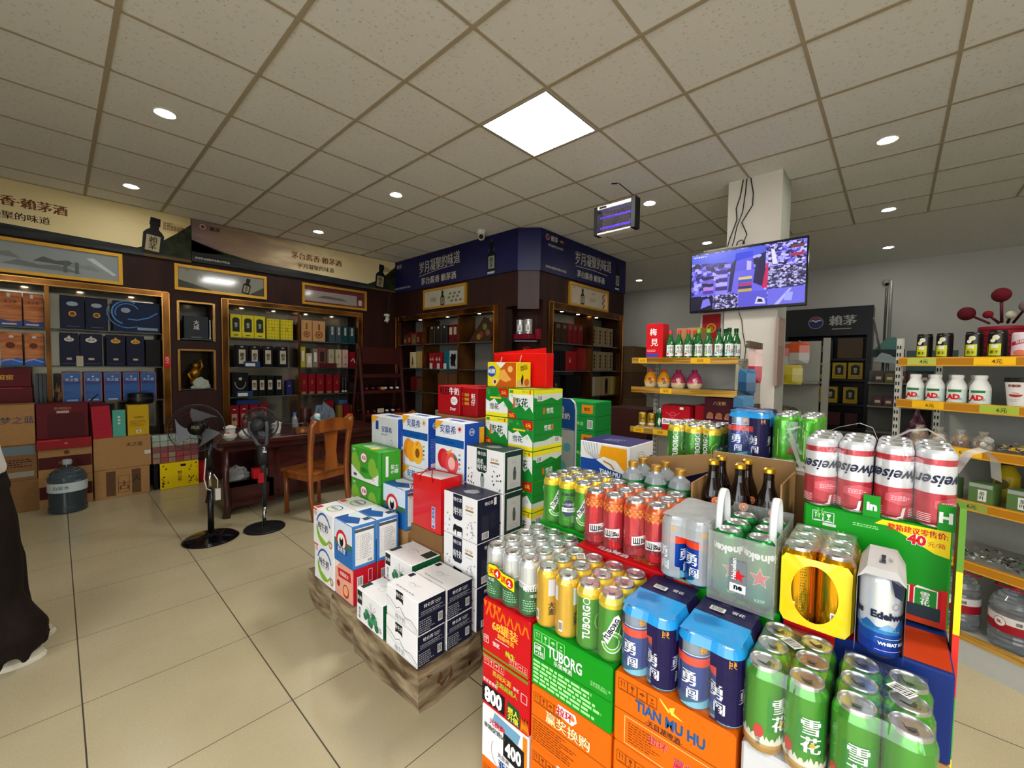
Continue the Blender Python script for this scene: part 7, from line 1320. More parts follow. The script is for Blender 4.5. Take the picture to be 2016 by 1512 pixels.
# --- tier two packs
t = thing('can_pack', 'pack of green cans with yellow rims and a dark promotion badge, behind the silver block', 'can pack', (1.24, .826, Z2+.0012))
for i, x in enumerate(R4(1.200, 3)):
    for k, y in enumerate((.892, .826, .760)): put_can(t, ((tub1, tub2, tub1), (tub2, tub0, tub1), (tub0, tub1, tub2))[i][k], x, y, Z2+.0012, (60, 36, 28)[k]+i*9)
b = MB(); hull(b, 1.2, .76, 1.332, .892, Z2+.0012, lambda *a: PF); b.obj('film', t)
pack('block of tall red and orange cans with white lettering, left half', R4(1.150, 3, .070), [.620, .687], Z2, wusu, rots=[36, 60, 20, 44, 30], film=PF); pack('block of tall red and orange cans with white lettering, right half', R4(1.150, 3, .070), [.485, .551], Z2, wusu, rots=[24, 70, 33, 52], film=PF)
FROST = film_mat('frosted_pack_film', '#b9bab8', .62, .25, bump=.5, scale=30, edge=.3)
def frost(x, y, h_):
    if x < 1.09: 
        u = (y-.375)/.034; v = (h_-.075)/.055; return None if u*u+v*v < 1 else FROST
    return FROST
pack('frosted grey film pack with a window onto a blue can', R4(1.110, 3, .069), [.354, .417], Z2, blu, rots=[35, 15, 40, 50], film=frost)
# handled carrier of inverted green cans
MILK = film_mat('milky_plastic', '#c9cdc8', .13, .2, bump=.1, scale=10, edge=.25)
t = thing('can_carrier', 'milky plastic carrier with two tall white handles and shiny upturned green cans', 'can carrier', (1.165, .25, Z2+.0012))
for i, x in enumerate(R4(1.098, 3, .068)):
    for k, y in enumerate((.2825, .215)): put_can(t, hei, x, y, Z2+.0012, (30, 12)[k]+14*i)
b = MB(); z = Z2+.002; b.box(1.060, .178, z, 1.0615, .3185, z+.165, MILK); b.box(1.272, .178, z, 1.2735, .3185, z+.185, MILK); b.box(1.060, .178, z, 1.2735, .1795, z+.178, MILK); b.box(1.060, .317, z, 1.2735, .3185, z+.178, MILK); b.obj('carrier_wall', t)
b = MB(); f = FL(1.0595, .322, z); b.rect(f, .052, .035, .088, .11, M('#6f7678', .4)); b.poly(f, [(.072+.016*cos(radians(90+36*k))*(1 if k % 2 == 0 else .42), .075+.017*sin(radians(90+36*k))*(1 if k % 2 == 0 else .42)) for k in range(10)], RED, off=.0015); b.text(f, 'Heineken', .062, .09, .014, WHITE, rot=90, off=.0018, wmax=.05); b.rect(f, .054, .036, .088, .056, M('#d8d8d4'), off=.0014); b.text(f, 'ne', .072, .047, .018, BLACK, bold=.05, off=.002); b.obj('carrier_print', t)
for y in (.305, .191):
    b = MB(); P = []
    for k in range(13): a = pi*k/12; P.append((1.125+.035*cos(a)*(-1), y, z+.15+(.105*sin(a)**.6 if 0 < k < 12 else 0)))
    b.tube(P, .008, M('#d6d8d6', .4, noise=.02), 6, flat=.25); b.obj('handle', t)
# yellow pack with oval window
YF = M('#e6cc08', .3, coat=.3, noise=.08, scale=50)
t = pack('yellow wrapped pack with an oval window onto golden cans', R4(1.113, 3, .060), [.0765, .1415], Z2, yel, rots=[28, 12, 30, 20], film=lambda x, y, h_: (None if x < 1.097 and h_ < .19 else (PFS if h_ > .152 else YF)))
b = MB(); xf = 1.0772; n_ = 40; z = Z2+.0012; yc = .109
for i in range(n_):
    q = []
    for k in (i, i+1):
        a = 2*pi*k/n_; ca, sa = cos(a), sin(a); m_ = max(abs(ca)/.062, abs(sa)/.074); ou, ov = ca/m_, sa/m_; q += [(ou, ov), (ca*.041, sa*.061)]
    def P(u, v): e = max(0, abs(u)-.034); return (xf+e*e*8+max(0, v-.062)*.25, yc-u, z+.078+v)
    b.add([P(*q[0]), P(*q[2]), P(*q[3]), P(*q[1])], [(0, 1, 2, 3)], YF, True)
b.obj('window_wrap', t)
# white wheat beer sleeve
t = thing('can_carton', 'white cardboard sleeve holding white and blue wheat beer cans', 'can pack', (1.13, .0, Z2+.0012)); z = Z2+.0012
put_can(t, edel, 1.095, .004, z, 8); put_can(t, edel, 1.162, .004, z, 60)
SL = M('#b9b5b2', .5); pr = [(.040, 0), (.040, .150), (.026, .176), (-.018, .176), (-.032, .150), (-.032, 0)]
for (a, c) in zip(pr, pr[1:]):
    b = MB() if a is pr[0] else b
    b.add([(1.062, a[0], z+a[1]), (1.20, a[0], z+a[1]), (1.20, c[0], z+c[1]), (1.062, c[0], z+c[1])], [(0, 1, 2, 3)], SL)
b.add([(1.062, .040, z+.150), (1.062, .026, z+.176), (1.062, -.018, z+.176), (1.062, -.032, z+.150), (1.062, -.020, z+.160), (1.062, .028, z+.160)], [(0, 1, 2, 3, 4, 5)], SL)
f = FT(1.07, .026, z+.1763); b.text(f, 'Edelweiss', .022, .05, .013, INK, rot=90, bold=.05); b.text(f, '埃德尔', .034, .05, .008, PGR, rot=90); b.poly(P3((1.0615, .040, z), (0, -1, 0), (0, 0, 1)), [(.05, .16), (.068, .15), (.066, .125), (.056, .13)], INK)
b.obj('sleeve', t)
# inverted red white cans on the green case
def bagfilm(x, y, h_): return PF
t = pack('row of upturned red and white cans in clear film, left half', R4(1.290, 3, .066), [.062, .1285], 1.084, bud, rots=[18, 40, 30, 10], film=bagfilm); t2 = pack('row of upturned red and white cans in clear film, right half', R4(1.290, 3, .066), [-.073, -.0065], 1.084, bud, rots=[52, 30, 22, 40], film=bagfilm)
HD = film_mat('translucent_handle_strip', '#d8dbd8', .5, .25, bump=.1, scale=20, edge=.3)
def strip(t, P, w, name='handle', ax=(0, 1, 0)):
    b = MB(); A = Vector(ax)*w/2; v = []
    for p in P: v += [Vector(p)-A, Vector(p)+A]
    b.add(v, [(2*i, 2*i+1, 2*i+3, 2*i+2) for i in range(len(P)-1)], HD, True); b.obj(name, t)
strip(t, [(1.30, .172, 1.20), (1.29, .19, 1.235), (1.3, .20, 1.262), (1.32, .18, 1.27), (1.34, .165, 1.255)], .016, ax=(.8, .6, 0)); strip(t, [(1.28, .165, 1.16), (1.285, .18, 1.20), (1.29, .195, 1.24)], .02, ax=(.8, .6, 0))
strip(t, [(1.36, .13, 1.256), (1.35, .10, 1.275), (1.34, .06, 1.29), (1.33, .035, 1.282), (1.32, .025, 1.256)], .018, ax=(1, 0, 0)); strip(t2, [(1.36, .0, 1.256), (1.36, -.03, 1.28), (1.37, -.06, 1.285), (1.38, -.09, 1.265), (1.37, -.10, 1.24)], .05, ax=(1, 0, 0)); strip(t2, [(1.34, -.105, 1.20), (1.36, -.125, 1.24), (1.38, -.15, 1.25), (1.40, -.17, 1.225), (1.41, -.175, 1.18)], .05, ax=(1, .2, 0))
b = MB(); b.box(1.2535, .013, 1.0852, 1.2555, .043, 1.135, CG); b.text(FL(1.253, .043, 1.0852), 'in', .015, .025, .026, WHITE, bold=.05); b.obj('green_tag', t2); b = MB(); b.box(1.2535, -.104, 1.0852, 1.2555, -.078, 1.140, CG); b.text(FL(1.253, -.078, 1.0852), 'H', .012, .028, .03, WHITE, bold=.05); b.obj('green_tag', t2)
# ================================================================ tier three
def a_tm2(b, fl, fr, ft, dx, dy, dz):
    b.rect(fl, .003, .003, dy*.35, dz*.5, M('#14479a')); b.poly(fl, [(dy*.35, .003), (dy-.003, .003), (dy-.003, dz*.2), (dy*.75, dz*.42), (dy*.45, dz*.55), (.01, dz*.45)], M('#14479a'), off=.0009)
    for k in range(6): b.line(fl, [(dy*(.05+.06*k), dz*.98), (dy*(.12+.05*k), dz*.7), (dy*(.3+.03*k), dz*.52)], .003, M('#8c9398'))
    b.poly(fl, [(dy*.45, dz*.93), (dy*.95, dz*.93), (dy*.97, dz*.25), (dy*.7, dz*.45), (dy*.4, dz*.55)], M('#f0a010', .35), off=.0013); b.poly(fl, [(dy*.35, dz*.5), (dy*.5, dz*.62), (dy*.75, dz*.55), (dy*.97, dz*.2), (dy*.6, dz*.3)], WHITE, off=.0016); b.line(fl, [(dy*.5, dz*.5), (dy*.65, dz*.42), (dy*.72, dz*.3)], .008, M('#b87830'), off=.0022)
    b.text(fl, 'TIAN MU HU', dy*.72, dz*.17, .028, WHITE, bold=.04, off=.0026, wmax=.17, rot=-4); b.text(fl, '天目湖', dy*.75, dz*.05, .014, WHITE, off=.0026)
    for k in range(5): b.ring(fr, dx*.45, dz*.4, .015+.012*k, .018+.012*k, M('#8f9aa0'), a0=20, a1=160); 
    b.text(fr, '33', dx*.9, dz*.5, .04, BLACK, bold=.04, vert=False); b.rect(ft, .003, .003, dy-.003, dx-.003, M('#28285e', .4), off=.0005); b.lines(ft, dy*.3, dx*.3, dy*.7, dx*.6, 5, M('#9a9ac0'), seed=4, off=.001)
carton('beer_case', 'white, blue and amber case with a printed glass, left of the water bottles', 1.80, .90, .875, .26, .27, .172, MW, a_tm2, cat=CASE)
carton('cardboard_box', 'tall brown carton under the white, blue and amber case', 1.80, .90, 0, .26, .27, .873, KRAFT)
carton('beer_case', 'dark violet topped case under the back pack of yellow rimmed cans', 1.60, .455, .875, .28, .26, .158, M('#28285e', .4), lambda b, fl, fr, ft, dx, dy, dz: b.text(ft, '天目湖', dy*.2, dx*.2, .04, M('#b8b8d0')), cat=CASE); carton('cardboard_box', 'tall brown carton under the dark violet topped case', 1.60, .455, 0, .28, .26, .873, KRAFT)
carton('cardboard_box', 'brown carton with white top edge under the back blue and green packs', 1.58, .16, .60, .26, .285, .50, KRAFT, lambda b, fl, fr, ft, dx, dy, dz: (b.rect(fl, 0.003, dz-.012, dy-.003, dz-.003, OFF)), zp=OFF); carton('cardboard_box', 'brown carton on the floor below the back blue and green packs', 1.58, .16, 0, .26, .285, .598, KRAFT)
carton('snack_carton', 'dark blue carton with orange printed characters left of the red white cans', 1.52, .02, .865, .05, .13, .20, M('#16204e', .4), lambda b, fl, fr, ft, dx, dy, dz: (b.text(fl, '超值\n装', dy*.6, dz*.55, .05, M('#d86a30'), bold=.08), b.rect(fl, .003, .003, dy-.003, dz*.22, M('#8a4a10')))); carton('cardboard_box', 'brown carton under the dark blue snack carton', 1.52, .02, 0, .05, .13, .863, KRAFT)
t = pack('back pack of green cans with yellow rims and slanted lettering', R4(1.665, 3), [.50, .566, .632], 1.034, tub0, rots=[-18, 50, 20], film=PF)
def bp2(): return bluepack('back blue capped pack standing left of the plain green pack', R4(1.655, 3), [.342, .407], 1.101)
bp2(); pack('back pack of bright green cans standing behind the red white cans', R4(1.655, 3), [.20, .268], 1.101, snowb, rots=[20, 10, 30], film=PF)
# open box with dark bottles
t = thing('open_box', 'open brown cardboard box holding gold capped dark bottles', 'box', (1.43, .335, Z2+.001)); z = Z2+.002; IB = M('#8f6d45', .8, noise=.08)
b = MB(); b.box(1.325, .215, z, 1.329, .455, z+.12, KRAFT); b.box(1.535, .215, z, 1.540, .455, z+.27, IB, xn=M('#9a774c', .8, noise=.06), zp=OFF); b.box(1.329, .215, z, 1.535, .219, z+.24, KRAFT); b.box(1.329, .451, z, 1.535, .455, z+.20, KRAFT); b.box(1.329, .219, z, 1.535, .451, z+.004, KRAFT); b.add([(1.535, .457, z+.2), (1.535, .457, z+.26), (1.52, .69, z+.215), (1.52, .69, z+.10)], [(0, 1, 2, 3)], IB); b.obj('box_wall', t)
DB = M('#120805', .1, noise=0, coat=.3); GC = M('#c9992c', .3, .8)
bt = None
for i, x in enumerate((1.368, 1.452)):
    for k, y in enumerate((.404, .329, .254)):
        if i == 1 and k == 2: continue
        lb = 'gold capped dark bottle with an orange seal, %s row, %s' % (('front', 'back')[i], ('left', 'middle', 'right')[k])
        if bt is None:
            bt = thing('beer_bottle', lb, 'bottle', (x, y, z+.005), 'dark bottles in the open box')
            b = MB(); b.lathe(x, y, [(.0005, 0), (.030, 0), (.032, .006), (.032, .155), (.028, .180), (.016, .215), (.0135, .235), (.0135, .258), (.0005, .258)], DB, 24, z0=z+.0055); b.obj('bottle_body', bt)
            b = MB(); f = FC(x, y, .0325, z+.005, 215); SO = M('#e85a1c', .4); b.disc(f, 0, .150, .013, SO, off=.0012); b.ring(f, 0, .150, .0095, .011, M('#ffd0a0'), off=.0018)
            for q in range(6): b.line(f, [(0, .150), (.008*cos(q*1.047), .150+.008*sin(q*1.047))], .0016, M('#ffd0a0'), off=.002)
            b.text(f, '原浆啤酒', 0, .126, .011, RED, bold=.04); b.obj('seal_label', bt)
            b = MB(); b.lathe(x, y, [(.0155, .254), (.0165, .256), (.0155, .266), (.011, .27), (.0005, .271)], GC, 20, z0=z+.0055); b.obj('cap', bt)
        else: dup(bt, (x, y, z+.005), lb)
# clear bottles with green labels
CB = M('#c6ccd0', .06, 0, noise=0, trans=.75, name='clear_bottle_plastic'); bt = None
for i, x in enumerate((1.375, 1.452)):
    for k, y in enumerate((.672, .588, .506)):
        if i == 1 and k == 2: continue
        lb = 'clear bottle with a green label and gold cap, %s row, %s' % (('front', 'back')[i], ('left', 'middle', 'right')[k])
        if bt is None:
            bt = thing('beer_bottle', lb, 'bottle', (x, y, z), 'green labelled clear bottles')
            b = MB(); b.lathe(x, y, [(.0005, .0), (.036, 0), (.0395, .006), (.0395, .150), (.038, .165), (.030, .186), (.016, .197), (.0135, .21), (.0005, .21)], M('#9aa0a4', .12, .35, noise=.03), 26, z0=z); b.obj('bottle_body', bt)
            b = MB(); b.lathe(x, y, [(.0402, .05), (.0402, .156), (.0385, .166)], M('#0e7a3c', .3, .4), 26, z0=z); f = FC(x, y, .0405, z, 220); b.text(f, '青岛啤酒', 0, .138, .014, M('#8fd0a0'), bold=.03); b.rect(f, -.03, .055, .02, .085, WHITE); b.text(f, '纯生', -.004, .07, .022, BLACK, bold=.05, off=.0018); b.obj('label_wrap', bt)
            b = MB(); b.lathe(x, y, [(.0005, .205), (.0165, .205), (.017, .222), (.0155, .225), (.0005, .226)], M('#b98a3a', .35, .7), 18, z0=z); b.obj('cap', bt)
        else: dup(bt, (x, y, z), lb)
carton('cardboard_box', 'brown carton filling under the bottles and the open box', 1.350, .172, 0, .19, .55, .862, KRAFT)
# ================================================================ shelving gondolas
SHW = M('#a9a79c', .5, noise=.05); RAILG = stretched('gold_price_rail', '#9a6a14', '#e0b458', (3, 3, 60), .25, .5); TICK = M('#e0a818', .45)
def yl(y): return FL(3.27, y, 0)
t = thing('shelf_unit', 'beige shop shelf with gold price rails left of the white pillar', 'shelf', (3.5, 1.22, 0))
b = MB(); b.box(3.72, .83, 0, 3.74, 1.62, 1.50, SHW); b.rect(FL(3.72, 1.62, 0), .02, 1.0, .77, 1.005, GREY); b.obj('back_panel', t)
for y in (1.60, .835):
    b = MB(); b.box(3.69, y-.02, 0, 3.72, y+.02, 1.62, SHW); f = FL(3.69, y+.02, 0)
    for k in range(38): b.rect(f, .008, .06+.04*k, .014, .078+.04*k, BLACK); b.rect(f, .026, .06+.04*k, .032, .078+.04*k, BLACK)
    b.obj('upright', t)
for z, tk in ((.90, ((.03, .12), (.2, .32))), (1.235, ((.25, .34),)), (1.475, ((.06, .13), (.48, .62)))):
    b = MB(); b.box(3.285, .83, z-.0, 3.72, 1.63, z+.018, SHW); s_ = b.obj('shelf_board', t)
    b = MB(); b.box(3.265, .825, z-.022, 3.285, 1.632, z+.026, RAILG); f = FL(3.265, 1.632, z-.022)
    for a, c in tk: b.rect(f, a, .004, c, .044, TICK); b.text(f, '15元' if z > 1.4 else '12元', (a+c)/2, .024, .026, DBR, off=.0015)
    b.obj('price_rail', s_)
    for y in (1.615, .84): b = MB(); b.prism([(3.29, z), (3.72, z), (3.72, z-.1)], P3((0, y, 0), (1, 0, 0), (0, 0, 1)), .003, SHW); b.obj('bracket', s_)
b = MB(); b.cbox(3.24, .83, 0, 3.72, 1.63, .12, SHW); b.box(3.24, .825, .12, 3.26, 1.632, .16, RAILG); b.obj('base', t)
Zt = 1.4945
def a_mei(b, f, w, h):
    b.text(f, '梅', w*.42, h*.76, .062, WHITE, bold=.02); b.text(f, '見', w*.5, h*.46, .066, WHITE, bold=.02); b.rect(f, w*.02, h*.04, w*.75, h*.14, M('#3a3f9a')); b.lines(f, w*.05, h*.18, w*.6, h*.26, 2, M('#e8b0b0'))
good('G', 1.54, 1.40, Zt, 1.78, M('#c0141c', .4), a_mei, 'red box with large white brush characters, leftmost on the top shelf', d0=3.33, dep=.12)
# soju bottles
SOJ = M('#0f5a24', .08, 0, noise=0, coat=.5); bt = {}
def soju(x, y, capc, dot, txt, label):
    if capc not in bt:
        t = thing('soju_bottle', label, 'bottle', (x, y, Zt), 'green bottles on the top shelf left of the pillar'); z = Zt+.001
        b = MB(); b.lathe(x, y, [(.0005, 0), (.031, 0), (.033, .005), (.033, .118), (.030, .135), (.016, .172), (.0135, .19), (.0135, .20), (.0005, .20)], SOJ, 22, z0=z); b.obj('bottle_body', t)
        b = MB(); f = FC(x, y, .0332, z, 202); b.rect(f, -.030, .02, .030, .108, M('#e3e6df', .5)); b.text(f, txt, .005, .07, .030, BLACK, bold=.03); b.disc(f, -.019, .038, .0085, M(dot), off=.0014); b.lines(f, -.005, .03, .024, .05, 2, GREY); b.obj('label', t)
        b = MB(); b.lathe(x, y, [(.0005, .197), (.0155, .197), (.0155, .222), (.0145, .226), (.0005, .226)], M(capc, .4), 16, z0=z); b.obj('cap', t); bt[capc] = t; return t
    return dup(bt[capc], (x, y, Zt), label)
CP = ('#c8343c', '#7ab41c', '#0e3a1e'); TX = ('자두\n이슬', '청포도\n이슬', '참\n이슬')
for k, (y, c) in enumerate(((1.355, 0), (1.285, 0), (1.213, 0), (1.135, 1), (1.062, 1), (.990, 2), (.918, 2))):
    soju(3.375, y, CP[c], CP[c] if c < 2 else '#3aa0c8', TX[c], 'green soju bottle with a %s cap, %s from the red box' % (('red', 'lime', 'dark green')[c], ORD[k].replace('leftmost', 'first')))
for k, (y, c) in enumerate(((1.19, 0), (.965, 2), (.93, 2))): soju(3.46+.0*k, y if k != 2 else .893, CP[c], CP[c], TX[c], ['green bottle with a red cap peeking from the second row', 'dark capped green bottle in the second row, left one', 'dark capped green bottle in the second row, right one'][k])
carton('cardboard_box', 'small brown carton behind the soju bottles', 3.56, 1.18, 1.4935, .14, .2, .26, KRAFT)
carton('storage_box', 'cream plastic box at the right end of the top shelf', 3.36, .845, 1.26, .2, .02, .2, M('#b8b49c', .5))
# jars on the middle shelf
for k, (y, c1, c2) in enumerate(((1.525, '#e09a1c', '#c83a20'), (1.412, '#e09a1c', '#c83a20'), (1.292, '#a83058', '#8a1c40'), (1.165, '#b03460', '#8a1c40'))):
    t = thing('wine_jar', '%s round ceramic jar on the middle shelf, %s' % (ORD[k], ('amber with red neck' if k < 2 else 'deep pink')), 'jar', (3.40, y, 1.254)); z = 1.2545; s_ = 1 if k < 2 else 1.08
    b = MB(); b.lathe(3.40, y, [(.0005, 0, M('#c9b48c', .3)), (.036*s_, 0), (.046*s_, .015), (.053*s_, .045, M(c1, .25)), (.053*s_, .06), (.046*s_, .09), (.030*s_, .118), (.018, .13), (.018, .14), (.0005, .14)], M('#c9b48c', .3), 26, z0=z); f = FC(3.40, y, .053*s_, z, 202); b.text(f, '桃\n酒', 0, .058, .028, M('#f0d8b8') if k > 1 else DRED, bold=.03, rot=15); b.obj('jar_body', t)
    b = MB(); b.lathe(3.40, y, [(.050*s_, .078), (.034*s_, .108), (.019, .128), (.022, .15), (.0005, .152)], M(c2, .5, bump=.3), 22, z0=z); b.obj('cloth_cover', t)
# lower shelf
zl = .9195
for k, y in enumerate((1.582, 1.502)):
    b = MB(); b.lathe(3.39, y, [(.0005, 0), (.032, 0), (.034, .006), (.034, .105), (.030, .115), (.028, .118), (.0005, .116)], M('#c9a438', .25, .7), 24, z0=zl); f = FC(3.39, y, .0342, zl, 202); b.rect(f, -.025, .02, .025, .035, OFF); b.text(f, '金啤', 0, .07, .02, DBR)
    tag(b.obj('short_can', None, (3.39, y, zl)), ['short golden can at the left end of the lower shelf', 'short golden can beside the tall green one'][k], 'can')
t = thing('single_can', 'tall green can with black lettering on the lower shelf', 'can', (3.39, 1.43, zl)); put_can(t, can_meshes('c', ((0, '#1c6e38'), (.13, '#c9d0cc')), lambda b, f: (b.text(f, '青岛', 0, .14, .02, BLACK, bold=.05), b.poly(f, [(-.005, .02), (.01, .07), (-.01, .09), (-.02, .05)], WHITE))), 3.39, 1.43, zl, 25)
def a_budb(b, f, w, h): b.rect(f, .002, h*.22, w-.002, h*.46, WHITE); b.text(f, 'Budweiser', w*.45, h*.34, .04, INK, off=.0015, bold=.01, wmax=w*.8); b.ring(f, w*.4, h*.62, .02, .024, M('#e06070')); b.line(f, [(w*.15, h*.72), (w*.3, h*.6), (w*.5, h*.6), (w*.65, h*.72)], .004, M('#e06070')); b.rect(f, w*.65, h*.85, w*.78, h*.95, WHITE)
good('G', 1.39, 1.17, zl, 1.12, M('#b0101e', .35), a_budb, 'red carton with a white lettered band on the lower shelf', d0=3.33, dep=.18)
good('G', 1.155, 1.08, zl, 1.13, M('#a80f20', .35), None, 'plain red carton beside the lettered one', d0=3.40, dep=.18)
def a_porr(b, f, w, h):
    for i in range(3):
        for j in range(2): b.disc(f, w*(.2+.3*i), h*(.22+.3*j), .022, M('#a86a4a')); b.rect(f, w*(.08+.3*i), h*(.12+.3*j), w*(.3+.3*i), h*(.2+.3*j), M('#c07a70'))
    b.text(f, '八宝粥', w*.5, h*.85, .03, M('#c9a070'))
good('G', 1.07, .86, zl, 1.20, M('#4a1420', .4), a_porr, 'dark red case of porridge tins at the right end of the lower shelf', d0=3.36, dep=.2)
for k in range(2): b = MB(); b.lathe(3.34, .98+.0*k-.08*k, [(.0005, 0), (.033, 0), (.033, .085), (.0005, .086)], M('#3a3f58', .3, .4), 18, z0=zl); tag(b.obj('food_tin', None, (3.34, .98-.08*k, zl)), ['small blue brown tin before the porridge case, left', 'small blue brown tin before the porridge case, right'][k], 'tin')
for k, y in enumerate((1.35, 1.27)): 
    t = thing('single_can', ['green can low behind the cardboard flap, left one', 'green can low behind the cardboard flap, right one'][k], 'can', (3.34, y, .1612)); put_can(t, tub1, 3.34, y, .1612, 20)
# end pegs with hanging packs
t = thing('peg_rack', 'white end rack with hooks and hanging packs beside the shelf', 'rack', (3.45, .79, 0))
for z in (1.60, 1.13):
    b = MB(); b.tube([(3.30, .79, z), (3.74, .80, z)], .006, SHW, 6)
    for k in range(6): b.box(3.33+.07*k, .765, z-.03, 3.35+.07*k, .795, z+.02, M('#5a4a38', .5)); 
    b.obj('hook_rail', t)
MB().box(3.69, .775, 0, 3.72, .805, 1.62, SHW).obj('post', t)
def hang(label, x, y, z0, z1, w, c1, c2, ax='y'):
    b = MB(); n_ = 6; r = random.Random(int(z0*100+x*10)); v = []
    for i in range(n_+1):
        z = z0+(z1-z0)*i/n_; ww = w*(1 if 0 < i < n_ else .85); d = .014 if 0 < i < n_ else .002
        for (u, s_) in ((-ww/2, 0), (0, -d), (ww/2, 0), (0, d)): v.append((x+s_, y+u, z) if ax == 'y' else (x+u, y+s_, z))
    fs = [(4*i+k, 4*i+(k+1) % 4, 4*i+4+(k+1) % 4, 4*i+4+k) for i in range(n_) for k in range(4)]
    b.add(v, fs[:len(fs)//2], M(c1, .3), False); b.add(v, fs[len(fs)//2:], M(c2, .3), False)
    return tag(b.obj('snack_pack', None, (x, y, z0)), label, 'pack')
hang('blue hanging bag with a fish print, upper one by the shelf end', 3.27, .765, 1.235, 1.42, .11, '#1c3f5c', '#2a5a7c'); hang('blue hanging bag, lower one by the shelf end', 3.245, .775, 1.07, 1.23, .13, '#1a3a5c', '#3a6a8c')
hang('pink hanging pack on the upper hooks', 3.42, .75, 1.32, 1.56, .09, '#a82028', '#c9a8a0'); hang('shiny green hanging pack on the lower hooks', 3.46, .755, .93, 1.12, .10, '#1a6a34', '#4a9a5c')
# pillar notices, red lantern picture, cables, television
b = MB(); b.box(4.10, .735, 1.28, 4.35, .757, 1.86, M('#9a8078', .7)); b.box(4.12, .733, 1.62, 4.33, .7345, 1.84, M('#a89088', .6)); tag(b.obj('notice_board', None, (4.22, .745, 1.28)), 'narrow brownish notice hanging on the right side of the pillar', 'notice')
b = MB(); b.box(4.2, 1.2, 1.45, 4.22, 1.40, 1.95, M('#b8b2a6', .5)); b.box(4.19, 1.22, 1.55, 4.2, 1.38, 1.93, M('#8c1014', .4)); f = FL(4.19, 1.38, 1.55); b.ring(f, .08, .25, .03, .045, GOLDF); b.text(f, '福', .08, .25, .04, GOLDF, off=.0015); b.rect(f, .02, .05, .14, .12, M('#b01c20')); tag(b.obj('red_picture', None, (4.2, 1.3, 1.45)), 'red and gold lucky picture left of the pillar under the television', 'picture')
b = MB(); b.box(4.21, 1.19, 0, 4.24, 1.41, 1.95, M('#8f8d84', .6)); tag(b.obj('partition_board', None, (4.225, 1.3, 0)), 'pale board standing left of the pillar behind the red picture', 'board')
# television
def screen_mat(name, base, hi, sc):
    m, nt, bb = nodes(name); tc = N(nt, 'TexCoord'); mp = N(nt, 'Mapping'); mp.inputs['Scale'].default_value = (1, sc, sc*1.4); nt.links.new(tc.outputs['Object'], mp.inputs[0])
    vo = N(nt, 'TexVoronoi'); vo.inputs['Scale'].default_value = 1.0; vo.distance = 'CHEBYCHEV'; nz = N(nt, 'TexNoise'); nz.inputs['Scale'].default_value = 1.8; nt.links.new(mp.outputs[0], vo.inputs['Vector']); nt.links.new(mp.outputs[0], nz.inputs['Vector'])
    sp = N(nt, 'SeparateColor'); nt.links.new(vo.outputs['Color'], sp.inputs[0]); f = math_(nt, 'ADD', math_(nt, 'MULTIPLY', sp.outputs[0], .6), math_(nt, 'MULTIPLY', nz.outputs['Fac'], .4))
    nt.links.new(ramp(nt, f, [(.3, '#0a0820'), (.5, base), (.72, hi)]), bb.inputs['Emission Color']); bb.inputs['Emission Strength'].default_value = 1.1; bb.inputs['Base Color'].default_value = (.01, .01, .01, 1); bb.inputs['Roughness'].default_value = .3; return m
def E_(c, s=1.0): return M('#080808', .3, noise=0, emit=c, estr=s, name='lit_screen_colour')
t = thing('television', 'wall television on the pillar showing violet tinted camera views', 'television', (4.07, 1.0, 1.95))
b = MB(); ty0, ty1, tz0, tz1 = .545, 1.455, 1.935, 2.485
b.cbox(4.05, ty0, tz0, 4.10, ty1, tz1, M('#08080a', .25), c=.004); b.obj('casing', t); MB().box(4.10, .85, 2.1, 4.158, 1.1, 2.35, BLACK).obj('wall_mount', t)
b = MB(); f = FL(4.0495, ty1-.012, tz0+.022); w, h = .886, .508
b.rect(f, 0, 0, w, h, screen_mat('cctv_shop_view', '#3a2cc0', '#a8a0ff', 30), off=.0)
SM = screen_mat('cctv_dark_view', '#2a2060', '#b8b4e8', 55)
def q(pts, c, o): b.poly(f, [(x*w, y*h) for x, y in pts], E_(c), off=o)
q([(.0, .25), (.68, .25), (.60, .62), (.40, .62), (.30, .45), (.12, .35)], '#6a62e0', .0005); q([(.40, .62), (.58, .62), (.57, .93), (.42, .93)], '#5a56d8', .0006)
q([(.0, .85), (.4, .78), (.68, .88), (.68, .99), (.0, .99)], '#4a58d8', .0006)
for (x0, x1, y0, y1, cs) in ((.24, .35, .25, .68, ('#8a80e0', '#3a2c70', '#b0a8f0', '#40307a', '#a098e8', '#3c2c74')), (.45, .57, .26, .52, ('#c8a030', '#30286a', '#b83050', '#4050c0', '#d0c060')), (.12, .22, .28, .60, ('#5030a0', '#b080d0', '#281850', '#7060d0', '#201448'))):
    for k, c in enumerate(cs): q([(x0, y0+(y1-y0)*k/len(cs)), (x1, y0+(y1-y0)*k/len(cs)), (x1, y0+(y1-y0)*(k+.85)/len(cs)), (x0, y0+(y1-y0)*(k+.85)/len(cs))], c, .0009)
q([(.36, .28), (.39, .28), (.43, .85), (.38, .75)], '#2a2050', .001); q([(.58, .40), (.60, .75), (.68, .9), (.68, .3)], '#241c48', .001); q([(.655, .29), (.70, .29), (.705, .68), (.69, .7)], '#c81c5a', .0014)
q([(.52, .62), (.56, .62), (.56, .76), (.52, .78)], '#b8b0f4', .001)
b.rect(f, .70*w, .28*h, w, .62*h, SM, off=.001); b.rect(f, .70*w, .63*h, w, .99*h, screen_mat('cctv_upper_view', '#4a40c8', '#c0b8ff', 40), off=.001)
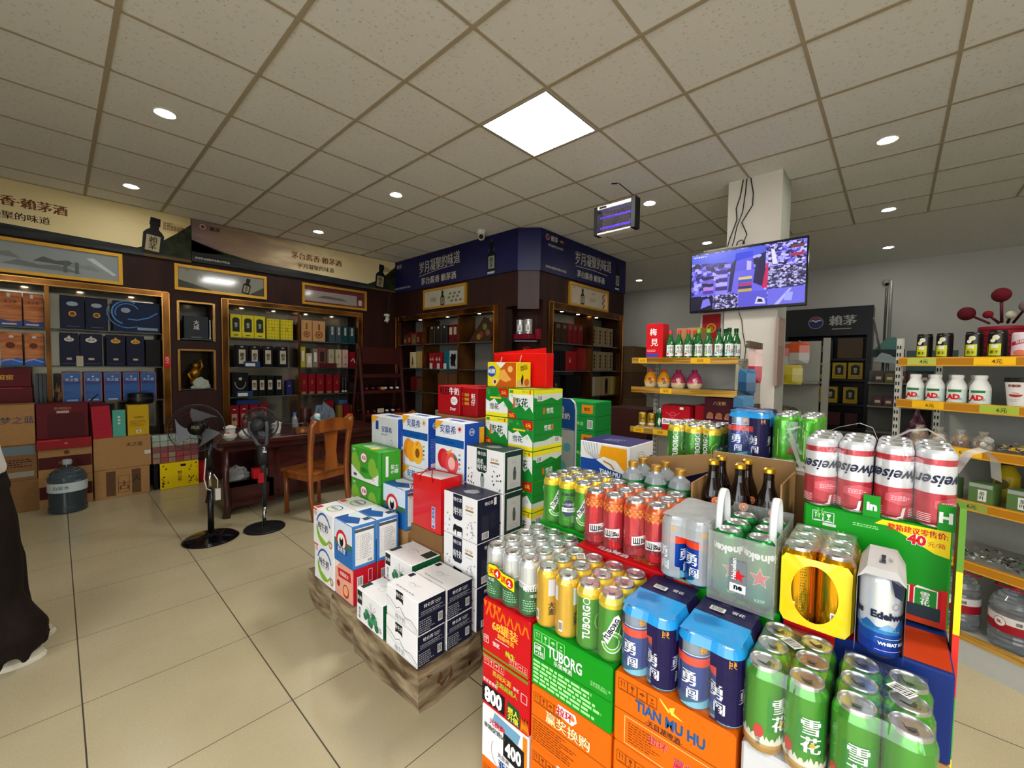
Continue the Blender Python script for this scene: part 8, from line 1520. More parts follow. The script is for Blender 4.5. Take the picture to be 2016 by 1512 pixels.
q([(.0, .0), (.22, .0), (.22, .23), (.0, .24)], '#120c2c', .001); b.rect(f, .225*w, 0, .45*w, .24*h, SM, off=.001); q([(.455, 0), (.70, 0), (.70, .25), (.455, .26)], '#5a54cc', .001); q([(.705, 0), (1, 0), (1, .27), (.705, .26)], '#6a66dc', .001)
q([(.1, .02), (.2, .08), (.18, .2), (.12, .18)], '#7a74e0', .0013); q([(.60, .04), (.69, .03), (.68, .12), (.62, .16)], '#c8c8f4', .0014); q([(.62, .07), (.67, .06), (.66, .11), (.63, .12)], '#181430', .0016); q([(.84, .06), (.9, .05), (.91, .18), (.85, .2)], '#9aa0f0', .0014); q([(.76, .0), (.80, .0), (.9, .25), (.88, .25)], '#b0acf0', .0013); q([(.74, .66), (.78, .66), (.75, .9), (.72, .92)], '#dcd8ff', .0014); q([(.88, .75), (.98, .75), (.98, .80), (.88, .8)], '#a83050', .0014); q([(.88, .88), (.98, .88), (.98, .93), (.88, .93)], '#6a3c40', .0014)
b.lines(f, .02*w, .93*h, .16*w, .98*h, 1, E_('#e8e8f0'), seed=3, off=.002); b.obj('screen', t)
b = MB(); b.box(4.10, .96, 2.485, 4.158, 1.36, 2.51, M('#b8b2a4')); b.obj('cable_ledge', t)
for k, P in enumerate(([(4.145, 1.0, 3.09), (4.145, .975, 2.95), (4.15, .98, 2.85), (4.15, 1.06, 2.72), (4.13, 1.01, 2.6), (4.12, 1.04, 2.512)], [(4.15, 1.06, 3.09), (4.15, 1.08, 2.95), (4.15, 1.11, 2.85), (4.15, 1.10, 2.75), (4.145, 1.15, 2.6), (4.14, 1.17, 2.512)], [(4.145, 1.03, 3.09), (4.13, 1.035, 2.95), (4.125, 1.05, 2.8), (4.12, 1.09, 2.68), (4.11, 1.11, 2.55), (4.105, 1.12, 2.512)], [(4.13, 1.10, 2.50), (4.13, 1.08, 2.55), (4.13, 1.05, 2.56), (4.13, 1.03, 2.54), (4.13, 1.03, 2.50)], [(4.157, 1.06, 1.93), (4.15, 1.03, 1.85), (4.15, 1.02, 1.75), (4.15, .99, 1.6), (4.15, 1.0, 1.45)])):
    b = MB(); b.tube(P, .0045 if k != 4 else .003, M('#1c1a18', .5), 6); tag(b.obj('cable', None, P[0]), ['left dangling black cable above the television', 'middle dangling black cable above the television', 'thick right black cable above the television', 'looped black cable on the television top', 'thin cable hanging below the television'][k], 'cable')
# ================================================================ right gondola (slanted towards the camera)
RG = thing('shelf_unit', 'long pale shop shelf with gold price rails at the right frame edge', 'shelf', (3.15, -.03, 0)); ang = math.atan2(-.89, -.45)
# local frame: u along the front (towards the right of the photo), d into the shelf, z up
UX = Vector((-.45, -.89, 0)).normalized(); DX = Vector((.89, -.45, 0)).normalized(); O = Vector((3.15, -.03, 0))
def L3(u, d, z): return O+UX*u+DX*d+Vector((0, 0, z))
def lbox(b, u0, d0, z0, u1, d1, z1, m, front=None):
    p = [L3(u, d, z) for z in (z0, z1) for d in (d0, d1) for u in (u0, u1)]
    for k, fc in enumerate(((0, 2, 3, 1), (4, 5, 7, 6), (0, 1, 5, 4), (2, 6, 7, 3), (0, 4, 6, 2), (1, 3, 7, 5))): b.add([p[i] for i in fc], [(0, 1, 2, 3)], front if (front and k == 2) else m)
def LF(u, d, z): return P3(L3(u, d, z), UX, (0, 0, 1))
b = MB(); lbox(b, -.02, .42, 0, 1.6, .44, 1.46, M('#8f8f86', .5)); b.obj('back_panel', RG)
for u in (0.0, .9):
    b = MB(); lbox(b, u-.03, .38, 0, u+.0, .42, 1.62, SHW); f = LF(u-.03, .379, 0); [b.rect(f, .004+.014*j, .1+.04*k, .011+.014*j, .12+.04*k, BLACK) for k in range(37) for j in (0, 1)]; b.obj('upright', RG)
b = MB(); f = LF(-.045, .0, 0); lbox(b, -.045, 0.02, 0, -.02, .04, 1.6, SHW); [b.rect(f, .004+.012*j, .1+.04*k, .010+.012*j, .12+.04*k, BLACK, off=-.018) for k in range(37) for j in (0, 1)]; b.obj('upright', RG)
SHB = M('#9a988e', .35)
for z, tk in ((1.46, ((.04, .16, '#a8b04a'), (.3, .44, '#e8b41c'), (.47, .6, '#e8b41c'))), (1.232, ((.07, .2, '#e0ac1c'), (.33, .46, '#9aac3c'))), (1.01, ((.2, .35, '#e0ac1c'),)), (.752, ((.25, .38, '#8a9440'),)), (.455, ((.2, .3, '#d8a030'),))):
    b = MB(); lbox(b, -.01, .015, z, 1.6, .42, z+.02, SHB); s_ = b.obj('shelf_board', RG)
    b = MB(); lbox(b, -.02, -.005, z-.012, 1.6, .015, z+.034, M('#b87a1c', .3, .2)); f = LF(-.02, -.005, z-.012); b.rect(f, 0, .0, 1.6, .006, GOLD); b.rect(f, 0, .040, 1.6, .046, GOLD)
    for a, c, m in tk: b.rect(f, a, .006, c, .042, M(m, .4), off=.001); b.text(f, '4元' if z > 1.4 else ('15元' if z < .5 else '6元'), (a+c)/2+.01, .023, .024, DBR, off=.0018)
    b.obj('price_rail', s_)
b = MB(); lbox(b, -.01, -.06, 0, 1.6, .42, .12, M('#a8a8a0', .4)); lbox(b, -.01, -.065, .12, 1.6, -.04, .15, RAILG); b.obj('base', RG)
# top shelf: tea canisters, peach tins
zt = 1.4815
def rot_a(): return math.degrees(math.atan2(-DX.y, -DX.x))
for k in range(4):
    u = .055+.082*k; p = L3(u+(.03 if k > 1 else 0), .07, 0); b = MB(); b.lathe(p.x, p.y, [(.0005, 0), (.030, 0), (.032, .004), (.032, .125), (.030, .13), (.030, .138, BLACK), (.0005, .138)], M('#17140f', .3, .3), 22, z0=zt); f = FC(p.x, p.y, .0322, zt, rot_a())
    b.rect(f, -.022, .018, .022, .075, M('#b8b81c', .4)); b.rect(f, -.010, .055, .012, .07, OFF, off=.0012); b.text(f, '茶王', .0, .036, .016, BLACK, bold=.05, off=.0013); b.disc(f, .004, .105, .012, M('#c9c4a0'), off=.0009); b.disc(f, -.006, .09, .009, M('#d8d8c8'), off=.0012); b.rect(f, -.045, .01, -.028, .07, M('#8a8a20'))
    tag(b.obj('tea_tin', None, (p.x, p.y, zt)), '%s black and yellow tea tin on the top right shelf' % ORD[k], 'tin')
for k in range(2):
    p = L3(.415+.082*k, .07, 0); b = MB(); b.lathe(p.x, p.y, [(.0005, 0, M('#b86048', .4)), (.036, 0), (.038, .02, M('#c9b8bc', .4)), (.038, .118), (.034, .124), (.0005, .124)], M('#c9b8bc', .4), 22, z0=zt); f = FC(p.x, p.y, .0382, zt, rot_a()); b.poly(f, [(-.035, .06), (.035, .08), (.035, .098), (-.035, .078)], M('#a81c3c')); b.disc(f, 0, .03, .022, M('#c86a4a'), sy=.6); b.text(f, '黄桃', 0, .08, .014, OFF, off=.0016, rot=12)
    tag(b.obj('fruit_tin', None, (p.x, p.y, zt)), ['white and pink fruit tin, left one on the top right shelf', 'white and pink fruit tin, right one on the top right shelf'][k], 'tin')
p = L3(.60, .09, 0); b = MB(); b.lathe(p.x, p.y, [(.0005, 0), (.05, 0), (.055, .01), (.055, .16), (.03, .2), (.03, .22), (.0005, .22)], M('#7a1430', .3), 24, z0=zt); f = FC(p.x, p.y, .0552, zt, rot_a()); b.disc(f, -.0, .12, .03, M('#b8806a'), sy=1.2); b.poly(f, [(-.03, .12), (-.03, .17), (.01, .175), (.03, .14), (.0, .15)], BLACK, off=.0012); b.text(f, 'Q·2', 0, .045, .03, OFF, bold=.04); tag(b.obj('snack_jar', None, (p.x, p.y, zt)), 'large dark red jar with a printed face at the right frame edge', 'jar')
for k, (u, d, c, cc) in enumerate(((.54, .2, '#8a5a30', '#d8d8d0'), (.42, .25, '#b07a70', '#c06a70'))):
    p = L3(u, d, 0); b = MB(); b.lathe(p.x, p.y, [(.0005, 0), (.045, 0), (.05, .01), (.05, .14), (.03, .18), (.024, .19), (.028, .192, M(cc, .4)), (.028, .215), (.0005, .216)], M(c, .2, coat=.3), 20, z0=zt); tag(b.obj('drink_jar', None, (p.x, p.y, zt)), ['amber jar with a white cap behind the fruit tins', 'pinkish jar with a pink cap behind the fruit tins'][k], 'jar')
# basket of plush flowers and bags
b = MB(); p = L3(.27, .27, 0); b.lathe(p.x, p.y, [(.0005, 0), (.07, 0), (.085, .17), (.075, .17), (.06, .03), (.0005, .02)], M('#7c1220', .5), 20, z0=zt)
for j in range(5): b.lathe(p.x, p.y, [(.0735+.0025*j, .03+.03*j), (.0755+.0025*j, .035+.03*j)], M('#5a0c18'), 20, z0=zt)
tag(b.obj('red_basket', None, (p.x, p.y, zt)), 'dark red basket behind the tea tins', 'basket')
for k, (du, dz_, r_, c) in enumerate(((-.13, .25, .045, '#4a0812'), (.0, .33, .045, '#520a14'), (-.04, .235, .025, '#6a0c18'), (.045, .225, .025, '#a8a48c'), (.1, .26, .035, '#6a5a5a'))):
    q_ = L3(.27+du, .25-.01*k, zt+dz_); b = MB(); b.ball(q_, r_, M(c, .9), sc=(1, .8, .8)); b.tube([L3(.27+du*.3, .25+.01*k, zt+.19), q_], .006, M('#4a1018'), 6); tag(b.obj('plush_flower', None, q_), ['leftmost dark red plush flower in the basket', 'topmost dark red plush flower in the basket', 'small dark red plush flower between the two large ones', 'pale yellow plush ball in the basket', 'greyish ribbon puff at the right of the basket'][k], 'decoration')
# second shelf: white milk bottles and cups
z2 = 1.2535; MKB = M('#dcdcd4', .35); bt = None
for k in range(7):
    row = 0 if k < 4 else 1; u = (.03+.085*k) if row == 0 else (.075+.085*(k-4)); p = L3(u, .06+.07*row, 0)
    lb = '%s white milk drink bottle, %s row, right shelf' % (ORD[k if row == 0 else k-4], ('front', 'back')[row])
    if bt is None:
        bt = thing('milk_bottle', lb, 'bottle', (p.x, p.y, z2), 'white milk drink bottles on the right shelf')
        b = MB(); b.lathe(p.x, p.y, [(.0005, 0), (.034, 0), (.037, .006), (.037, .085), (.034, .1), (.022, .125), (.020, .135), (.0005, .135)], MKB, 22, z0=z2); b.obj('bottle_body', bt)
        b = MB(); b.lathe(p.x, p.y, [(.0373, .012), (.0373, .078)], M('#c2cfc4', .4), 22, z0=z2); f = FC(p.x, p.y, .0375, z2, rot_a()); b.rect(f, -.022, .064, .03, .076, M('#2c6a3c')); b.text(f, 'AD', .0, .04, .034, RED, bold=.06); b.rect(f, -.04, .02, -.022, .03, INK); b.text(f, '钙奶', .022, .03, .012, DGREEN); b.obj('label', bt)
        b = MB(); b.lathe(p.x, p.y, [(.0005, .134), (.023, .134), (.024, .147), (.02, .151), (.0005, .151)], MKB, 18, z0=z2); b.obj('cap', bt)
    else: dup(bt, (p.x, p.y, z2), lb)
for k in range(3):
    p = L3(.41+.115*k, .08, 0); t = thing('paper_cup', '%s white printed cup with a black lid on the right shelf' % ORD[k], 'cup', (p.x, p.y, z2))
    b = MB(); b.lathe(p.x, p.y, [(.0005, 0), (.036, 0), (.049, .125), (.0005, .125)], M('#d6d2c8', .4), 26, z0=z2); f = FC(p.x, p.y, .045, z2, rot_a()); b.text(f, '香飘飘', -.005, .105, .014, DRED, bold=.05, off=.004); b.disc(f, 0, .063, .022, M('#9a2a1c'), sy=.45, off=.001); b.rect(f, -.02, .065, .02, .07, OFF, off=.002); b.lines(f, -.018, .03, .015, .045, 2, GREY); b.obj('cup_body', t)
    b = MB(); b.lathe(p.x, p.y, [(.051, .122), (.053, .125), (.050, .142), (.0005, .143)], M('#15120f', .4), 26, z0=z2); b.obj('lid', t)
# third shelf: film wrapped buns
z3 = 1.0315; FB_ = film_mat('crinkled_clear_bag', '#c8c0a8', .2, .1, bump=1.0, scale=60, edge=.5)
for k in range(4):
    p = L3(.05+.083*k, .08, 0); t = thing('snack_bag', '%s clear crinkled bag of white and brown sweets on the right shelf' % ORD[k], 'snack bag', (p.x, p.y, z3)); r = random.Random(k)
    b = MB()
    for j in range(9): b.ball((p.x+r.uniform(-.022, .022), p.y+r.uniform(-.022, .022), z3+r.uniform(.014, .06)), .014, M(r.choice(['#b8b0a0', '#6a2c1c', '#a8743a', '#c9c4b8'])), 8)
    b.obj('sweets', t); b = MB(); b.lathe(p.x, p.y, [(.0005, .001), (.036, .002), (.04, .03), (.033, .06), (.015, .08), (.02, .095), (.0005, .09)], FB_, 14, z0=z3); b.obj('wrapper', t)
def sweets(name, z, u0, u1, d0, d1, n_, cols, label, h_=.03, seed=1):
    b = MB(); r = random.Random(seed)
    for k in range(n_):
        p = L3(r.uniform(u0, u1), r.uniform(d0, d1), z+r.uniform(.006, h_)); s_ = r.uniform(.008, .015); m = M(r.choice(cols), .25, .3); a = r.uniform(0, 3)
        b.add([p+Vector((cos(a+q_*2.1)*s_*(1.3 if q_ % 2 else .8), sin(a+q_*2.1)*s_, r.uniform(-.006, .006))) for q_ in range(3)]+[p+Vector((0, 0, .009))], [(0, 1, 3), (1, 2, 3), (2, 0, 3), (0, 1, 2)], m)
    return tag(b.obj(name, None, L3((u0+u1)/2, (d0+d1)/2, z)), label, 'sweets', kind='stuff')
sweets('foil_sweets', z3+.01, .36, .75, .03, .2, 160, ['#c8a030', '#b8a878', '#3a3020', '#8a8a84'], 'loose gold and silver foil sweets on the third right shelf')
# fourth shelf: tea boxes and oil bottles
z4 = .7735
for k, (u, w_) in enumerate(((.13, .10), (.28, .085), (.41, .09))):
    b = MB(); lbox(b, u, .02, z4, u+w_, .10, z4+.105, M('#4e6a3a', .4)); f = LF(u, .02, z4); b.rect(f, .002, .085, w_-.002, .103, M('#8a9088')); b.rect(f, w_*.4, .02, w_*.75, .075, OFF); b.text(f, '茶\n叶', w_*.57, .047, .022, DGREEN, off=.0016); c_ = L3(u+w_/2, .06, z4); tag(b.obj('tea_box', None, c_), '%s green tea box with a white label, low on the right shelf' % ORD[k], 'box')
for k in range(3):
    p = L3(.33+.12*k, .24, 0); b = MB(); b.lathe(p.x, p.y, [(.0005, 0), (.045, 0), (.048, .01), (.048, .13), (.03, .17), (.02, .185), (.0005, .185)], M('#9a8414', .2, coat=.3), 20, z0=z4); f = FC(p.x, p.y, .0482, z4, rot_a()); b.disc(f, 0, .09, .025, M('#5a4a10')); b.lathe(p.x, p.y, [(.022, .18), (.022, .2), (.0005, .2)], DBR, 14, z0=z4); tag(b.obj('oil_bottle', None, (p.x, p.y, z4)), '%s yellow bottle behind the green tea boxes' % ORD[k], 'bottle')
z5 = .4765; sweets('foil_packets', z5+.012, .22, .75, .02, .2, 150, ['#4a4a40', '#8a9088', '#2a2a28', '#b8bcb8', '#3a5a30'], 'loose dark silver foil packets on the fifth right shelf', .035, 4)
# big water bottles at the bottom
z6 = .1215; CW = M('#c2c8cc', .05, 0, noise=0, trans=.85, name='clear_water_bottle')
for k, (u, d, r_) in enumerate(((.245, .09, .075), (.44, .085, .085), (.62, .09, .085))):
    p = L3(u, d, 0); s_ = r_/.085; t = thing('water_bottle', ['left clear water bottle with a white and red label, bottom right shelf', 'middle large clear water bottle with a red handle, bottom right shelf', 'right clear water bottle cut by the frame, bottom right shelf'][k], 'water bottle', (p.x, p.y, z6))
    pr = [(.0005, .004)]+[(r_*q_, zz) for q_, zz in ((.9, 0), (1, .015), (1, .05), (.95, .06), (1, .07), (.96, .08), (1, .09), (1, .17), (.95, .18), (1, .19), (.94, .2), (.97, .21), (.85, .235), (.6, .26), (.3, .275))]+[(.02, .285), (.02, .295), (.0005, .295)]
    b = MB(); b.lathe(p.x, p.y, pr, CW, 30, z0=z6); b.obj('bottle_body', t)
    b = MB(); b.lathe(p.x, p.y, [(r_*1.006, .09, M('#8c1420', .35)), (r_*1.006, .13, M('#c2beb6', .35)), (r_*1.006, .165)], OFF, 30, z0=z6); f = FC(p.x, p.y, r_*1.01, z6, rot_a()-14); b.disc(f, .0, .135, .022, OFF, off=.001); b.ring(f, 0, .135, .02, .022, M('#8c1420'), off=.0014); b.text(f, '5L', 0, .135, .018, M('#8c1420'), bold=.05, off=.002); b.bars(f, .05, .135, .075, .155, BLACK); b.obj('label', t)
    b = MB(); b.lathe(p.x, p.y, [(.0005, .29), (.024, .29), (.024, .31), (.0005, .311)], M('#b0182c', .4), 16, z0=z6); c0 = Vector((p.x, p.y, z6+.292)); b.tube([c0+UX*(.07*cos(a))+DX*(.045*sin(a))-Vector((0, 0, .012*abs(cos(a)))) for a in [2*pi*i/20 for i in range(21)]], .004, M('#b0182c', .4), 6, cap=False); b.obj('cap_handle', t)
# ================================================================ far right background
t = thing('shelf_unit', 'white snack shelf half hidden right of the pillar', 'shelf', (5.4, .72, 0))
b = MB(); b.box(5.35, .50, 0, 5.39, .56, 1.75, M('#8c8c80', .6)); b.box(5.37, .58, 0, 5.40, 1.35, 1.72, M('#8a8a7e', .6)); b.obj('back_panel', t)
for z in (.85, 1.28): b = MB(); b.box(5.1, .56, z, 5.37, 1.3, z+.02, M('#77776c', .6)); b.obj('shelf_board', t)
for k, (y, z0, z1, c1, c2) in enumerate(((.865, 1.43, 1.68, '#8a8478', '#a8401c'), (.72, 1.48, 1.70, '#9a958a', '#b0481c'), (.765, 1.27, 1.465, '#a89a1c', '#b8a83a'), (.92, 1.30, 1.41, '#6a1c2c', '#7a2434'))):
    MB().box(5.05-.03*k, y-.004, z1+.001, 5.37, y+.004, z1+.008, SHW).obj('hook', t)
    hang(['clear snack pack with an orange header, left one beyond the pillar', 'clear snack pack with an orange header, right one beyond the pillar', 'yellow snack pack below the orange headed ones', 'dark red shiny pack beside the yellow one'][k], 5.08-.03*k, y, z0, z1, .17, c1, c2)
crumple('heap_of_packs', (5.22, .85, .872), .12, .22, .16, stretched('mixed_packaging', '#2a3a2c', '#7a6a50', (25, 25, 25), .4), 'heap of mixed packets on the lower snack shelf beyond the pillar', 'packets', 21, 24)
# black liquor cabinet at the back wall
t = thing('liquor_cabinet', 'tall black open cabinet with a white lettered header at the back wall', 'cabinet', (8.0, .75, 0)); KB = M('#0b0b0e', .35)
b = MB(); b.box(7.8, .26, 1.93, 8.3, 1.32, 2.345, KB); f = FL(7.8, 1.32, 1.93); b.ring(f, .40, .20, .085, .093, M('#8a8c90')); b.disc(f, .40, .20, .085, M('#1c2a5c')); b.poly(f, [(.325, .235), (.36, .262), (.40, .275), (.44, .262), (.475, .235), (.43, .25), (.40, .23), (.37, .25)], M('#8a2a30'), off=.0012); b.poly(f, [(.32, .22), (.36, .245), (.40, .222), (.44, .245), (.48, .22), (.44, .23), (.40, .205), (.36, .23)], OFF, off=.0016)
b.text(f, '賴茅', .72, .22, .16, M('#9a9a94'), bold=.05); b.rect(f, .60, .09, .82, .105, M('#8a8a84')); b.obj('header', t)
b = MB(); b.box(7.8, .26, 0, 8.3, .32, 1.93, KB); b.box(7.8, 1.27, 0, 8.3, 1.32, 1.93, KB); b.box(8.26, .32, 0, 8.3, 1.27, 1.93, KB); b.obj('carcass', t)
for z in (.56, .90, 1.26, 1.56): b = MB(); b.box(7.82, .32, z, 8.26, 1.27, z+.03, KB); b.obj('shelf_board', t)
for j, z in enumerate((1.292, .932)):
    for k in range(4 if j == 0 else 3):
        y1 = (.89, .70, .515, 1.07)[k] if j == 0 else (.97, .79, .56)[k]
        good('S', y1, y1-.165, z, z+.24, M('#9a8210', .45), lambda b, f, w, h: (b.poly(f, [(w*.2, h*.25), (w*.8, h*.25), (w*.8, h*.78), (w*.6, h*.86), (w*.4, h*.86), (w*.2, h*.78)], M('#1d2320')), b.text(f, '賴\n茅', w/2, h*.52, w*.26, PALE, off=.0016), b.rect(f, .003, h*.14, w-.003, h*.16, M('#8a4a1c'))), '%s of the yellow boxes on the %s shelf of the black cabinet' % (ORD[k] if not (j == 0 and k == 3) else 'hidden end one', ('upper', 'middle')[j]), d0=7.86, dep=.12)
good('S', 1.0, .70, 1.592, 1.592+.28, M('#0e0e12', .35), lambda b, f, w, h: b.text(f, '賴茅', w*.5, h*.5, .1, M('#8a8a86'), bold=.04), 'black box with two pale characters at the top of the black cabinet', d0=7.86, dep=.12); good('S', .65, .36, 1.592, 1.592+.3, M('#4a3a26', .5), None, 'brown box at the right of the top shelf in the black cabinet', d0=7.86, dep=.12)
for k in range(3): good('S', .93-.2*k, .78-.2*k, .592, .592+.2, M('#3a1418', .4), None, '%s dim red box low in the black cabinet' % ORD[k], d0=7.86, dep=.12)
b = MB(); b.box(8.1, 1.34, 0, 8.15, 1.75, 2.3, M('#a89a6a', .6)); b.box(8.09, 1.36, 1.9, 8.1, 1.44, 2.2, M('#4a2a1c')); tag(b.obj('door_panel', None, (8.12, 1.5, 0)), 'yellowish narrow panel between the pillar and the black cabinet', 'panel')
# brooms, dustpans and shelf at the back right
t = thing('shelf_unit', 'dim low shelf with small goods right of the black cabinet', 'shelf', (7.2, -.1, 0))
b = MB(); b.box(7.45, -.35, 0, 7.48, .26, 1.42, M('#5a5a52', .6)); b.box(7.1, -.36, 0, 7.46, -.34, 1.42, M('#5a5a52', .6)); b.obj('back_panel', t)
for z in (.62, .95, 1.25): b = MB(); b.box(7.1, -.34, z, 7.45, .26, z+.02, M('#66665c', .6)); b.obj('shelf_board', t)
r = random.Random(3)
for j, z in enumerate((.972, 1.272)):
    for k in range(5): 
        y = .2-.105*k; hh = r.uniform(.1, .18); c = r.choice(('#6a6a58', '#4a3a30', '#7a766a', '#5a5a2c', '#5a3038')); good('S', y, y-.085, z-.0, z-.0+hh, M(c, .5), lambda b, f, w, h: b.rect(f, w*.2, h*.3, w*.8, h*.6, PALE), '%s small dim box on the %s shelf right of the black cabinet' % (ORD[k], ('middle', 'top')[j]), d0=7.13, dep=.1)
crumple('pink_packet_heap', (7.0, -.22, .0), .12, .14, .95, stretched('pink_packets', '#4a1c30', '#9a6a7c', (14, 14, 14), .4), 'tall heap of pinkish packs beside the right shelf upright', 'packets', 31, 16)
b = MB(); b.tube([(7.3, .245, 2.12), (7.3, .15, 1.62)], .011, M('#5a5c58', .4, .4), 8); b.add([(7.22, .22, 1.54), (7.22, -.06, 1.5), (7.42, -.06, 1.5), (7.42, .22, 1.54), (7.3, .15, 1.66), (7.3, .06, 1.63)], [(0, 1, 5, 4), (0, 4, 3), (1, 2, 5), (2, 3, 4, 5), (0, 1, 2, 3)], M('#8a9a98', .3)); tag(b.obj('dustpan', None, (7.3, .1, 1.5)), 'dustpan wrapped in clear plastic with a slanting grey handle', 'dustpan')
b = MB(); b.add([(7.42, .24, 1.68), (7.42, -.08, 1.72), (7.45, .02, 1.86), (7.45, .10, 1.86)], [(0, 1, 2, 3)], M('#4a7a70', .4)); b.box(7.38, -.08, 1.60, 7.46, .24, 1.70, M('#23302e')); tag(b.obj('brush', None, (7.42, .08, 1.60)), 'dull green floor brush above the plastic wrapped dustpan', 'brush')
for k, (y, z1) in enumerate(((.13, 2.52), (.085, 2.62))): b = MB(); b.cyl((7.52+.04*k, y, 0.0), (7.52+.04*k, y, z1), .014+.004*k, M(['#3c3a34', '#7a7c78'][k], .35, .3)); tag(b.obj('broom', None, (7.49+.04*k, y, 0)), ['dark upright broom pole beside the green brush', 'grey metal upright broom pole beside the green brush'][k], 'broom')
carton('storage_box', 'flat dull teal and pink boxes behind the right shelf top', 7.35, -.55, 1.42, .2, .45, .26, M('#3a5a58', .5), lambda b, fl, fr, ft, dx, dy, dz: b.rect(fl, .003, dz*.45, dy-.003, dz*.62, M('#6a3a48')))
MB_ = MB(); MB_.box(7.3, -.6, 0, 7.6, -.36, 1.42, M('#4a4a44', .6)); tag(MB_.obj('side_cupboard', None, (7.45, -.48, 0)), 'dim grey cupboard under the teal boxes at the back right', 'cupboard')
b = MB(); b.lathe(8.69, .16, [(.0005, 0), (.04, 0)], OFF, 16, z0=2.8); b.ball((8.64, .16, 2.78), .045, M('#a8a69c', .3)); b.ball((8.61, .15, 2.74), .025, BLACK); tag(b.obj('dome_camera', None, (8.66, .16, 2.76)), 'small security camera high on the white back wall', 'camera')
# cartons stacked right of the corner block
for k, (z, h_, c) in enumerate(((0, .5, '#4a3524'), (.5, .42, '#54402c'), (.92, .42, '#4a3524'), (1.34, .42, '#5a452e'))):
    carton('cardboard_box', ['lowest', 'second', 'third', 'topmost'][k]+' dim brown carton stacked right of the corner cabinet', 6.22, 3.1, z, .55, .5, h_, M(c, .8, noise=.1))
carton('cardboard_box', 'dim red brown case in front of the carton stack near the shelf', 4.4, 2.0, 0, .4, .5, .95, M('#3a1a14', .7))
# green cases and the standing sign behind the tower
def a_gc(b, fl, fr, ft, dx, dy, dz): b.rect(fl, dy*.08, dz*.55, dy*.2, dz*.85, LGRN); b.rect(fl, dy*.68, dz*.2, dy*.95, dz*.8, M('#d8861c')); b.text(fl, '雪花', dy*.81, dz*.5, .03, DBR, off=.0015)
def a_gc2(b, fl, fr, ft, dx, dy, dz): b.text(fl, '雪花啤酒', dy*.55, dz*.5, .035, LGRN); b.bars(fl, dy*.82, dz*.2, dy*.95, dz*.8, BLACK, WHITE); b.lines(fl, dy*.1, dz*.1, dy*.6, dz*.2, 1, LGRN)
for k in range(9): carton('beer_case', '%s green case in the stack behind the standing sign' % (['lowest', 'second', 'third', 'fourth', 'fifth', 'sixth', 'seventh', 'eighth', 'topmost'][k]), 3.0, 1.815, .125*k, .27, .40, .125, M('#178a3c', .42), a_gc if k % 2 == 0 else a_gc2, cat=CASE)
b = MB(); f = FL(2.30, 1.84, 0); o = [(0, 0), (.30, 0), (.30, 1.13), (.29, 1.18), (.26, 1.205), (0, 1.215)]; b.prism(o, f, .02, M('#b9bdbc', .4)); b.poly(f, [(.0, 1.02), (.30, 1.0), (.30, 1.13), (.29, 1.18), (.26, 1.205), (0, 1.215)], M('#1d4f90', .4), off=.001); b.text(f, '安慕希\n浓醇酸奶', .17, 1.11, .045, OFF, bold=.05, off=.002); b.frame(f, .0, 0, .30, 1.0, .004, M('#3a6aa8'), off=.001)
b.disc(f, .24, .88, .03, M('#5fb6c0', .3), off=.0015); b.disc(f, .20, .75, .035, M('#5fb6c0', .3), off=.0015); b.disc(f, .12, .9, .06, M('#7ac0cc', .3), off=.0012); b.rect(f, .0, 0.004, .296, .62, M('#a8a6a4', .5), off=.001)
tag(b.obj('standing_sign', None, (2.31, 1.69, 0)), 'white standing sign with a blue rounded top behind the green tower', 'sign')
# ================================================================ the customer at the left frame edge
P = thing('person', 'person in wide dark brown trousers and white shoes at the left frame edge', 'person', (-.30, 3.05, 0))
SK_ = M('#b98a6c', .55, noise=.04); HAIR = M('#14100e', .6, noise=.2, scale=90)
def remesh(o, v, sm=6):
    m = o.modifiers.new('r', 'REMESH'); m.mode = 'VOXEL'; m.voxel_size = v; m.use_smooth_shade = True
    s = o.modifiers.new('s', 'SMOOTH'); s.factor = .5; s.iterations = sm
px, py = -.345, 3.05; hx = px
b = MB()
b.tube([(px, py, .92), (px, py, 1.02), (px+.005, py, 1.12), (px, py, 1.25), (px-.005, py, 1.35), (px-.005, py, 1.40)], .12, SK_, 16, rs=[.13, .115, .115, .135, .12, .07]); b.tube([(px, py, 1.36), (px+.01, py, 1.45)], .05, SK_, 12)
b.ball((px+.012, py, 1.545), .088, SK_, 20, sc=(1.02, .86, 1.25)); b.ball((px+.045, py, 1.50), .055, SK_, 14, sc=(.9, .95, 1.0)); b.tube([(px+.095, py, 1.56), (px+.115, py, 1.525), (px+.098, py, 1.515)], .011, SK_, 8, rs=[.007, .013, .010])
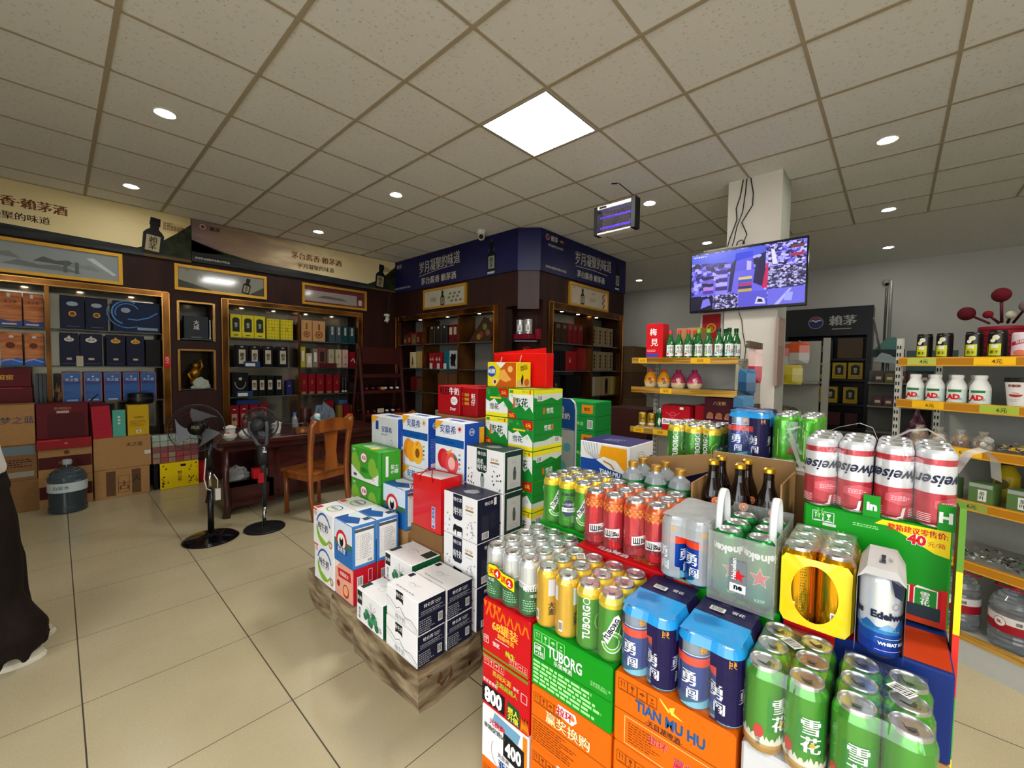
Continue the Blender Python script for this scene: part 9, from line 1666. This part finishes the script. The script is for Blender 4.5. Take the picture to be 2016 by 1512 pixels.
for s_ in (-1, 1):
    b.ball((px+.01, py+.078*s_, 1.535), .022, SK_, 10, sc=(.8, .35, 1.3)); b.ball((px+.088, py+.032*s_, 1.575), .016, SK_, 8, sc=(.5, 1.2, .5))
    b.tube([(px, py+.13*s_, 1.34), (px-.015, py+.20*s_, 1.30), (px-.02, py+.225*s_, 1.05), (px+.03, py+.215*s_, .83), (px+.04, py+.212*s_, .80)], .04, SK_, 10, rs=[.055, .052, .040, .026, .026])
    h0 = Vector((px+.045, py+.21*s_, .79)); b.ball(h0+Vector((.006, 0, -.035)), .042, SK_, 10, sc=(.85, .42, 1.1))
    for k, (o_, l) in enumerate(((.026, .06), (.009, .07), (-.008, .066), (-.024, .05))):
        q0 = h0+Vector((o_+.004, 0, -.07)); b.tube([q0, q0+Vector((.004, -.004*s_, -l*.5)), q0+Vector((.0, -.014*s_, -l))], .0085, SK_, 8)
    q0 = h0+Vector((.032, -.004*s_, -.03)); b.tube([h0+Vector((.015, 0, -.02)), q0, q0+Vector((.014, -.006*s_, -.035))], .0095, SK_, 8)
    fy_ = py+(.10 if s_ > 0 else -.10); b.tube([(px+.0, py+.075*s_, .92), (px+.10, py+.08*s_, .5), (px+.125, fy_, .28), (px+.125, fy_, .09), (px+.12, fy_, .05)], .07, SK_, 12, rs=[.10, .055, .045, .036, .038]); b.ball((px+.14, fy_, .045), .04, SK_, 12, sc=(2.2, .95, .75))
o = b.obj('body', P); remesh(o, .0085, 4)
b = MB()
for s_ in (-1, 1): b.ball((px+.0915, py+.032*s_, 1.557), .011, M('#e8e4dc', .2), 10); b.ball((px+.0995, py+.032*s_, 1.557), .0055, BLACK, 8); b.box(px+.094, py+.018*s_-.01*(s_ < 0)*0, 1.580, px+.099, py+.046*s_, 1.584, HAIR)
b.poly(P3((px+.0985, py+.022, 1.492), (0, -1, 0), (0, 0, 1)), [(0, .003), (.012, .006), (.022, .004), (.032, .006), (.044, .003), (.022, -.005)], M('#8a4a40'), off=.002); b.obj('face', P)
b = MB(); b.ball((px-.012, py, 1.575), .098, HAIR, 20, sc=(1.0, .92, 1.1)); b.ball((px-.045, py, 1.49), .075, HAIR, 16, sc=(.75, 1.1, 1.5)); b.ball((px+.03, py, 1.635), .06, HAIR, 14, sc=(1.0, 1.1, .55)); b.obj('hair', P)
b = MB(); TS2 = M('#c9c6be', .8, noise=.05, name='pale_knit_top')
b.tube([(px, py, .90), (px, py, 1.0), (px, py, 1.15), (px, py, 1.3), (px-.003, py, 1.385)], .15, TS2, 20, rs=[.185, .165, .15, .15, .085])
for s_ in (-1, 1): b.tube([(px, py+.12*s_, 1.33), (px-.015, py+.205*s_, 1.29), (px-.02, py+.235*s_, 1.07), (px+.02, py+.222*s_, .90)], .06, TS2, 14, rs=[.07, .068, .055, .042])
b.box(px+.10, py-.13, .895, px+.167, py-.02, .95, TS2); o = b.obj('top', P); remesh(o, .012, 5)
TR = stretched('dark_brown_trouser_cloth', '#0d0704', '#1d110a', (14, 14, 3), .85, bump=.4)
b = MB()
b.tube([(px, py, .98), (px, py, .90), (px+.01, py, .80)], .17, TR, 20, rs=[.14, .175, .185])
b.tube([(px+.04, py-.07, .84), (px+.08, py-.08, .66), (px+.115, py-.09, .46), (px+.125, py-.09, .33), (px+.14, py-.095, .24), (px+.165, py-.10, .16), (px+.155, py-.10, .085)], .12, TR, 20, rs=[.145, .135, .11, .095, .115, .135, .12])
b.tube([(px+.02, py+.07, .84), (px+.09, py+.085, .62), (px+.13, py+.10, .44), (px+.13, py+.10, .28), (px+.135, py+.11, .15), (px+.125, py+.11, .07)], .11, TR, 18, rs=[.12, .10, .095, .10, .11, .10])
for k in range(9): a = k*.75; b.ball((px+.16+.115*cos(a), py-.10+.10*sin(a), .12+.045*sin(2.3*a)), .03, TR, 8, sc=(.8, .8, 2.0))
o = b.obj('trousers', P); remesh(o, .011, 4)
SHW_ = M('#b9b2a0', .6, noise=.08, name='white_canvas')
for s_, (sx, sy) in enumerate(((-.215, 2.955), (-.185, 3.165))):
    b = MB(); n_ = 24
    def foot(s, z, k=1.0): return [(sx+.14*cos(a)*k+(.012 if cos(a) > 0 else 0), sy+(.048-.012*(cos(a) < 0))*sin(a)*k, z) for a in [2*pi*i/n_ for i in range(n_)]]
    lv = [(0.001, 1.0), (.012, 1.03), (.026, 1.02), (.028, .98), (.05, .93), (.066, .72), (.078, .42), (.082, .1)]; v = []
    for z, k in lv: v += foot(0, z, k)
    for j in range(len(lv)-1): b.add(v[j*n_:(j+2)*n_], [(i, (i+1) % n_, n_+(i+1) % n_, n_+i) for i in range(n_)], M('#cfc9b8', .5) if j < 3 else SHW_, j >= 3)
    b.poly(P3((sx-.02, sy-.03, .083), (1, 0, 0), (0, 1, 0)), [(0, 0), (.06, .01), (.06, .05), (0, .06)], M('#7d7a78', .6), off=.001)
    b.obj('shoe', P)
